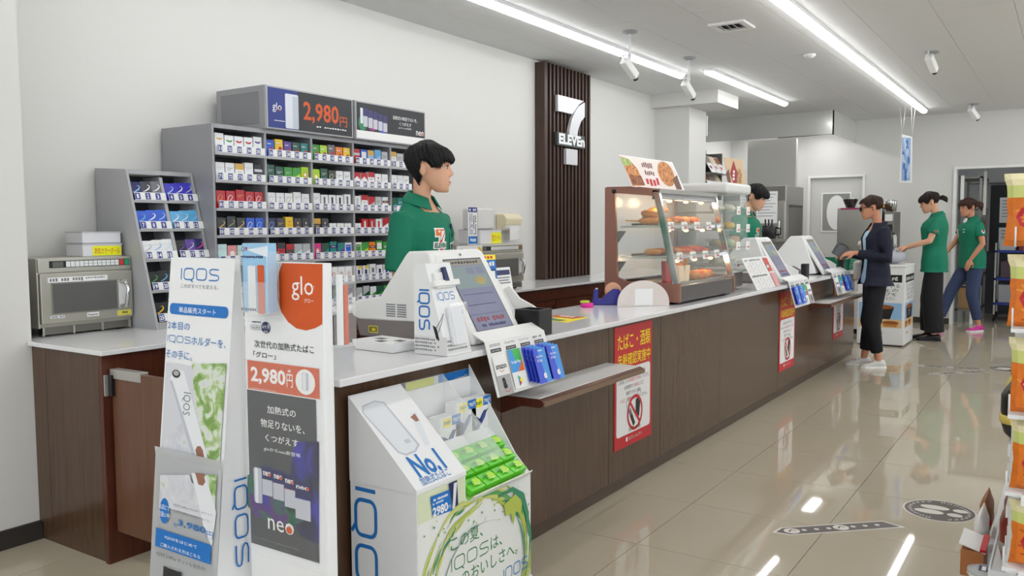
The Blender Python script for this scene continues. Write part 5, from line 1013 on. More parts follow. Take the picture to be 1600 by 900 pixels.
for si, (zs, yf) in enumerate(((1.292, 1.91), (1.118, 1.855))):
    MB().box(HX0+.022, HX1-.022, yf+.0, HB_-.09, zs-.012, zs, SHG).build('glass_shelf', t); MB().box(HX0+.022, HX1-.022, yf-.004, yf, zs-.016, zs+.004, CHROME).build('shelf_rail', t)
    MB().prism([(HB_-.06, zs-.03), (HB_-.06, zs-.11), (HB_-.12, zs-.03)], 0, HX0+.03, HX0+.036, DGR).build('bracket', t)
    for k in range(4):
        xx = HX0+.12+.2*k; g = MB().slab([(xx, yf-.006, zs-.028), (xx+.085, yf-.006, zs-.028), (xx+.085, yf-.002, zs+.022), (xx, yf-.002, zs+.022)], .001, TAGW); b = g.build('price_card', t)
        c = Cv((xx, yf-.0072, zs+.022), (1, 0, 0), (0, 0, -1), (0, -1, 0)); c.text('#3', .01, .008, .05, .02, DKP); c.text('#4', .03, .026, .075, .042, RED); c.build(b)
    for k in range(3): MB().ball((HX0+.2+.27*k, yf+.03, zs-.03), .03, .012, .008, WARM, n=10, k=5).build('warm_lamp', t)
for k in range(3): MB().ball((HX0+.25+.25*k, HF0+.045, ZT-.05), .03, .012, .008, WARM, n=10, k=5).build('warm_lamp', t)
def tray(x0, x1, y0, y1, z, label):
    return MB().box(x0, x1, y0, y1, z+.0005, z+.004, STEEL).box(x0, x1, y0, y0+.003, z+.004, z+.014, STEEL).box(x0, x1, y1-.003, y1, z+.004, z+.014, STEEL).build('food_tray', label=label, cat='tray')
tray(HX0+.05, HX1-.05, 1.935, 2.1, 1.292, 'steel tray of fried food on the upper glass shelf of the hot food case'); tray(HX0+.05, HX1-.05, 1.885, 2.1, 1.118, 'steel tray of fried food on the lower glass shelf of the hot food case'); tray(HX0+.05, HX1-.05, 1.835, 2.09, Z1, 'steel tray of fried food on the floor of the hot food case')
for k in range(7): lump('fried_skewer', HX0+.1+.045*k, 2.015+.012*(k % 2), 1.297+.008*(k % 2), .02, .075, .02, FR[k % 2], f'golden fried skewer, {ORD[k]} from left on the upper shelf of the food case', 'fried skewers on the upper shelf', 'fried skewer', .2*(k % 3-1))
for k in range(7): MB().tube([(HX0+.1+.045*k, 2.085, 1.312), (HX0+.085+.045*k, 2.155, 1.325)], .0028, mat('skewer_wood', (212, 176, 110), .6), 6).build('wooden_skewer', label=f'thin wooden skewer end, {ORD[k]} from left behind the fried skewers', cat='skewer', group='wooden skewers on the upper shelf')
for k in range(3): lump('fried_chicken', HX0+.17+.06*k, 2.035, 1.33+.012*k, .05, .055, .028, FR[0], f'large fried chicken cutlet heaped over the skewers, {ORD[k]} from left', 'fried chicken heaped on the upper shelf', 'fried chicken', k)
for k in range(6): lump('fried_chicken', HX0+.46+.062*k, 2.0+.02*(k % 2), 1.297, .034, .05, .026, FR[(k+1) % 3], f'piece of fried chicken, {ORD[k]} from left at the right of the upper shelf', 'fried chicken pieces on the upper shelf', 'fried chicken', k*.7)
for k in range(5): lump('croquette', HX0+.12+.075*k, 2.0, 1.1225, .034, .055, .02, FR[k % 2], f'flat golden croquette, {ORD[k]} from left on the lower shelf', 'croquettes on the lower shelf', 'croquette', .2*k, .1)
for k in range(7): lump('sausage', HX0+.5+.045*k, 1.98+.015*(k % 2), 1.1225+.012*(k % 2), .017, .075, .017, FR[3] if k % 3 else FR[2], f'red brown sausage, {ORD[k]} from left on the lower shelf', 'sausages on the lower shelf', 'sausage', .5, .06)
for k in range(9): lump('fried_chicken', HX0+.5+.055*(k % 7), 1.9+.06*(k//5), Z1+.0045, .034, .04, .03, FR[2] if k % 3 else FR[0], f'piece of orange fried chicken, {ORD[k%7]} from left in the {"front" if k < 5 else "rear"} row on the case floor', 'fried chicken pieces on the case floor', 'fried chicken', k)
for k in range(4):
    x = HX0+.16+.075*k; y = 1.93 if k < 2 else 1.91; g = MB(); m_ = mat('pocket_red', (170, 24, 34), .5) if k < 2 else mat('pocket_cream', (238, 214, 176), .55)
    w_ = .05; g.prism([(x-w_*.7, Z1+.005), (x+w_*.7, Z1+.005), (x+w_, Z1+.1), (x-w_, Z1+(.135 if k < 2 else .1))], 1, y-.014, y+.014, m_); g.build('paper_pocket', label=['red paper pocket standing leftmost on the floor of the hot food case', 'red paper pocket second from the left on the case floor', 'cream paper pocket of fries, left one, on the case floor', 'cream paper pocket of fries, right one, on the case floor'][k], cat='paper pocket', bev=.004)
    if k >= 2:
        for j in range(6): lump('fried_potato', x-.035+.014*j, y, Z1+.095, .007, .007, .04, FR[0], f'golden fry, {ORD[j]} from left in the {"left" if k == 2 else "right"} cream paper pocket', f'fries in the {"left" if k == 2 else "right"} paper pocket', 'fries', j, .1)
for k in range(3): L = bpy.data.lights.new('case_warm_lamp', 'POINT'); L.energy = 1.1; L.color = (1, .72, .42); L.shadow_soft_size = .03; o = bpy.data.objects.new('case_warm_lamp', L); COL.objects.link(o); o.location = (HX0+.2+.25*k, 1.98, 1.44); o.parent = t; o.matrix_parent_inverse = WM[t.name].inverted()
for k in range(2): L = bpy.data.lights.new('case_warm_lamp', 'POINT'); L.energy = .7; L.color = (1, .72, .42); L.shadow_soft_size = .03; o = bpy.data.objects.new('case_warm_lamp', L); COL.objects.link(o); o.location = (HX0+.3+.3*k, 1.93, 1.08); o.parent = t; o.matrix_parent_inverse = WM[t.name].inverted()
# ============================================================ steamed bun case
t = thing('steamed_bun_case', 'white capped clear case of steamed buns behind the hot food case', 'display case', (5.47, 2.05, .855)); CAPM = mat('case_cap_white', (220, 221, 218), .3)
EX0, EX1, EY0, EY1 = 5.30, 5.735, 1.865, 2.24
MB().box(EX0+.02, EX1-.015, EY0+.02, EY1-.02, .875, .985, mat('case_grey_base', (146, 142, 134), .45)).build('base', t, bev=.01)
MB().box(EX0+.05, EX1-.05, EY0+.06, EY1-.06, .8556, .876, BLACK).build('foot_ring', t)
rings = []
for s_, z in ((.0, .985), (.0, 1.5)): rings.append([Vector((EX0 if a in (0, 3) else EX1, EY0 if a in (0, 1) else EY1, z)) for a in range(4)])
g = MB()
for a, b in (((EX0, EY0), (EX1, EY0)), ((EX1, EY0), (EX1, EY1)), ((EX0, EY1), (EX0, EY0))):
    g.box(min(a[0], b[0])-.002, max(a[0], b[0])+.002, min(a[1], b[1])-.002, max(a[1], b[1])+.002, .985, 1.5, glass('bun_glass', (236, 248, 244), alpha=.09))
g.build('glass_body', t)
MB().box(EX0, EX1, EY1-.006, EY1, .985, 1.5, mat('bun_back', (206, 216, 212), .3)).build('back_wall', t)
MB().box(EX0-.025, EX1+.02, EY0-.02, EY1+.02, 1.5, 1.57, CAPM).build('cap', t, bev=.022, seg=4); MB().box(EX0-.01, EX1+.008, EY0-.01, EY1, .978, .992, CAPM).build('lower_rim', t)
BUN = [mat('bun_white', (238, 232, 214), .5), mat('bun_yellow', (230, 190, 90), .5), mat('bun_green', (196, 214, 170), .5)]
for s_ in range(4):
    z = 1.03 + .118*s_; MB().box(EX0+.01, EX1-.01, EY0+.01, EY1-.01, z-.008, z, mat('bun_shelf', (170, 200, 190), .15, alpha=.5)).build('wire_shelf', t)
    for k in range(2): xx = EX0+.2+.2*k; b = MB().box(xx, xx+.07, EY0-.006, EY0-.003, z-.02, z+.035, TAGW).build('price_card', t); c = Cv((xx, EY0-.0065, z+.035), (1, 0, 0), (0, 0, -1), (0, -1, 0)); c.text('#3', .01, .01, .05, .022, DKP); c.text('#4', .02, .03, .06, .045, RED); c.build(b)
    for k in range(4): lump('steamed_bun', EX0+.1+.11*k, EY0+.1+.03*(k % 2), z+.0005, .046, .046, .027, BUN[(s_*2) % 3 if k else s_ % 3], f'round steamed bun, {ORD[k]} from left on the {["lowest", "second lowest", "second highest", "highest"][s_]} shelf of the bun case', f'steamed buns on shelf {s_+1} of the bun case', 'steamed bun', 0, .05)
# posters standing on the cases
t = thing('food_poster', 'long poster of fried chicken standing on the hot food case', 'poster', (4.7, 2.1, 1.516))
p = [oy(*q_, 2.08) for q_ in ((980, 286), (1063, 291), (1055, 253), (971, 241))]; zb = 1.5165
p[0].z = zb; p[1].z = zb; p = [v + Vector((0, -.03 if i < 2 else .02, 0)) for i, v in enumerate(p)]
MB().slab(p, .003, PAPERW).build('board', t); c = Cv(p[3], p[2]-p[3], p[0]-p[3]); c.O += c.n*.001; w_ = (p[2]-p[3]).length; h_ = (p[0]-p[3]).length
pm_ = lambda s_, r: mat(s_, r, .5, var=.25, vscale=30)
c.poly([(.005, .005), (w_*.98, .012), (w_*1.06, h_*.97), (w_*.09, h_*.97)], mat('poster_cream', (236, 226, 220), .5))
c.poly([(.01, .01), (w_*.16, .02), (w_*.27, h_*.4), (w_*.33, h_*.9), (w_*.1, h_*.95)], printmat('poster_chicken', [(.3, (120, 64, 34)), (.48, (196, 122, 62)), (.7, (232, 176, 112))], 60)); c.poly([(.015, .015), (w_*.15, .02), (w_*.2, h_*.25), (w_*.05, h_*.35)], printmat('poster_lettuce', [(.35, (116, 150, 66)), (.65, (206, 218, 140))], 50))
c.poly([(w_*.08, h_*.6), (w_*.3, h_*.6), (w_*.33, h_*.9), (w_*.11, h_*.9)], printmat('poster_chicken_dark', [(.35, (92, 46, 30)), (.65, (180, 104, 56))], 60))
c.ell(w_*.8, h_*.45, w_*.16, h_*.42, printmat('poster_chicken', [(.3, (120, 64, 34)), (.48, (196, 122, 62)), (.7, (232, 176, 112))], 60)); c.poly([(w_*.9, h_*.6), (w_*1.02, h_*.45), (w_*1.05, h_*.95), (w_*.93, h_*.95)], pm_('poster_shadow_brown', (110, 76, 62)))
c.text('#6', w_*.36, h_*.14, w_*.56, h_*.34, mat('poster_text_brown', (120, 70, 60), .5)); c.text('#5', w_*.38, h_*.4, w_*.56, h_*.56, MATS['poster_text_brown']); c.text('#4', w_*.36, h_*.62, w_*.62, h_*.92, RED, bold=.02); c.build(t)
t = thing('food_poster', 'square poster with a red diamond standing on the steamed bun case', 'poster', (5.55, 1.93, 1.572))
p = [oy(*q_, 1.93) for q_ in ((1140, 287), (1166, 288), (1160, 250), (1131, 246))]; p[0].z = p[1].z = 1.572
MB().slab(p, .003, mat('poster_tan', (214, 186, 152), .5)).build('board', t); c = Cv(p[3], p[2]-p[3], p[0]-p[3]); c.O += c.n*.001; w_ = (p[2]-p[3]).length; h_ = (p[0]-p[3]).length
c.poly([(w_*.1, h_*.5), (w_*.25, h_*.35), (w_*.4, h_*.85), (w_*.25, h_*.9)], pm_('poster_shadow_brown', (110, 76, 62))); c.ell(w_*.8, h_*.6, w_*.18, h_*.3, printmat('poster_bread', [(.35, (134, 92, 60)), (.65, (206, 168, 120))], 50)); c.poly([(w_*.5, h_*.06), (w_*.75, h_*.5), (w_*.58, h_*.93), (w_*.32, h_*.5)], mat('poster_deep_red', (164, 50, 54), .5)); c.text('#4', w_*.46, h_*.25, w_*.6, h_*.72, PAPERW, rot=90); c.build(t)
# ============================================================ people
def chain(mb, pts, rs, m, n=12):
    pts = [Vector(p) for p in pts]; a = (pts[0]-pts[1]).normalized(); b = (pts[-1]-pts[-2]).normalized()
    P = [pts[0]+a*rs[0]*.9, pts[0]+a*rs[0]*.55] + pts + [pts[-1]+b*rs[-1]*.55, pts[-1]+b*rs[-1]*.9]; Rr = [rs[0]*.35, rs[0]*.83] + list(rs) + [rs[-1]*.83, rs[-1]*.35]
    return mb.tube(P, Rr, m, n)
def erings(mb, L, m, n=20, p=2.3, tilt=None):
    R_ = []
    for c, rx, ry in L:
        c = Vector(c); R_.append([c + Vector((rx*abs(math.cos(a))**(2/p)*(1 if math.cos(a) >= 0 else -1), ry*abs(math.sin(a))**(2/p)*(1 if math.sin(a) >= 0 else -1), 0)) for a in [2*PI*k/n for k in range(n)]])
    if tilt:
        for r, (c, rx, ry) in zip(R_, L):
            for v in r: v.z -= tilt(c[2])*max(-.35, (v.x-c[0])/rx)
    return mb.loft(R_, m)
def fuse(mb, name, parent, voxel, it, wr=0, wsc=9, label=None):
    o = mb.build('tmp', None); r = o.modifiers.new('r', 'REMESH'); r.mode = 'VOXEL'; r.voxel_size = voxel; r.use_smooth_shade = True
    s_ = o.modifiers.new('s', 'SMOOTH'); s_.iterations = it; s_.factor = .5
    dg = bpy.context.evaluated_depsgraph_get(); me = bpy.data.meshes.new_from_object(o.evaluated_get(dg)); me.name = name
    bpy.data.objects.remove(o); WM.pop('tmp', None)
    me.materials.clear(); me.materials.append(mb.mats[0]); n = len(me.polygons); me.polygons.foreach_set('material_index', [0]*n); me.polygons.foreach_set('use_smooth', [True]*n)
    if wr:
        co = np.empty(len(me.vertices)*3); me.vertices.foreach_get('co', co); co = co.reshape(-1, 3); no = np.empty(len(me.vertices)*3); me.vertices.foreach_get('normal', no); no = no.reshape(-1, 3)
        d = np.array([noise.noise(Vector((v[0]*wsc, v[1]*wsc, v[2]*wsc*.55 + v[0]*3))) + .5*noise.noise(Vector((v[0]*wsc*2.3, v[1]*wsc*2.3+7, v[2]*wsc*1.1))) for v in co]); co += no*(d*wr)[:, None]; me.vertices.foreach_set('co', co.ravel())
    me.update(); b = bpy.data.objects.new(name, me); COL.objects.link(b); place(b, parent, local=True, label=label); return b
SKIN = mat('skin', (214, 164, 134), .5, var=.05, vscale=14, spec=.35); SKIN2 = mat('skin_tan', (200, 142, 112), .5, var=.05, vscale=14, spec=.35)
HAIRB = mat('hair_black', (20, 18, 20), .55, spec=.35); HAIRN = mat('hair_brown', (56, 36, 27), .55, spec=.35)
POLO = mat('polo_green', (6, 116, 88), .75, var=.06, vscale=30, bump=.12, bscale=420); EYEW = mat('eye_white', (226, 222, 216), .3); LIP = mat('lip', (188, 124, 106), .45)
HEADP = [(.0, .078, .035, .026), (.012, .09, .02, .038), (.035, .096, -.012, .05), (.06, .097, -.045, .058), (.085, .096, -.065, .064), (.112, .094, -.084, .069), (.14, .098, -.093, .073), (.168, .092, -.094, .073), (.192, .074, -.085, .066), (.21, .045, -.062, .05), (.222, .008, -.026, .02)]
def head_dim(z):
    for a, b in zip(HEADP, HEADP[1:]):
        if z <= b[0]: t_ = max(0, (z-a[0])/(b[0]-a[0])); return [a[i]+(b[i]-a[i])*t_ for i in range(1, 4)]
    return list(HEADP[-1][1:])
def hand(mb, w, d, n, m, curl=.5, side=1, s=1.0):
    """wrist w, pointing along d, n = back of the hand; the thumb leaves from the side given"""
    w = Vector(w); d = Vector(d).normalized(); n = Vector(n); n = (n - d*n.dot(d)).normalized(); c = d.cross(n)*side
    for k in range(4):
        o = c*(.027 - .018*k)*s; kn = w + d*(.082 - .004*abs(k-1.3))*s + o
        chain(mb, [w + d*.008*s + o*.55, w + d*.045*s + o*.9, kn], [.014*s, .0145*s, .0115*s], m, 8)
        L = [.04, .045, .042, .033][k]*s; q = kn; a = curl*.45; pts = [kn]; 
        for j in range(3):
            q = q + (d*math.cos(a) - n*math.sin(a))*L*[1, .72, .55][j] + o.normalized()*.0015*(1 if k < 2 else -1); pts.append(q); a += curl*.75
        chain(mb, pts, [.0098*s, .0092*s, .0084*s, .0072*s], m, 8)
    t0 = w + d*.02*s + c*.022*s; t1 = t0 + (d*.6 + c*.75 - n*.25).normalized()*.038*s; t2 = t1 + (d*.85 + c*.3 - n*.4*curl).normalized()*.03*s; t3 = t2 + (d*.95 - n*.35*curl).normalized()*.024*s
    chain(mb, [t0, t1, t2, t3], [.0145*s, .0125*s, .0105*s, .0085*s], m, 8)
def hair_cap(T, fr, side, back, m, parent, locks, seed=1, vol=.014, part=0):
    """hair grown from the crown: fr / side / back = height of its lower edge above the chin at brow, ear and nape; many tapered locks"""
    rnd = random.Random(seed); m_ = MB(); cen = Vector((-.004, 0, .128))
    def edge(a):
        a = abs((a+PI) % (2*PI)-PI); k = a/PI
        if k < .3: return fr + .004*math.sin(9*a)
        if k < .40: return fr + (side-fr)*(k-.3)/.10
        if k < .46: return side
        if k < .50: return side + (.139-side)*(k-.46)/.04
        if k < .62: return .139
        if k < .66: return .139 + (max(back, .085)-.139)*(k-.62)/.04
        return max(back, .085) + (back-max(back, .085))*min(1, (k-.66)/.18)
    def pt(a, z, off):
        ca, sa = math.cos(a), math.sin(a); f, b, h = head_dim(min(z, .219) if ca > .35 else min(max(z, .078), .219))
        if z < .078 and ca <= .35: b += (.078-z)*.42; h -= (.078-z)*.12; off *= .8
        cx = (f+b)/2; rx = (f-b)/2 + off; ry = h + off
        return Vector((cx + rx*abs(ca)**.87*(1 if ca > 0 else -1), ry*abs(sa)**.87*(1 if sa > 0 else -1), z))
    nA, nZ = 48, 12; rings = []
    for i in range(nZ):
        r = []
        for k in range(nA):
            a = 2*PI*k/nA; e = edge(a); z = e + (.219-e)*(i/(nZ-1))**.8; off = vol*(.55+.45*math.sin(PI*min(1, i/(nZ-1)+.18))) + .0022*math.sin(a*17+i*.7)
            p = pt(a, z, off); 
            if i == nZ-1: p = pt(a, .2185, off*.8); p.z += vol*.75
            r.append(p)
        rings.append(r)
    rings.append([cen + Vector(((p-cen).x*.35, (p-cen).y*.35, .0985+vol*.75)) for p in rings[-1]])
    inner = [[pt(2*PI*k/nA, edge(2*PI*k/nA), .0005) for k in range(nA)]]
    m_.loft(inner + rings, m, True)
    for k in range(int(locks*2.3)):
        a = rnd.uniform(-PI, PI); e = edge(a) - rnd.uniform(-.004, .011); z0 = rnd.uniform(.16, .222); off = vol + rnd.uniform(-.003, .003); pts = []; rr = []; ct = rnd.random() < .45
        if ct: q_ = pt(a, .21, off); pts.append(Vector((-.004+(q_.x+.004)*.25, q_.y*.25, .2225+vol*.78))); rr.append(.0022); z0 = .214
        for j in range(6):
            u_ = j/5; z = z0 + (e-z0)*u_; aa = a + (.16*part + rnd.uniform(-.02, .02))*u_; pts.append(pt(aa, max(z, .0), off*(1-.35*u_) + .004*math.sin(3*u_))); rr.append(.0037*math.sin(PI*(.18+.8*u_))**.7)
        m_.tube(pts, rr, m, 5)
    m_.v = [tuple(T @ Vector(v)) for v in m_.v]; o = m_.build('hair', parent, local=True); return o
def face(T, parent, gaze=0, lids=.5, brow=HAIRB, lipm=None):
    for s_ in (-1, 1):
        e = MB(); c = Vector((.0795, .0315*s_, .112)); e.ball(c, .0098, .0118, .0055, EYEW, n=12, k=6); e.ball(c + Vector((.0052, .001*s_+.002*gaze, -.0003)), .0054, .0068, .0056, mat('iris_dark', (34, 24, 20), .2), n=10, k=6); e.v = [tuple(T @ Vector(v)) for v in e.v]; e.build('eye', parent, local=True)
        b = MB(); b.tube([Vector((.0905, .010*s_+.002*s_, .1195)), Vector((.0905, .030*s_, .1225)), Vector((.082, .048*s_, .116))], [.0016, .0026, .0012], mat('lash_dark', (30, 24, 22), .5), 6); b.v = [tuple(T @ Vector(v)) for v in b.v]; b.build('eyelid', parent, local=True)
        b = MB(); b.tube([Vector((.099, .012*s_, .136)), Vector((.096, .032*s_, .141)), Vector((.083, .053*s_, .136))], [.0025, .0032, .0015], brow, 6); b.v = [tuple(T @ Vector(v)) for v in b.v]; b.build('eyebrow', parent, local=True)
    l = MB(); l.tube([Vector((.089, -.023, .0455)), Vector((.0985, -.01, .048)), Vector((.1, 0, .0465)), Vector((.0985, .01, .048)), Vector((.089, .023, .0455))], [.002, .004, .004, .004, .002], lipm or LIP, 8); l.tube([Vector((.089, -.02, .0435)), Vector((.0965, 0, .0395)), Vector((.089, .02, .0435))], [.002, .0055, .002], lipm or LIP, 8); l.v = [tuple(T @ Vector(v)) for v in l.v]; l.build('lips', parent, local=True)
def person(label, loc, az, H_, pose, skin, voxel=.007, female=False, cat='person'):
    """pose: joints in the figure's own frame (x ahead, y its left, z up), metres for a 1.68 m figure"""
    k = H_/1.68; t = thing('person', label, cat, loc, math.radians(az)); V = lambda p: Vector(p)*k
    b = MB(); lean = pose.get('lean', 0); L_ = lambda z: lean*max(0, z-.95)
    w_ = .88 if female else pose.get('slim', 1.0)
    TR = [((0, 0, .80), .085, .13), ((0, 0, .88), .098, .152), ((.0, 0, .96), .092, .146*(1.04 if female else 1)), ((.004, 0, 1.06), .082, .128*w_), ((.008, 0, 1.16), .094, .14*w_), ((.006, 0, 1.26), .102, .16*w_), ((-.004, 0, 1.32), .088, .15*w_), ((-.010, 0, 1.362), .066, .112*w_), ((-.012, 0, 1.392), .053, .074), ((-.012, 0, 1.41), .043, .052)]
    TRl = [((c[0]+L_(c[2]), c[1], c[2]), a, d) for c, a, d in TR]
    erings(b, [(V(c), a*k, d*k) for c, a, d in TRl], skin)
    hp = Vector(pose['head'])*k; Th = Matrix.Translation(hp) @ Matrix.Rotation(math.radians(pose.get('hyaw', 0)), 4, 'Z') @ Matrix.Rotation(math.radians(pose.get('hpitch', 0)), 4, 'Y') @ Matrix.Rotation(math.radians(pose.get('hroll', 0)), 4, 'X') @ Matrix.Scale(k*(1.0 if not female else .985), 4)
    nk = Vector((-.012+L_(1.38), 0, 1.375))*k; chain(b, [nk, (nk + Th @ Vector((-.03, 0, .05)))/2, Th @ Vector((-.03, 0, .07))], [.055*k*w_, .048*k*w_, .047*k*w_], skin, 14)
    h = MB(); erings(h, [(((f+bb)/2, 0, z), (f-bb)/2, hw) for z, f, bb, hw in HEADP], skin, 24, 2.25)
    chain(h, [(.088, 0, .122), (.1, 0, .1), (.1085, 0, .085)], [.0072, .0082, .0092], skin, 10)
    for s_ in (-1, 1):
        h.ball((.1, .0115*s_, .079), .009, .0075, .007, skin, n=8, k=6); h.ball((-.022, .0745*s_, .099), .0185, .009, .033, skin, Matrix.Rotation(.35*s_, 3, 'Z') @ Matrix.Rotation(-.2, 3, 'Y'), n=12, k=8)
    h.ball((.094, 0, .043), .0085, .02, .011, skin, n=10, k=6); h.ball((.083, 0, .012), .014, .018, .014, skin, n=10, k=6); h.ball((.093, 0, .135), .008, .045, .009, skin, n=12, k=6)
    o = len(b.v); b.v += [tuple(Th @ Vector(v)) for v in h.v]; b.f += [tuple(i+o for i in f) for f in h.f]; b.m += h.m; b.sm += h.sm
    for s_ in ('L', 'R'):
        g = 1 if s_ == 'L' else -1; sh, el, wr = (V(pose[q_+s_]) for q_ in ('sh', 'el', 'wr')); hd = Vector(pose['hd'+s_])
        m1 = sh*.45+el*.55; m2 = el*.6+wr*.4
        chain(b, [sh, m1, el], [.043*k*w_, .043*k*w_, .036*k*w_], skin); chain(b, [el, m2, wr], [.036*k*w_, .036*k*w_, .0245*k*w_], skin)
        hand(b, wr, hd, Vector(pose['hn'+s_]), skin, pose.get('curl'+s_, .5), pose.get('th'+s_, g), .98*k*(.92 if female else 1))
        hi, kn, an = (V(pose[q_+s_]) for q_ in ('hip', 'kn', 'an')); chain(b, [hi, hi*.5+kn*.5, kn], [.078*k, .066*k, .05*k], skin); chain(b, [kn, kn*.65+an*.35, an], [.05*k, .05*k, .033*k], skin)
        td = Vector(pose.get('toe'+s_, (1, 0, 0))).normalized(); chain(b, [an + Vector((0, 0, -.03*k)), an + td*.07*k + Vector((0, 0, -.045*k)), an + td*.14*k + Vector((0, 0, -.055*k))], [.028*k, .024*k, .016*k], skin)
    body = fuse(b, 'body', t, voxel, 6)
    return t, body, Th, k, TRl
def shirt(t, pose, k, TRl, m, hem, sleeve, voxel, name='shirt', fat=.016, female=False, wr=.004, long=False, top=1.4, srad=1.0):
    b = MB(); V = lambda p: Vector(p)*k; R_ = [(V(c), (a+fat)*k, (d+fat)*k) for c, a, d in TRl if c[2] > hem and c[2] <= top]
    c0, a0, d0 = R_[0]; R_ = [(Vector((c0.x, c0.y, hem*k)), a0*1.16, d0*1.16), (R_[0][0], R_[0][1]*1.1, R_[0][2]*1.1)] + R_[1:]; R_.append((R_[-1][0]+Vector((0, 0, .014*k)), R_[-1][1]*.85, R_[-1][2]*.8)); erings(b, R_, m, 28, 2.4, lambda z: .034*max(0, min(1, (z/k-1.33)/.06)))
    for s_ in ('L', 'R'):
        sh, el, wr_ = (V(pose[q_+s_]) for q_ in ('sh', 'el', 'wr')); e = sh + (el-sh)*sleeve
        P = [sh*1 + Vector((0, 0, .0)), sh*.5+e*.5, e]; rr = [.064*k, .066*k, .066*k]
        rr = [x_*srad*(.9 if female else 1) for x_ in rr]
        a = (P[0]-P[1]).normalized(); inn = Vector((sh.x*.6, sh.y*.5, sh.z-.012*k)); pts = [inn]+P; rs = [.06*k*srad]+rr
        if long: pts = [inn, sh, sh*.5+el*.5, el, el*.5+wr_*.5, el*.06+wr_*.94]; rs = [x_*k*(.9 if female else 1) for x_ in (.06, .062, .058, .052, .047, .04)]
        b.tube(pts, rs, m, 16)
    return fuse(b, name, t, voxel, 8, wr)
def trousers(t, pose, k, m, stop, voxel, r=(.092, .078, .066), name='trousers', wr=.005):
    b = MB(); V = lambda p: Vector(p)*k; erings(b, [(V((0, 0, .78)), .09*k, .13*k), (V((0, 0, .86)), .108*k, .162*k), (V((0, 0, .98)), .098*k, .15*k)], m)
    for s_ in ('L', 'R'):
        hi, kn, an = (V(pose[q_+s_]) for q_ in ('hip', 'kn', 'an')); e = kn + (an-kn)*stop; b.tube([hi + Vector((0, 0, .06*k)), hi, hi*.5+kn*.5, kn, kn*.5+e*.5, e], [r[0]*k*.9, r[0]*k, (r[0]+r[1])/2*k, r[1]*k, (r[1]+r[2])/2*k, r[2]*k], m, 16)
    return fuse(b, name, t, voxel, 6, wr, 7)
def shoes(t, pose, k, m, sole, lace=None, fat=1.0):
    for s_ in ('L', 'R'):
        an = Vector(pose['an'+s_])*k; td = Vector(pose.get('toe'+s_, (1, 0, 0))); td.z = 0; td.normalize(); sd = Vector((-td.y, td.x, 0)); up = Vector((0, 0, 1)); zf = an.z - .085*k
        def ring(x, hw, h, z0=0): return [an*1 + td*x*k + sd*(hw*k*math.cos(a)*fat) + Vector((0, 0, zf - an.z + z0*k + max(0.006, (h*k*(.5+.5*math.sin(a)))))) for a in [2*PI*q_/14 for q_ in range(14)]]
        b = MB(); b.loft([ring(-.066, .02, .05), ring(-.055, .034, .078), ring(-.01, .037, .088), ring(.04, .038, .078), ring(.085, .043, .055), ring(.135, .044, .045), ring(.165, .034, .036), ring(.178, .014, .022)], m); o = b.build('shoe', t, local=True)
        b = MB(); L = [(-.07, .022), (-.04, .04), (.03, .038), (.09, .047), (.14, .047), (.172, .03), (.184, .0)]; pts = [(x, y*fat) for x, y in L] + [(x, -y*fat) for x, y in L[::-1]]
        b.loft([[an + td*x*k + sd*y*k + Vector((0, 0, zf-an.z+z*k)) for x, y in pts] for z in (0, .02)], sole, True, False); b.build('sole', o, local=True)
        if lace: 
            b = MB()
            for j in range(4): b.tube([an + td*(.05+.022*j)*k + sd*y*k + Vector((0, 0, zf-an.z+(.082-.011*j-abs(y)*.25)*k)) for y in (-.024, 0, .024)], .003*k, lace, 6)
            b.build('laces', o, local=True)
def decal(t, shirt_o, loc_uvn, draw, name):
    """sew a flat emblem on the cloth: every point is dropped onto the shirt's surface"""
    me = shirt_o.data; bv = BVHTree.FromPolygons([v.co for v in me.vertices], [p.vertices for p in me.polygons]); O, u, v, n = (Vector(q_) for q_ in loc_uvn); c = Cv(O, u, v, n); c.step = 0
    base = MB(); draw(c)
    for mb in (c.a, c.t):
        out = []
        for q_ in mb.v: r_ = bv.ray_cast(Vector(q_) + n*.12, -n, .4); out.append(r_[0] if r_[0] else Vector(q_))
        mb.v = out
    off = .0022
    vs = c.a.v; 
    # later shapes lie a little prouder than earlier ones
    cnt = {}
    for fi, f in enumerate(c.a.f):
        for i in f: c.a.v[i] = tuple(Vector(c.a.v[i]) + n*(off + .0004*fi/max(1, len(c.a.f))*6))
    c.t.v = [tuple(Vector(q_) + n*(off+.0035)) for q_ in c.t.v]
    if c.a.v: c.a.build(name, t, local=True)
    if c.t.v: c.t.build('emblem_lettering', t, local=True)
EMO = mat('emblem_orange', (224, 112, 44), .6); EMR = mat('emblem_red', (196, 36, 48), .6); EMG = mat('emblem_green', (10, 96, 70), .6); EMW = mat('emblem_white', (236, 236, 232), .6)
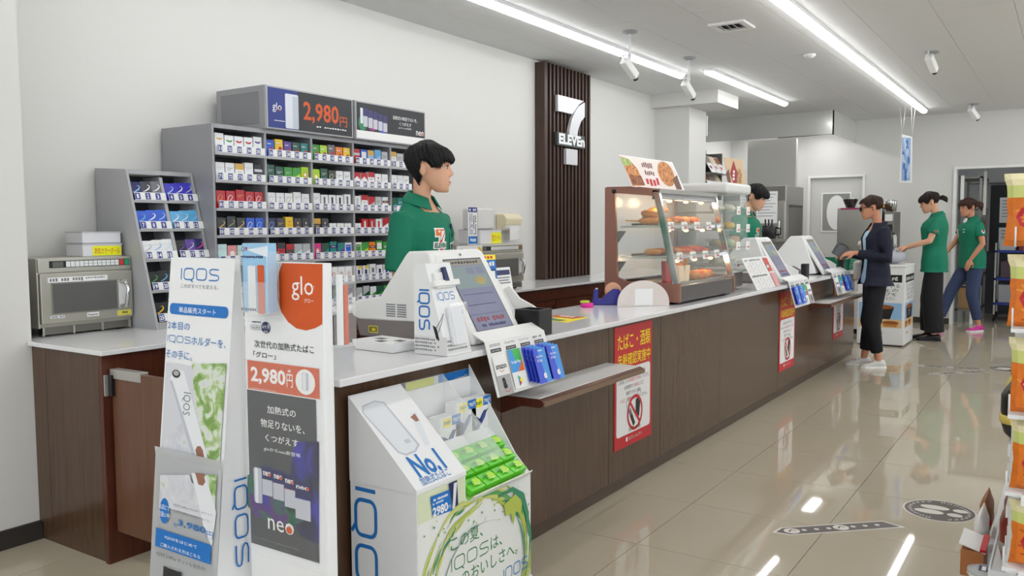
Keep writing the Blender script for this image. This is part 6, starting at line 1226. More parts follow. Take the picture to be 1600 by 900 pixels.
def seven(c, w_, h_):
    def grid(x0, y0, x1, y1, m, n=3):
        for i in range(n):
            for j in range(n): c.poly([(x0+(x1-x0)*i/n, y0+(y1-y0)*j/n), (x0+(x1-x0)*(i+1)/n, y0+(y1-y0)*j/n), (x0+(x1-x0)*(i+1)/n, y0+(y1-y0)*(j+1)/n), (x0+(x1-x0)*i/n, y0+(y1-y0)*(j+1)/n)], m)
    grid(0, 0, w_*.9, h_*.34, EMW); grid(w_*.28, h_*.34, w_*.86, h_, EMW); grid(-.08*w_, h_*.5, w_*1.05, h_*.76, EMW)
    c.poly([(w_*.07, h_*.05), (w_*.6, h_*.05), (w_*.46, h_*.28), (w_*.07, h_*.28)], EMO); c.poly([(w_*.6, h_*.05), (w_*.84, h_*.05), (w_*.84, h_*.22), (w_*.62, h_*.4), (w_*.56, h_*.52), (w_*.36, h_*.52), (w_*.42, h_*.34)], EMR)
    c.poly([(w_*.38, h_*.76), (w_*.74, h_*.76), (w_*.74, h_*.97), (w_*.38, h_*.97)], EMR); c.text('ELEVEN', 0, h_*.54, w_*.98, h_*.72, EMG, bold=.03)
def collar(t, Th, k, lean, m, w_=1.0):
    b = MB(); c = Vector((-.012+lean*.43, 0, 1.42))*k
    for s_ in (-1, 1):
        P = []
        for i in range(7): a = PI - s_*PI*.86*i/6; P.append((c + Vector((math.cos(a)*.061*k, math.sin(a)*.064*k*w_, (.022 - .04*(i/6)**1.5)*k)), a))
        top = [p + Vector((0, 0, .012*k)) for p, a in P]; low = [p + Vector((math.cos(a)*.032*k, math.sin(a)*.034*k, (-.026-.016*(i/6))*k)) for i, (p, a) in enumerate(P)]
        inn = [p + Vector((-math.cos(a)*.006*k, -math.sin(a)*.006*k, .006*k)) for p, a in P]
        rings = [[inn[i], top[i], low[i], low[i]+Vector((0, 0, -.004))] for i in range(7)]; b.loft(rings, m, True, True)
    return b.build('collar', t, local=True)
def tuft(T, pts, rs, m, parent, n=26, seed=2, name='ponytail', spread=.02):
    rnd = random.Random(seed); b = MB(); pts = [Vector(p) for p in pts]; b.tube(pts, rs, m, 10)
    for k in range(n):
        o = Vector((rnd.uniform(-1, 1), rnd.uniform(-1, 1), rnd.uniform(-1, 1)))*spread; q_ = [p + o*(r_/max(rs)) for p, r_ in zip(pts, rs)]; b.tube(q_ + [q_[-1] + (q_[-1]-q_[-2])*.35], [r_*.3 for r_ in rs] + [.001], m, 5)
    b.v = [tuple(T @ Vector(v)) for v in b.v]; return b.build(name, parent, local=True)
STAND = dict(shL=(-.012, .178, 1.325), shR=(-.012, -.178, 1.325), elL=(-.03, .215, 1.09), elR=(-.03, -.215, 1.09), wrL=(.06, .215, .86), wrR=(.06, -.215, .86), hdL=(.25, 0, -1), hdR=(.25, 0, -1), hnL=(.3, 1, 0), hnR=(.3, -1, 0), thL=-1, thR=1,
             hipL=(0, .085, .86), hipR=(0, -.085, .86), knL=(.01, .09, .47), knR=(.01, -.09, .47), anL=(-.01, .1, .085), anR=(-.01, -.1, .085), head=(.03, 0, 1.455))
BLKT = mat('trousers_black', (18, 18, 21), .8); SHB = mat('shoe_black', (28, 28, 30), .5)
# --- first clerk
P1 = dict(STAND, slim=.87, shL=(-.012, .148, 1.312), shR=(-.012, -.148, 1.312), elL=(-.03, .172, 1.09), elR=(-.03, -.172, 1.09), wrL=(.06, .17, .86), wrR=(.06, -.17, .86), hyaw=27, hpitch=2, head=(.026, 0, 1.443))
t, body, Th, k, TRl = person('young man with black hair in a green polo shirt standing behind the near register', (3.05, 2.52, 0), -83, 1.69, P1, SKIN, .0052)
s = shirt(t, P1, k, TRl, POLO, .8, 1.04, .006, wr=.005, srad=.95); trousers(t, P1, k, BLKT, .96, .008); shoes(t, P1, k, SHB, NEARBLK)
collar(t, Th, k, 0, POLO); hair_cap(Th, .139, .108, .035, HAIRB, t, 230, 4, .017, 1.0); face(Th, t)
decal(t, s, ((.1, -.085, 1.285), (0, 1, 0), (0, 0, -1), (1, 0, 0)), lambda c: seven(c, .078, .125), 'chest_emblem')
b = MB(); b.box(.118*k, .122*k, .0, .003, 1.2*k, 1.36*k, mat('placket', (6, 110, 84), .8)); 
def pocket(c): 
    for i in range(3):
        for j in range(3): c.poly([(.03*i, .03*j), (.03*i+.03, .03*j), (.03*i+.03, .03*j+.03), (.03*i, .03*j+.03)], mat('polo_pocket', (6, 116, 88), .8))
decal(t, s, ((.1, .03, 1.265), (0, 1, 0), (0, 0, -1), (1, 0, 0)), pocket, 'chest_pocket')
def badge(c):
    for i in range(3):
        for j in range(2): c.poly([(.018*i, .022*j), (.018*i+.018, .022*j), (.018*i+.018, .022*j+.022), (.018*i, .022*j+.022)], PAPERW)
    c.poly([(.004, .006), (.02, .006), (.02, .036), (.004, .036)], DKP); c.poly([(.026, .01), (.05, .01), (.05, .014), (.026, .014)], NAVY); c.poly([(.026, .02), (.05, .02), (.05, .028), (.026, .028)], NAVY)
decal(t, s, ((.1, .034, 1.215), (0, 1, .18), (0, .18, -1), (1, 0, 0)), badge, 'name_badge')
b = MB(); b.tube([Vector((.118, .052, 1.235))*k, Vector((.113, .054, 1.295))*k], .005, mat('pen_navy', (30, 34, 70), .3), 8); b.build('pen', t, local=True)
# --- second clerk behind the bun case
P2 = dict(STAND, hyaw=0, hpitch=24, head=(.05, 0, 1.445), lean=.05)
t, body, Th, k, TRl = person('clerk with black hair looking down behind the steamed bun case', (7.95, 2.605, 0), -90, 1.70, P2, SKIN, .007)
s = shirt(t, P2, k, TRl, POLO, .82, .62, .008); trousers(t, P2, k, BLKT, .96, .01); shoes(t, P2, k, SHB, NEARBLK); collar(t, Th, k, .05, POLO); hair_cap(Th, .136, .1, .03, HAIRB, t, 160, 9, .018, .6); face(Th, t)
decal(t, s, ((.12, -.08, 1.27), (0, 1, 0), (0, 0, -1), (1, 0, 0)), lambda c: seven(c, .08, .12), 'chest_emblem')
# --- customer
P3 = dict(STAND, shL=(-.03, .155, 1.325), shR=(-.03, -.155, 1.325), elL=(-.07, .2, 1.07), elR=(-.03, -.19, 1.07), wrL=(.21, .11, 1.12), wrR=(.23, -.08, 1.10), hdL=(1, -.28, -.12), hdR=(1, .25, -.05), hnL=(.1, .6, .8), hnR=(.1, -.6, .8), thL=-1, thR=1, curlL=.55, curlR=.6,
          hyaw=-10, hpitch=9, head=(.03, 0, 1.45), knL=(.05, .08, .46), knR=(.0, -.08, .46), anL=(-.035, .075, .085), anR=(.065, -.085, .085), toeL=(1, .12, 0), toeR=(1, -.08, 0))
t, body, Th, k, TRl = person('woman in a navy jacket, black trousers and sunglasses paying at the farthest register', (8.17, 1.475, 0), 112, 1.565, P3, SKIN2, .007, True)
NAVJ = mat('jacket_navy', (20, 23, 42), .8, var=.08, vscale=20)
shirt(t, P3, k, TRl, mat('shirt_pale_blue', (176, 206, 226), .75), .82, .3, .008, 'pale_blue_shirt', .010, True, .002, top=1.34, srad=.62)
b = MB(); V = lambda p: Vector(p)*k          # the open jacket: back and sides only, with its long sleeves
R_ = []
for c, a, d in [((0, 0, .80), .135, .195)] + [q_ for q_ in TRl if .85 < q_[0][2] < 1.42]:
    r = []; g = 1.0 if c[2] < 1.35 else .97; op = .62 if c[2] < 1.3 else .75
    for i in range(25):
        an = PI - (PI-op) + 2*(PI-op)*i/24 - 0; an = op + (2*PI-2*op)*i/24; ca, sa = math.cos(an), math.sin(an); r.append(V((c[0] + (a+.037)*g*abs(ca)**.85*(1 if ca > 0 else -1), (d+.035)*g*abs(sa)**.85*(1 if sa > 0 else -1), c[2])))
    for i in range(24, -1, -1):
        an = op + (2*PI-2*op)*i/24; ca, sa = math.cos(an), math.sin(an); r.append(V((c[0] + (a+.018)*g*abs(ca)**.85*(1 if ca > 0 else -1), (d+.016)*g*abs(sa)**.85*(1 if sa > 0 else -1), c[2])))
    R_.append(r)
b.loft(R_, NAVJ)
for s_ in ('L', 'R'):
    sh, el, wr_ = (V(P3[q_+s_]) for q_ in ('sh', 'el', 'wr')); b.tube([Vector((sh.x, sh.y*.6, sh.z-.01)), sh, sh*.5+el*.5, el, el*.5+wr_*.5, el*.1+wr_*.9], [q_*k for q_ in (.06, .066, .062, .056, .048, .04)], NAVJ, 16)
fuse(b, 'jacket', t, .0075, 5, .005)
b = MB(); P_ = [V((-.02+.06*math.cos(a), .075*math.sin(a), 1.385+.02*math.cos(a)*-1)) for a in [PI*.42+PI*1.16*i/10 for i in range(11)]]; b.tube(P_, [.014*k]+[.022*k]*9+[.014*k], NAVJ, 10); b.build('hood_collar', t, local=True)
trousers(t, P3, k, mat('trousers_soft_black', (19, 19, 25), .85), .82, .009, (.098, .092, .058)); shoes(t, P3, k, mat('sneaker_grey', (206, 206, 200), .7), mat('sneaker_sole', (236, 236, 232), .5), PAPERW)
hair_cap(Th, .17, .12, .088, HAIRN, t, 170, 21, .012, -.4); face(Th, t, brow=HAIRN)
tuft(Th, [(-.095, 0, .105), (-.13, 0, .1), (-.16, .0, .075), (-.175, 0, .045)], [.016, .022, .018, .006], HAIRN, t, 22); b = MB(); b.lathe([(.012, -.008), (.024, -.008), (.024, .008), (.012, .008)], (-.108, 0, .104), mat('hair_tie_gold', (190, 150, 50), .5), 14, ax=(1, 0, .2)); b.v = [tuple(Th @ Vector(v)) for v in b.v]; b.build('hair_tie', t, local=True)
b = MB(); SG = mat('sunglass_black', (16, 14, 16), .08)
for s_ in (-1, 1): b.ball((.104, .036*s_, .108), .006, .031, .024, SG, Matrix.Rotation(-.25*s_, 3, 'Z'), n=14, k=6); b.tube([(.094, .066*s_, .118), (.05, .079*s_, .118), (-.008, .083*s_, .112)], .003, SG, 6)
b.tube([(.109, -.014, .114), (.112, 0, .118), (.109, .014, .114)], .003, SG, 6); b.v = [tuple(Th @ Vector(v)) for v in b.v]; b.build('sunglasses', t, local=True)
M3 = WM[t.name]; hp = M3 @ V((.325, .01, 1.13)); tw = thing('wallet', 'grey zipped wallet held open by the woman in the navy jacket', 'wallet', hp)
Rw = Matrix.Rotation(math.radians(112), 3, 'Z') @ Matrix.Rotation(-.5, 3, 'Y'); GW = mat('wallet_grey', (96, 98, 102), .6); MB().obox(hp, .13, .02, .10, Rw, GW).build('wallet_half', tw, bev=.008, seg=3); MB().obox(hp + Rw @ Vector((-.01, .03, 0)), .13, .012, .10, Rw @ Matrix.Rotation(.3, 3, 'Z'), GW).build('wallet_half', tw, bev=.005, seg=3)
MB().tube([hp + Rw @ Vector((-.05, .0, .055)), hp + Rw @ Vector((.0, .01, .068)), hp + Rw @ Vector((.05, .02, .055))], .004, BLACK, 6).build('zip_edge', tw)
tb = thing('shoulder_bag', 'white shoulder bag with a furry charm on the woman in the navy jacket', 'bag', M3 @ V((.1, -.1, 1.0)))
MB().tube([M3 @ V(p) for p in ((.085, -.2, 1.02), (.098, -.19, 1.12), (.09, -.16, 1.22), (.055, -.14, 1.31), (.0, -.15, 1.40))], .011, mat('bag_white', (226, 222, 214), .6), 8).build('strap', tb); o_ = M3 @ V((.105, -.18, 1.2))
MB().ball(o_, .026, .026, .03, mat('fur_white', (222, 214, 202), .9, bump=1, bscale=200)).build('charm', tb); MB().obox(M3 @ V((.05, -.235, .93)), .2, .06, .18, Matrix.Rotation(math.radians(112), 3, 'Z'), MATS['bag_white']).build('bag_body', tb, bev=.02)
# --- employee by the coffee box
P4 = dict(STAND, shL=(-.012, .155, 1.32), shR=(-.012, -.155, 1.32), elL=(.05, .21, 1.12), elR=(.06, -.2, 1.12), wrL=(.28, .12, 1.05), wrR=(.27, -.1, 1.04), hdL=(1, -.1, -.16), hdR=(1, .1, -.2), hnL=(.15, .35, 1), hnR=(.15, -.35, 1), thL=-1, thR=1, curlL=.55, curlR=.6, hyaw=2, hpitch=16, head=(.035, 0, 1.445), lean=.02,
          knL=(.01, .08, .46), anL=(-.02, .09, .085), knR=(.03, -.08, .46), anR=(.03, -.09, .085))
t, body, Th, k, TRl = person('woman in a green polo shirt and black trousers leaning over the white café box', (10.45, 1.27, 0), 96, 1.675, P4, SKIN, .007, True)
s = shirt(t, P4, k, TRl, POLO, .77, .62, .008, female=True, fat=.04); trousers(t, P4, k, BLKT, .97, .009, (.094, .11, .1)); shoes(t, P4, k, SHB, NEARBLK, fat=1.1); collar(t, Th, k, .02, POLO, .95); hair_cap(Th, .136, .1, .088, mat('hair_dark_brown', (36, 25, 23), .55, spec=.35), t, 170, 31, .014, .5); face(Th, t)
tuft(Th, [(-.1, 0, .125), (-.135, 0, .128), (-.16, .0, .105), (-.165, 0, .07)], [.014, .024, .024, .008], MATS['hair_dark_brown'], t, 24)
decal(t, s, ((-.03, .3, 1.235), (1, 0, 0), (0, 0, -1), (0, 1, 0)), lambda c: (c.poly([(0, 0), (.042, 0), (.042, .03), (.021, .05), (0, .03)], EMW), c.poly([(.008, .008), (.034, .008), (.03, .024), (.02, .03)], EMR)), 'sleeve_emblem')
# --- walking employee in the doorway
P5 = dict(STAND, shL=(.01, .155, 1.315), shR=(.02, -.155, 1.325), elL=(.0, .235, 1.10), elR=(.12, -.2, 1.12), wrL=(.11, .17, .90), wrR=(.26, -.14, .98), hdL=(.35, -.1, -1), hdR=(1, .1, -.5), hnL=(.4, 1, 0), hnR=(.2, -1, .6), thL=-1, thR=1, curlL=.6, hyaw=8, hpitch=8, head=(.06, 0, 1.44), lean=.10,
          hipL=(0, .085, .86), hipR=(.0, -.085, .86), knL=(.03, .085, .46), knR=(.2, -.1, .50), anL=(-.06, .08, .085), anR=(.34, -.12, .10), toeL=(.9, .35, 0))
t, body, Th, k, TRl = person('woman in a green polo shirt and jeans stepping through the stockroom doorway', (11.62, 1.0, 0), 122, 1.63, P5, SKIN2, .007, True)
s = shirt(t, P5, k, TRl, POLO, .79, .6, .008, female=True, fat=.037); trousers(t, P5, k, mat('jeans_blue', (54, 66, 98), .8, var=.15, vscale=16), .82, .009, (.096, .074, .058)); shoes(t, P5, k, mat('shoe_magenta', (196, 30, 140), .5), mat('sole_pale', (220, 216, 214), .5), PAPERW); collar(t, Th, k, .1, POLO, .95)
hair_cap(Th, .145, .09, .085, mat('hair_chestnut', (64, 40, 32), .55, spec=.35), t, 170, 41, .015, .5); face(Th, t); tuft(Th, [(-.095, 0, .13), (-.135, 0, .14), (-.17, .0, .115), (-.18, 0, .055)], [.014, .028, .032, .01], MATS['hair_chestnut'], t, 34, spread=.028)
b = MB(); P_ = [Vector((.0, 0, 0))]; b.ball(Vector((.052+.04, 0, 1.365))*k, .03, .045, .05, PAPERW, n=12, k=6); b.build('undershirt', t, local=True)
decal(t, s, ((.15, -.09, 1.24), (0, 1, 0), (0, 0, -1), (1, 0, 0)), lambda c: seven(c, .07, .1), 'chest_emblem'); decal(t, s, ((.15, .07, 1.24), (0, 1, 0), (0, 0, -1), (1, 0, 0)), lambda c: c.poly([(0, 0), (.03, 0), (.03, .04), (0, .04)], EMW), 'name_badge')
decal(t, s, ((-.02, .3, 1.235), (1, 0, 0), (0, 0, -1), (0, 1, 0)), lambda c: (c.poly([(0, 0), (.042, 0), (.042, .03), (.021, .05), (0, .03)], EMW), c.poly([(.008, .008), (.034, .008), (.03, .024), (.02, .03)], EMR)), 'sleeve_emblem')
# ============================================================ kitchen corner and coffee corner
random.seed(17)
FX, FY0, FY1, FZ = 9.6, 2.69, 3.42, 1.745
t = thing('refrigerator', 'tall stainless steel refrigerator with papers on it, behind the second clerk', 'refrigerator', (9.95, 3.05, 0))
MB().box(FX+.02, 10.35, FY0, FY1, .08, FZ, STEEL).build('cabinet', t, bev=.006); MB().box(FX+.04, 10.3, FY0+.03, FY1-.03, 0, .08, BLACK).build('plinth', t)
for z0, z1 in ((.12, .92), (.94, 1.56)): d = MB().box(FX, FX+.02, FY0+.01, FY1-.01, z0, z1, STEEL).build('door', t, bev=.004); MB().tube([(FX, FY0+.06, z0+.2), (FX-.035, FY0+.06, z0+.22), (FX-.035, FY0+.06, z1-.22), (FX, FY0+.06, z1-.2)], .009, CHROME, 8).build('handle', d)
MB().box(FX, FX+.02, FY0+.01, FY1-.01, 1.58, FZ-.01, STEELD).build('top_grille', t); MB().box(FX+.15, 10.3, FY0-.004, FY0, .15, 1.5, STEELD).build('side_panel', t); MB().box(FX+.15, 10.3, FY0-.006, FY0-.001, 1.5, 1.53, BLACK).build('side_gap', t)
for k, (y, z, w_, h_) in enumerate(((2.78, 1.32, .24, .36), (3.07, 1.36, .14, .3), (2.82, 1.02, .12, .22))):
    b = MB().box(FX-.003, FX-.001, y, y+w_, z, z+h_, PAPERW).build('notice_paper', t); c = Cv((FX-.0035, y+w_, z+h_), (0, -1, 0), (0, 0, -1))
    for j in range(8): c.rect(.02, .03+.035*j, w_-.02-.03*(j % 3), .036+.035*j, GRYP) if .04+.035*j < h_ else None
    c.build(b)
t = thing('kitchen_unit', 'grey steel kitchen unit in front of the refrigerator', 'cabinet', (9.2, 2.9, 0))
MB().box(8.98, 9.42, 2.62, 3.35, .05, 1.12, STEELD).build('cabinet', t, bev=.005); MB().box(8.95, 9.44, 2.60, 3.37, 1.12, 1.15, STEEL).build('steel_top', t); MB().box(8.97, 8.98, 2.66, 3.3, .1, 1.08, STEEL).build('door', t, bev=.003)
t = thing('utensil_jug', 'black jug holding black tongs on the kitchen unit', 'jug', (9.1, 2.72, 1.15))
MB().lathe([(0, 0), (.07, 0), (.078, .08), (.07, .14), (.062, .14), (.06, .01), (0, .01)], (9.1, 2.72, 1.1505), BLACK, 20).build('jug_body', t); MB().tube([(9.1, 2.65, 1.27), (9.1, 2.6, 1.26), (9.1, 2.6, 1.2), (9.1, 2.645, 1.19)], .009, BLACK).build('handle', t)
for k in range(3): MB().tube([(9.1, 2.70+.025*k, 1.17), (9.1+.01*k, 2.69+.04*k, 1.36)], .009, BLACK).build('tongs', t)
t = thing('leaflet_rack', 'grey two tier rack of slanted menu cards beside the column', 'leaflet rack', (9.5, 3.6, 1.7))
for k, z in enumerate((1.70, 1.90)):
    MB().slab([(9.26, 3.44, z), (9.78, 3.44, z), (9.78, 3.66, z+.02), (9.26, 3.66, z+.02)], .012, STEELD).build('shelf', t)
    for j in range(3):
        x = 9.27+.17*j; s_ = MB().slab([(x, 3.43, z+.005), (x+.15, 3.43, z+.005), (x+.19, 3.56, z+.2), (x+.04, 3.56, z+.2)], .006, PAPERW); b = s_.build('menu_card', label=f'printed menu card, {ORD[j]} on the {["lower", "upper"][k]} tier beside the column', cat='menu card', group='menu cards beside the column')
        c = Cv((x+.04, 3.556, z+.2), (1, 0, 0), Vector((-.0, -.13, -.195))); c.poly([(.0, .01), (.14, .01), (.11, .1), (-.02, .1)], [mat('card_brown', (150, 104, 78), .5), mat('card_taupe', (150, 136, 128), .5), mat('card_cream', (226, 206, 176), .5)][(j+k) % 3]); c.ell(.03, .16, .025, .025, [RED, mat('card_plum', (150, 60, 110), .5), ORG][(j+k) % 3]); c.build(b)
MB().box(9.25, 9.27, 3.5, 3.68, 1.6, 2.15, STEELD).box(9.78, 9.80, 3.5, 3.68, 1.6, 2.15, STEELD).box(9.25, 9.8, 3.66, 3.68, 1.6, 2.15, STEELD).build('rack_frame', t)
# coffee corner
t = thing('coffee_cabinet', 'white coffee corner cabinet behind the woman in the navy jacket', 'cabinet', (10.9, 2.0, 0))
MB().box(10.55, 11.35, 1.72, 2.42, .06, .85, PLASTW).build('cabinet_body', t, bev=.004); MB().box(10.6, 11.3, 1.76, 2.38, 0, .06, BLACK).build('plinth', t); MB().box(10.52, 11.37, 1.70, 2.44, .85, .88, TOP).build('cabinet_top', t)
t = thing('coffee_machine', 'large stainless coffee machine with dark bean hoppers behind the sunglasses woman', 'coffee machine', (10.9, 2.1, .88))
MB().box(10.62, 11.2, 1.86, 2.36, .8805, 1.50, STEEL).build('machine_body', t, bev=.008)
for y in (2.0, 2.25): MB().lathe([(.05, 0), (.085, .09), (.09, .1), (0, .1)], (10.8, y, 1.505), mat('hopper_brown', (52, 42, 42), .15), 18).build('bean_hopper', t); MB().lathe([(.05, 0), (.07, 0), (.07, .012), (0, .012)], (10.8, y, 1.605), CHROME, 18).build('hopper_lid', t)
MB().box(10.60, 10.62, 1.9, 2.32, 1.48, 1.50, mat('strip_magenta', (160, 40, 90), .5)).build('display_strip', t)
t = thing('drink_dispenser', 'column of chrome drink dispensers with dark nozzles right of the coffee machine', 'dispenser', (10.8, 1.78, .88))
MB().box(10.66, 11.1, 1.735, 1.845, .8805, 1.45, STEELD).build('dispenser_body', t, bev=.006)
for k in range(2): MB().lathe([(0, 0), (.045, 0), (.05, .1), (.052, .13), (0, .13)], (10.72+.14*k, 1.79, 1.455), CHROME, 18).build('chrome_canister', t)
for k in range(4): MB().box(10.64, 10.66, 1.75, 1.83, 1.34-.12*k, 1.42-.12*k, [PLASTW, BLACK, mat('label_green_white', (190, 210, 180), .4), BLACK][k]).build('selector_panel', t)
for k in range(3): MB().tube([(10.65, 1.745-.01*k, 1.2), (10.6, 1.72-.012*k, 1.15), (10.6, 1.715-.012*k, 1.0), (10.64, 1.74, .93)], .007, CHROME, 6).build('hose', t)
# white café box
t = thing('cafe_box', 'white café collection box with iced coffee print beside the green shirted woman', 'box', (9.95, 1.66, 0)); A0, A1, B0, B1, AZ = 9.65, 10.25, 1.445, 1.915, .85
MB().box(A0, A1, B0, B1, .015, AZ, PLASTW).build('box_body', t, bev=.006); MB().box(A0+.02, A1-.02, B0+.02, B1-.02, 0, .015, NEARBLK).build('base', t); MB().box(A0-.008, A1+.008, B0-.008, B1+.008, AZ, AZ+.02, PLASTW).build('lid', t, bev=.004)
SKYP = mat('print_sky', (150, 190, 226), .4); COF = mat('print_coffee', (196, 130, 62), .4); COFD = mat('print_coffee_dark', (150, 88, 40), .4)
for side, (c, w_) in enumerate(((Cv((A0-.001, B1, AZ), (0, -1, 0), (0, 0, -1)), .47), (Cv((A0, B0-.001, AZ), (1, 0, 0), (0, 0, -1), (0, -1, 0)), .6))):
    c.rect(.03, .085, w_-.03, .165, BLKP); c.text('SEVEN CAFÉ', .06, .105, w_-.07, .146, PAPERW, bold=.02)
    for k, s_ in enumerate(('に入っている', 'カフェの', 'カップを', 'お取りください')): c.text(s_, .1+.02*k, .185+.045*k, w_-.05-.015*k, .222+.045*k, BLKP)
    c.rect(.02, .385, w_-.025, .58, SKYP); c.rect(.02, .56, w_-.025, .65, mat('print_sand', (222, 190, 142), .4))
    c.poly([(.1, .43), (w_-.1, .43), (w_-.14, .56), (.14, .56)], NEARBLK); c.ell(w_/2, .43, (w_-.2)/2, .025, COFD); c.text('7', w_/2-.02, .47, w_/2+.02, .53, PAPERW, bold=.03)
    for k in range(2): x = .05+.2*k; c.poly([(x, .595), (x+.17, .595), (x+.145, .64), (x+.025, .64)], COF); c.ell(x+.085, .595, .08, .018, COFD)
    c.rect(.14, .70, .26, .72, mat('print_tan', (200, 160, 120), .4)); c.build(t)
g = MB(); rings = []
for i in range(9):
    th = PI*(i+.3)/8.6; rings.append([Vector((9.93 + .2*math.sin(th)*math.cos(a)*(1+.22*noise.noise(Vector((3*math.cos(a), 3*math.sin(a), i*.9)))), 1.655 + .17*math.sin(th)*math.sin(a)*(1+.22*noise.noise(Vector((3*math.cos(a)+5, 3*math.sin(a), i*.9)))), AZ+.02 + .075*(1-math.cos(th)) + .012*noise.noise(Vector((4*math.cos(a), 4*math.sin(a), i))) * (i > 1))) for a in [2*PI*k/22 for k in range(22)]])
g.loft(rings, mat('film_grey', (176, 178, 186), .22, alpha=.82)); t = thing('plastic_bag', 'grey plastic bag of cups lying on the white café box', 'plastic bag', (9.93, 1.655, AZ+.02)); g.build('bag_body', t); MB().tube([(9.86, 1.6, AZ+.15), (9.87, 1.58, AZ+.19), (9.9, 1.56, AZ+.16)], .012, MATS['film_grey'], 8).build('tied_handle', t)
# ============================================================ stockroom behind the doorway
t = thing('storage_rack', 'grey steel storage rack just inside the doorway', 'storage rack', (13.1, 1.12, 0))
for x in (12.6, 13.6):
    for y in (1.0, 1.24): MB().box(x, x+.03, y, y+.03, 0, 1.95, STEELD).build('post', t)
for z in (.15, .6, 1.05, 1.5, 1.9): MB().box(12.6, 13.63, 1.0, 1.27, z, z+.025, STEELD).build('shelf', t)
for k in range(5): MB().box(12.68+.18*k, 12.82+.18*k, 1.02, 1.22, 1.076, 1.3+.05*(k % 3), [PAPERW, mat('carton_kraft', (170, 134, 92), .7), GRYP][k % 3]).build('stock_carton', label=f'small carton on the middle shelf of the storage rack, {ORD[k]} from the doorway', cat='carton', group='cartons on the storage rack')
for k in range(3): MB().box(12.66+.25*k, 12.86+.25*k, 1.02, 1.24, .176, .45, [mat('carton_kraft', (170, 134, 92), .7), NEARBLK, PAPERW][k]).build('stock_carton', label=f'large carton on the lowest shelf of the storage rack, {ORD[k]} from the doorway', cat='carton', group='cartons on the storage rack')
t = thing('wall_cover_strip', 'long white vertical strip hanging in the doorway above the walking woman', 'strip', (12.7, .98, 1.3)); MB().box(12.68, 12.7, .955, .99, 1.42, 1.99, PLASTW).build('strip_body', t); MB().tube([(12.69, .972, 1.99), (12.69, .972, CZ)], .004, WIREW).build('cord', t)
MB().box(12.40, 12.43, 1.19, 1.23, 1.62, 1.93, PLASTW).build('switch_plate', label='white switch plate inside the left side of the doorway', cat='switch plate')
MB().box(12.38, 12.40, 1.04, 1.075, 0, 1.0, PLASTW).build('pole', label='thin white pole standing in the doorway behind the jeans', cat='pole')
t = thing('notice_board', 'black notice board with white papers on the stockroom wall', 'notice board', (14.0, .6, 1.1))
MB().box(14.0, 14.03, .05, 1.0, .9, 1.86, BLKP).build('board', t)
for k, (y, z, w_, h_) in enumerate(((.62, 1.32, .26, .36), (.28, 1.34, .28, .36), (.66, .95, .22, .3), (.3, .95, .3, .3))):
    b = MB().box(13.994, 13.999, y, y+w_, z, z+h_, PAPERW).build('notice_paper', t); c = Cv((13.993, y+w_, z+h_), (0, -1, 0), (0, 0, -1))
    for j in range(6): c.rect(.03, .04+.045*j, w_-.04-.05*(j % 2), .05+.045*j, GRYP)
    c.build(b)
MB().box(14.03, 14.5, -.4, 1.3, 1.9, 2.35, mat('grey_locker', (150, 150, 150), .5)).build('wall_locker', label='grey wall locker above the black notice board', cat='locker')
MB().box(14.04, 14.5, .0, 1.1, 0, .9, mat('dark_cabinet', (60, 60, 64), .5)).build('low_cabinet', label='dark low cabinet below the black notice board', cat='cabinet')
t = thing('stock_trolley', 'blue shelved trolley with stock beside the walking woman', 'trolley', (13.2, .55, 0)); BT = mat('trolley_blue', (36, 56, 150), .4)
for z in (.22, .55, .92): MB().box(12.95, 13.45, .30, .85, z, z+.03, BT).build('shelf', t)
for x in (12.95, 13.43):
    for y in (.30, .83): MB().box(x, x+.02, y, y+.02, .05, 1.05, STEEL).build('post', t); MB().lathe([(0, -.012), (.045, -.012), (.045, .012), (0, .012)], (x+.01, y+.01, .046), BLACK, 14, ax=(0, 1, 0)).build('caster', t)
for k, (y, z, h_, r_) in enumerate(((.36, .58, .25, (196, 190, 200)), (.6, .58, .22, (90, 70, 84)), (.38, .25, .22, (120, 70, 110)), (.62, .25, .24, (170, 172, 176)), (.4, .95, .2, (150, 60, 66)), (.62, .95, .15, (190, 194, 198)))):
    MB().box(13.0, 13.3, y, y+.18, z+.0005, z+h_, mat(f'stock_tone_{k}', r_, .5)).build('stock_box', label=['lilac', 'dark plum', 'violet', 'light grey', 'red', 'pale'][k] + ' stock box on the blue trolley, ' + ['middle shelf left', 'middle shelf right', 'bottom shelf left', 'bottom shelf right', 'top shelf left', 'top shelf right'][k], cat='box', group='stock boxes on the blue trolley', bev=.006)
# ============================================================ snack rack at the right edge
t = thing('snack_rack', 'white metal snack rack at the right edge holding orange snack bags', 'rack', (2.7, -.05, 0))
for y in (.095, -.4): MB().box(2.66, 2.69, y, y+.025, 0, 1.05, WIREW).build('post', t)
LV = [(270, 385), (398, 512), (529, 647), (658, 768), (785, 887)]; lv = [ox(1590, b, 2.5).z for a, b in LV]
for i, z in enumerate(lv):
    MB().box(2.49, 2.72, -.42, .122 if i else .10, z-.012, z-.002, WIREW).build('shelf', t); MB().box(2.478, 2.49, -.42, .085, z-.03, z-.002, PLASTW).build('price_rail', t)
    for j in range(3): MB().tube([(2.5+.09*j, .12, z-.002), (2.5+.09*j, .12, z+.05)], .0025, WIREW, 5).build('fence_wire', t)
    MB().box(2.476, 2.478, .02, .07, z-.028, z-.005, PAPERW).build('price_tag', t)
MB().box(2.66, 2.72, -.42, .122, .0, .06, WIREW).build('foot', t)
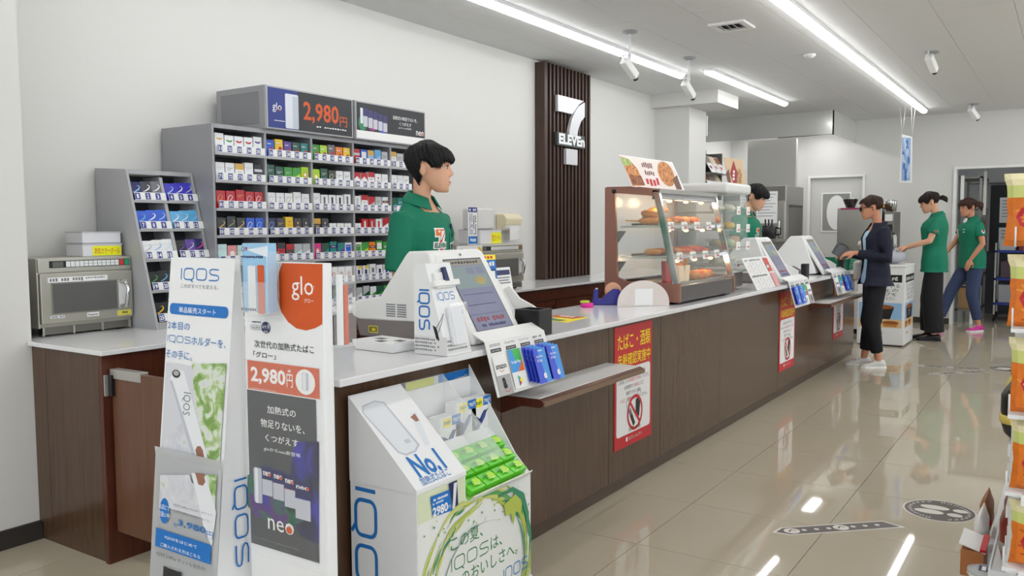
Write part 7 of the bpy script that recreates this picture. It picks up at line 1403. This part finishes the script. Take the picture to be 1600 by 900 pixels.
CRM = mat('bag_cream', (232, 222, 178), .3); LG = mat('bag_lime', (206, 214, 130), .3); OB = mat('bag_orange', (226, 122, 40), .3, var=.3, vscale=40); OBD = mat('bag_orange_dark', (190, 86, 24), .3); RB = mat('bag_red', (190, 30, 44), .3)
def snack_bag(x, y0, w_, z0, h_, label):
    t = thing('snack_bag', label, 'snack bag', (x, y0-w_/2, z0)); n, k = 12, 12; rows = []
    for i in range(k+1):
        v = i/k; r = []; wv = w_*(1 - .07*math.sin(PI*v)**.8 + (.0 if v < .86 else .03)); seal = min(1, max(0, min(v/.08, (1-v)/.12)))
        for j in range(n+1):
            u_ = j/n; th = .036*(math.sin(PI*u_)**.6)*(seal**.7)*(1 + .12*noise.noise(Vector((u_*4, v*5, x*9)))) + .002*math.sin(40*v)*(v > .88 or v < .06); yy = y0 - w_/2 + (.5-u_)*wv + .004*noise.noise(Vector((v*6, u_*3, 2)))
            r.append((Vector((x - th, yy, z0 + h_*v)), Vector((x + th*.7+.001, yy, z0 + h_*v))))
        rows.append(r)
    mm = MB()
    for i in range(k):
        v = (i+.5)/k; m = CRM if v > .80 else LG if v > .64 else OB
        for j in range(n):
            mm.add([rows[i][j][0], rows[i][j+1][0], rows[i+1][j+1][0], rows[i+1][j][0]], [(0, 1, 2, 3)], m, True); mm.add([rows[i][j][1], rows[i+1][j][1], rows[i+1][j+1][1], rows[i][j+1][1]], [(0, 1, 2, 3)], CRM, True)
    for i in range(k):
        for j, q_ in ((0, 0), (n, 1)): a = [rows[i][j][0], rows[i][j][1], rows[i+1][j][1], rows[i+1][j][0]]; mm.add(a if q_ else a[::-1], [(0, 1, 2, 3)], CRM)
    o = mm.build('bag_film', t); bv = BVHTree.FromPolygons([v.co for v in o.data.vertices], [p.vertices for p in o.data.polygons])
    c = Cv((x-.1, y0, z0+h_), (0, -1, 0), (0, 0, -1)); c.step = 0; random.seed(int(z0*1000))
    for q_ in range(26): a_, b_ = random.uniform(.036, w_-.036), random.uniform(h_*.42, h_*.9); an = random.uniform(-.9, .9); c.stroke([(a_-.018*math.cos(an), b_-.018*math.sin(an)), (a_, b_+.003), (a_+.018*math.cos(an), b_+.018*math.sin(an))], [.004, .007, .004], random.choice([OB, OBD, mat('chip_gold', (240, 160, 70), .4)]))
    nb = len(c.a.f)
    for i in range(10): a0, a1 = 2*PI*i/10, 2*PI*(i+1)/10; c.poly([(w_*.42, h_*.6), (w_*.42+.052*math.cos(a0), h_*.6+.036*math.sin(a0)), (w_*.42+.052*math.cos(a1), h_*.6+.036*math.sin(a1))], RB)
    c.text('ベーコン', w_*.42-.036, h_*.53, w_*.42+.036, h_*.59, PAPERW); c.text('ポテト味', w_*.42-.034, h_*.61, w_*.42+.034, h_*.67, PAPERW); c.text('#5', w_*.5, h_*.3, w_*.8, h_*.34, DKP)
    for mb, o1 in ((c.a, .001), (c.t, .004)):
        out = []
        for q_ in mb.v: r_ = bv.ray_cast(Vector(q_), Vector((1, 0, 0)), .3); out.append((r_[0] if r_[0] else Vector(q_) + Vector((.1, 0, 0))) - Vector((o1, 0, 0)))
        mb.v = [tuple(v) for v in out]
    for fi in range(nb, len(c.a.f)):
        for i in c.a.f[fi]: c.a.v[i] = (c.a.v[i][0]-.0015, c.a.v[i][1], c.a.v[i][2])
    c.build(t)
for i, (a, b) in enumerate(LV):
    xl = (1568, 1573, 1575, 1577, 1575)[i]; p = ox(xl, (a+b)/2, 2.5); z0 = lv[i]; snack_bag(2.5+.03, p.y, .19, z0, ox(1590, a, 2.5).z-z0, f'orange snack bag with a red badge on the {["topmost", "second", "third", "fourth", "lowest"][i]} shelf of the white rack')
# gondola behind it with goods facing the aisle
t = thing('gondola_shelf', 'white gondola shelving behind the snack bags, facing the aisle', 'shelving', (3.6, -.1, 0))
GXA, GXB = 2.86, 4.4
MB().box(GXA, GXB, -.36, -.33, 0, 1.2, WIREW).build('back_panel', t); MB().box(GXA, GXB, -.33, .215, 0, .11, WIREW).build('base', t)
gz = [ox(1575, 652, 3.3).z, ox(1570, 747, 3.2).z, ox(1560, 852, 3.1).z]; gy = [.13, .13, .17]
for z, y in zip(gz, gy): MB().box(GXA, GXB, -.33, y, z-.02, z, WIREW).build('shelf', t); MB().box(GXA, GXB, y, y+.006, z-.03, z+.004, PLASTW).build('price_rail', t)
def pouch(x, y, z, w_, d, h_, m, label, group, cat='snack bag', name='snack_pouch', acc=None):
    g = MB(); rr = []
    for i in range(8):
        v = i/7; s_ = min(1, max(.12, min((v+.02)/.2, (1-v)/.25))); rr.append([Vector((x + (w_/2)*(1+.06*noise.noise(Vector((i, a, x))))*(1 if abs(math.cos(a)) > .3 else .96)*math.copysign(abs(math.cos(a))**.5, math.cos(a)), y + d/2*s_*math.copysign(abs(math.sin(a))**.8, math.sin(a)), z + .0006 + h_*v)) for a in [2*PI*k/12+.1 for k in range(12)]])
    g.loft(rr, m); o = g.build(name, label=label, cat=cat, group=group)
    if acc: q_ = MB(); q_.loft([[p*1 + Vector((0, (p.y-y)*.06, 0)) for p in rr[i]] for i in (2, 3)], acc); q_.build('printed_band', o)
    return o
BKY = mat('pouch_black', (40, 42, 40), .3, var=.5, vscale=30); YLW = mat('pouch_yellow', (214, 190, 90), .35); RDB = mat('pouch_redbrown', (120, 44, 34), .3, var=.4, vscale=40); BLG = mat('pouch_bluegrey', (150, 170, 190), .3, var=.2, vscale=30)
for k in range(5): pouch(3.0+.25*k, .12, gz[0], .2, .09, .19, BKY if k % 2 == 0 else YLW, f'{"black and yellow" if k % 2 == 0 else "yellow"} pouch on the upper gondola shelf, {ORD[k]} from the front', 'pouches on the upper gondola shelf', acc=YLW if k % 2 == 0 else BKY)
for k in range(6): pouch(2.98+.22*k, .10, gz[1], .19, .06, .22, BLG, f'blue grey pouch on the middle gondola shelf, {ORD[k]} from the front', 'pouches on the middle gondola shelf', acc=PAPERW)
for k in range(6): pouch(2.97+.22*k, .12, gz[2], .19, .07, .19, RDB, f'red brown pouch on the lower gondola shelf, {ORD[k]} from the front', 'pouches on the lower gondola shelf', acc=mat('pouch_grey_band', (150, 140, 136), .4))
for k in range(2): pouch(3.42+.22*k, .235, .1105, .17, .045, .15, [PAPERW, mat('packet_brown', (150, 96, 60), .4)][k], ['white packet with a blue band on the gondola base', 'brown packet on the gondola base behind the white one'][k], 'packets on the gondola base', acc=[BLU, RED][k])
tt = thing('biscuit_box', 'small brown box with a white and red lid on the gondola base', 'box', (3.2, .235, .1105)); MB().box(3.13, 3.29, .205, .275, .1105, .2, mat('packet_tan', (176, 112, 64), .5)).build('box_body', tt, bev=.003); MB().slab([(3.125, .20, .2), (3.295, .20, .2), (3.295, .28, .222), (3.125, .28, .222)], .003, PAPERW).build('lid', tt); MB().box(3.125, 3.295, .2, .218, .201, .2115, RED).build('red_corner', tt)
TUBL = mat('cup_clear', (222, 224, 224), .2, alpha=.55); TUBY = mat('cup_yellow', (214, 160, 40), .4)
for k, (x, y, z) in enumerate(((2.93, .185, .1105), (2.93, .185, .166), (2.80, .085, .0605), (2.80, .085, .116), (3.05, .195, .1105))):
    tt = thing('food_cup', ['yellow food cup at the bottom of the front stack', 'clear lidded food cup on top of the front stack', 'yellow food cup at the bottom of the stack by the post', 'clear lidded food cup on the stack by the post', 'single food cup behind the front stack'][k], 'food cup', (x, y, z), group='food cups on the gondola base')
    MB().lathe([(0, 0), (.042, 0), (.05, .042), (0, .042)], (x, y, z), TUBY if z < .15 else mat('cup_white', (226, 226, 222), .35), 20).build('cup', tt); MB().lathe([(.05, .042), (.053, .044), (.053, .05), (.03, .054), (0, .054)], (x, y, z), TUBL, 20).build('lid', tt); c = Cv((x-.03, y+.03, z+.0545), (1, 0, 0), (0, -1, 0), (0, 0, 1)); c.rect(.005, .01, .055, .045, [BLU, NAVY][k % 2]); c.rect(.012, .018, .048, .03, PAPERW); c.build(tt)
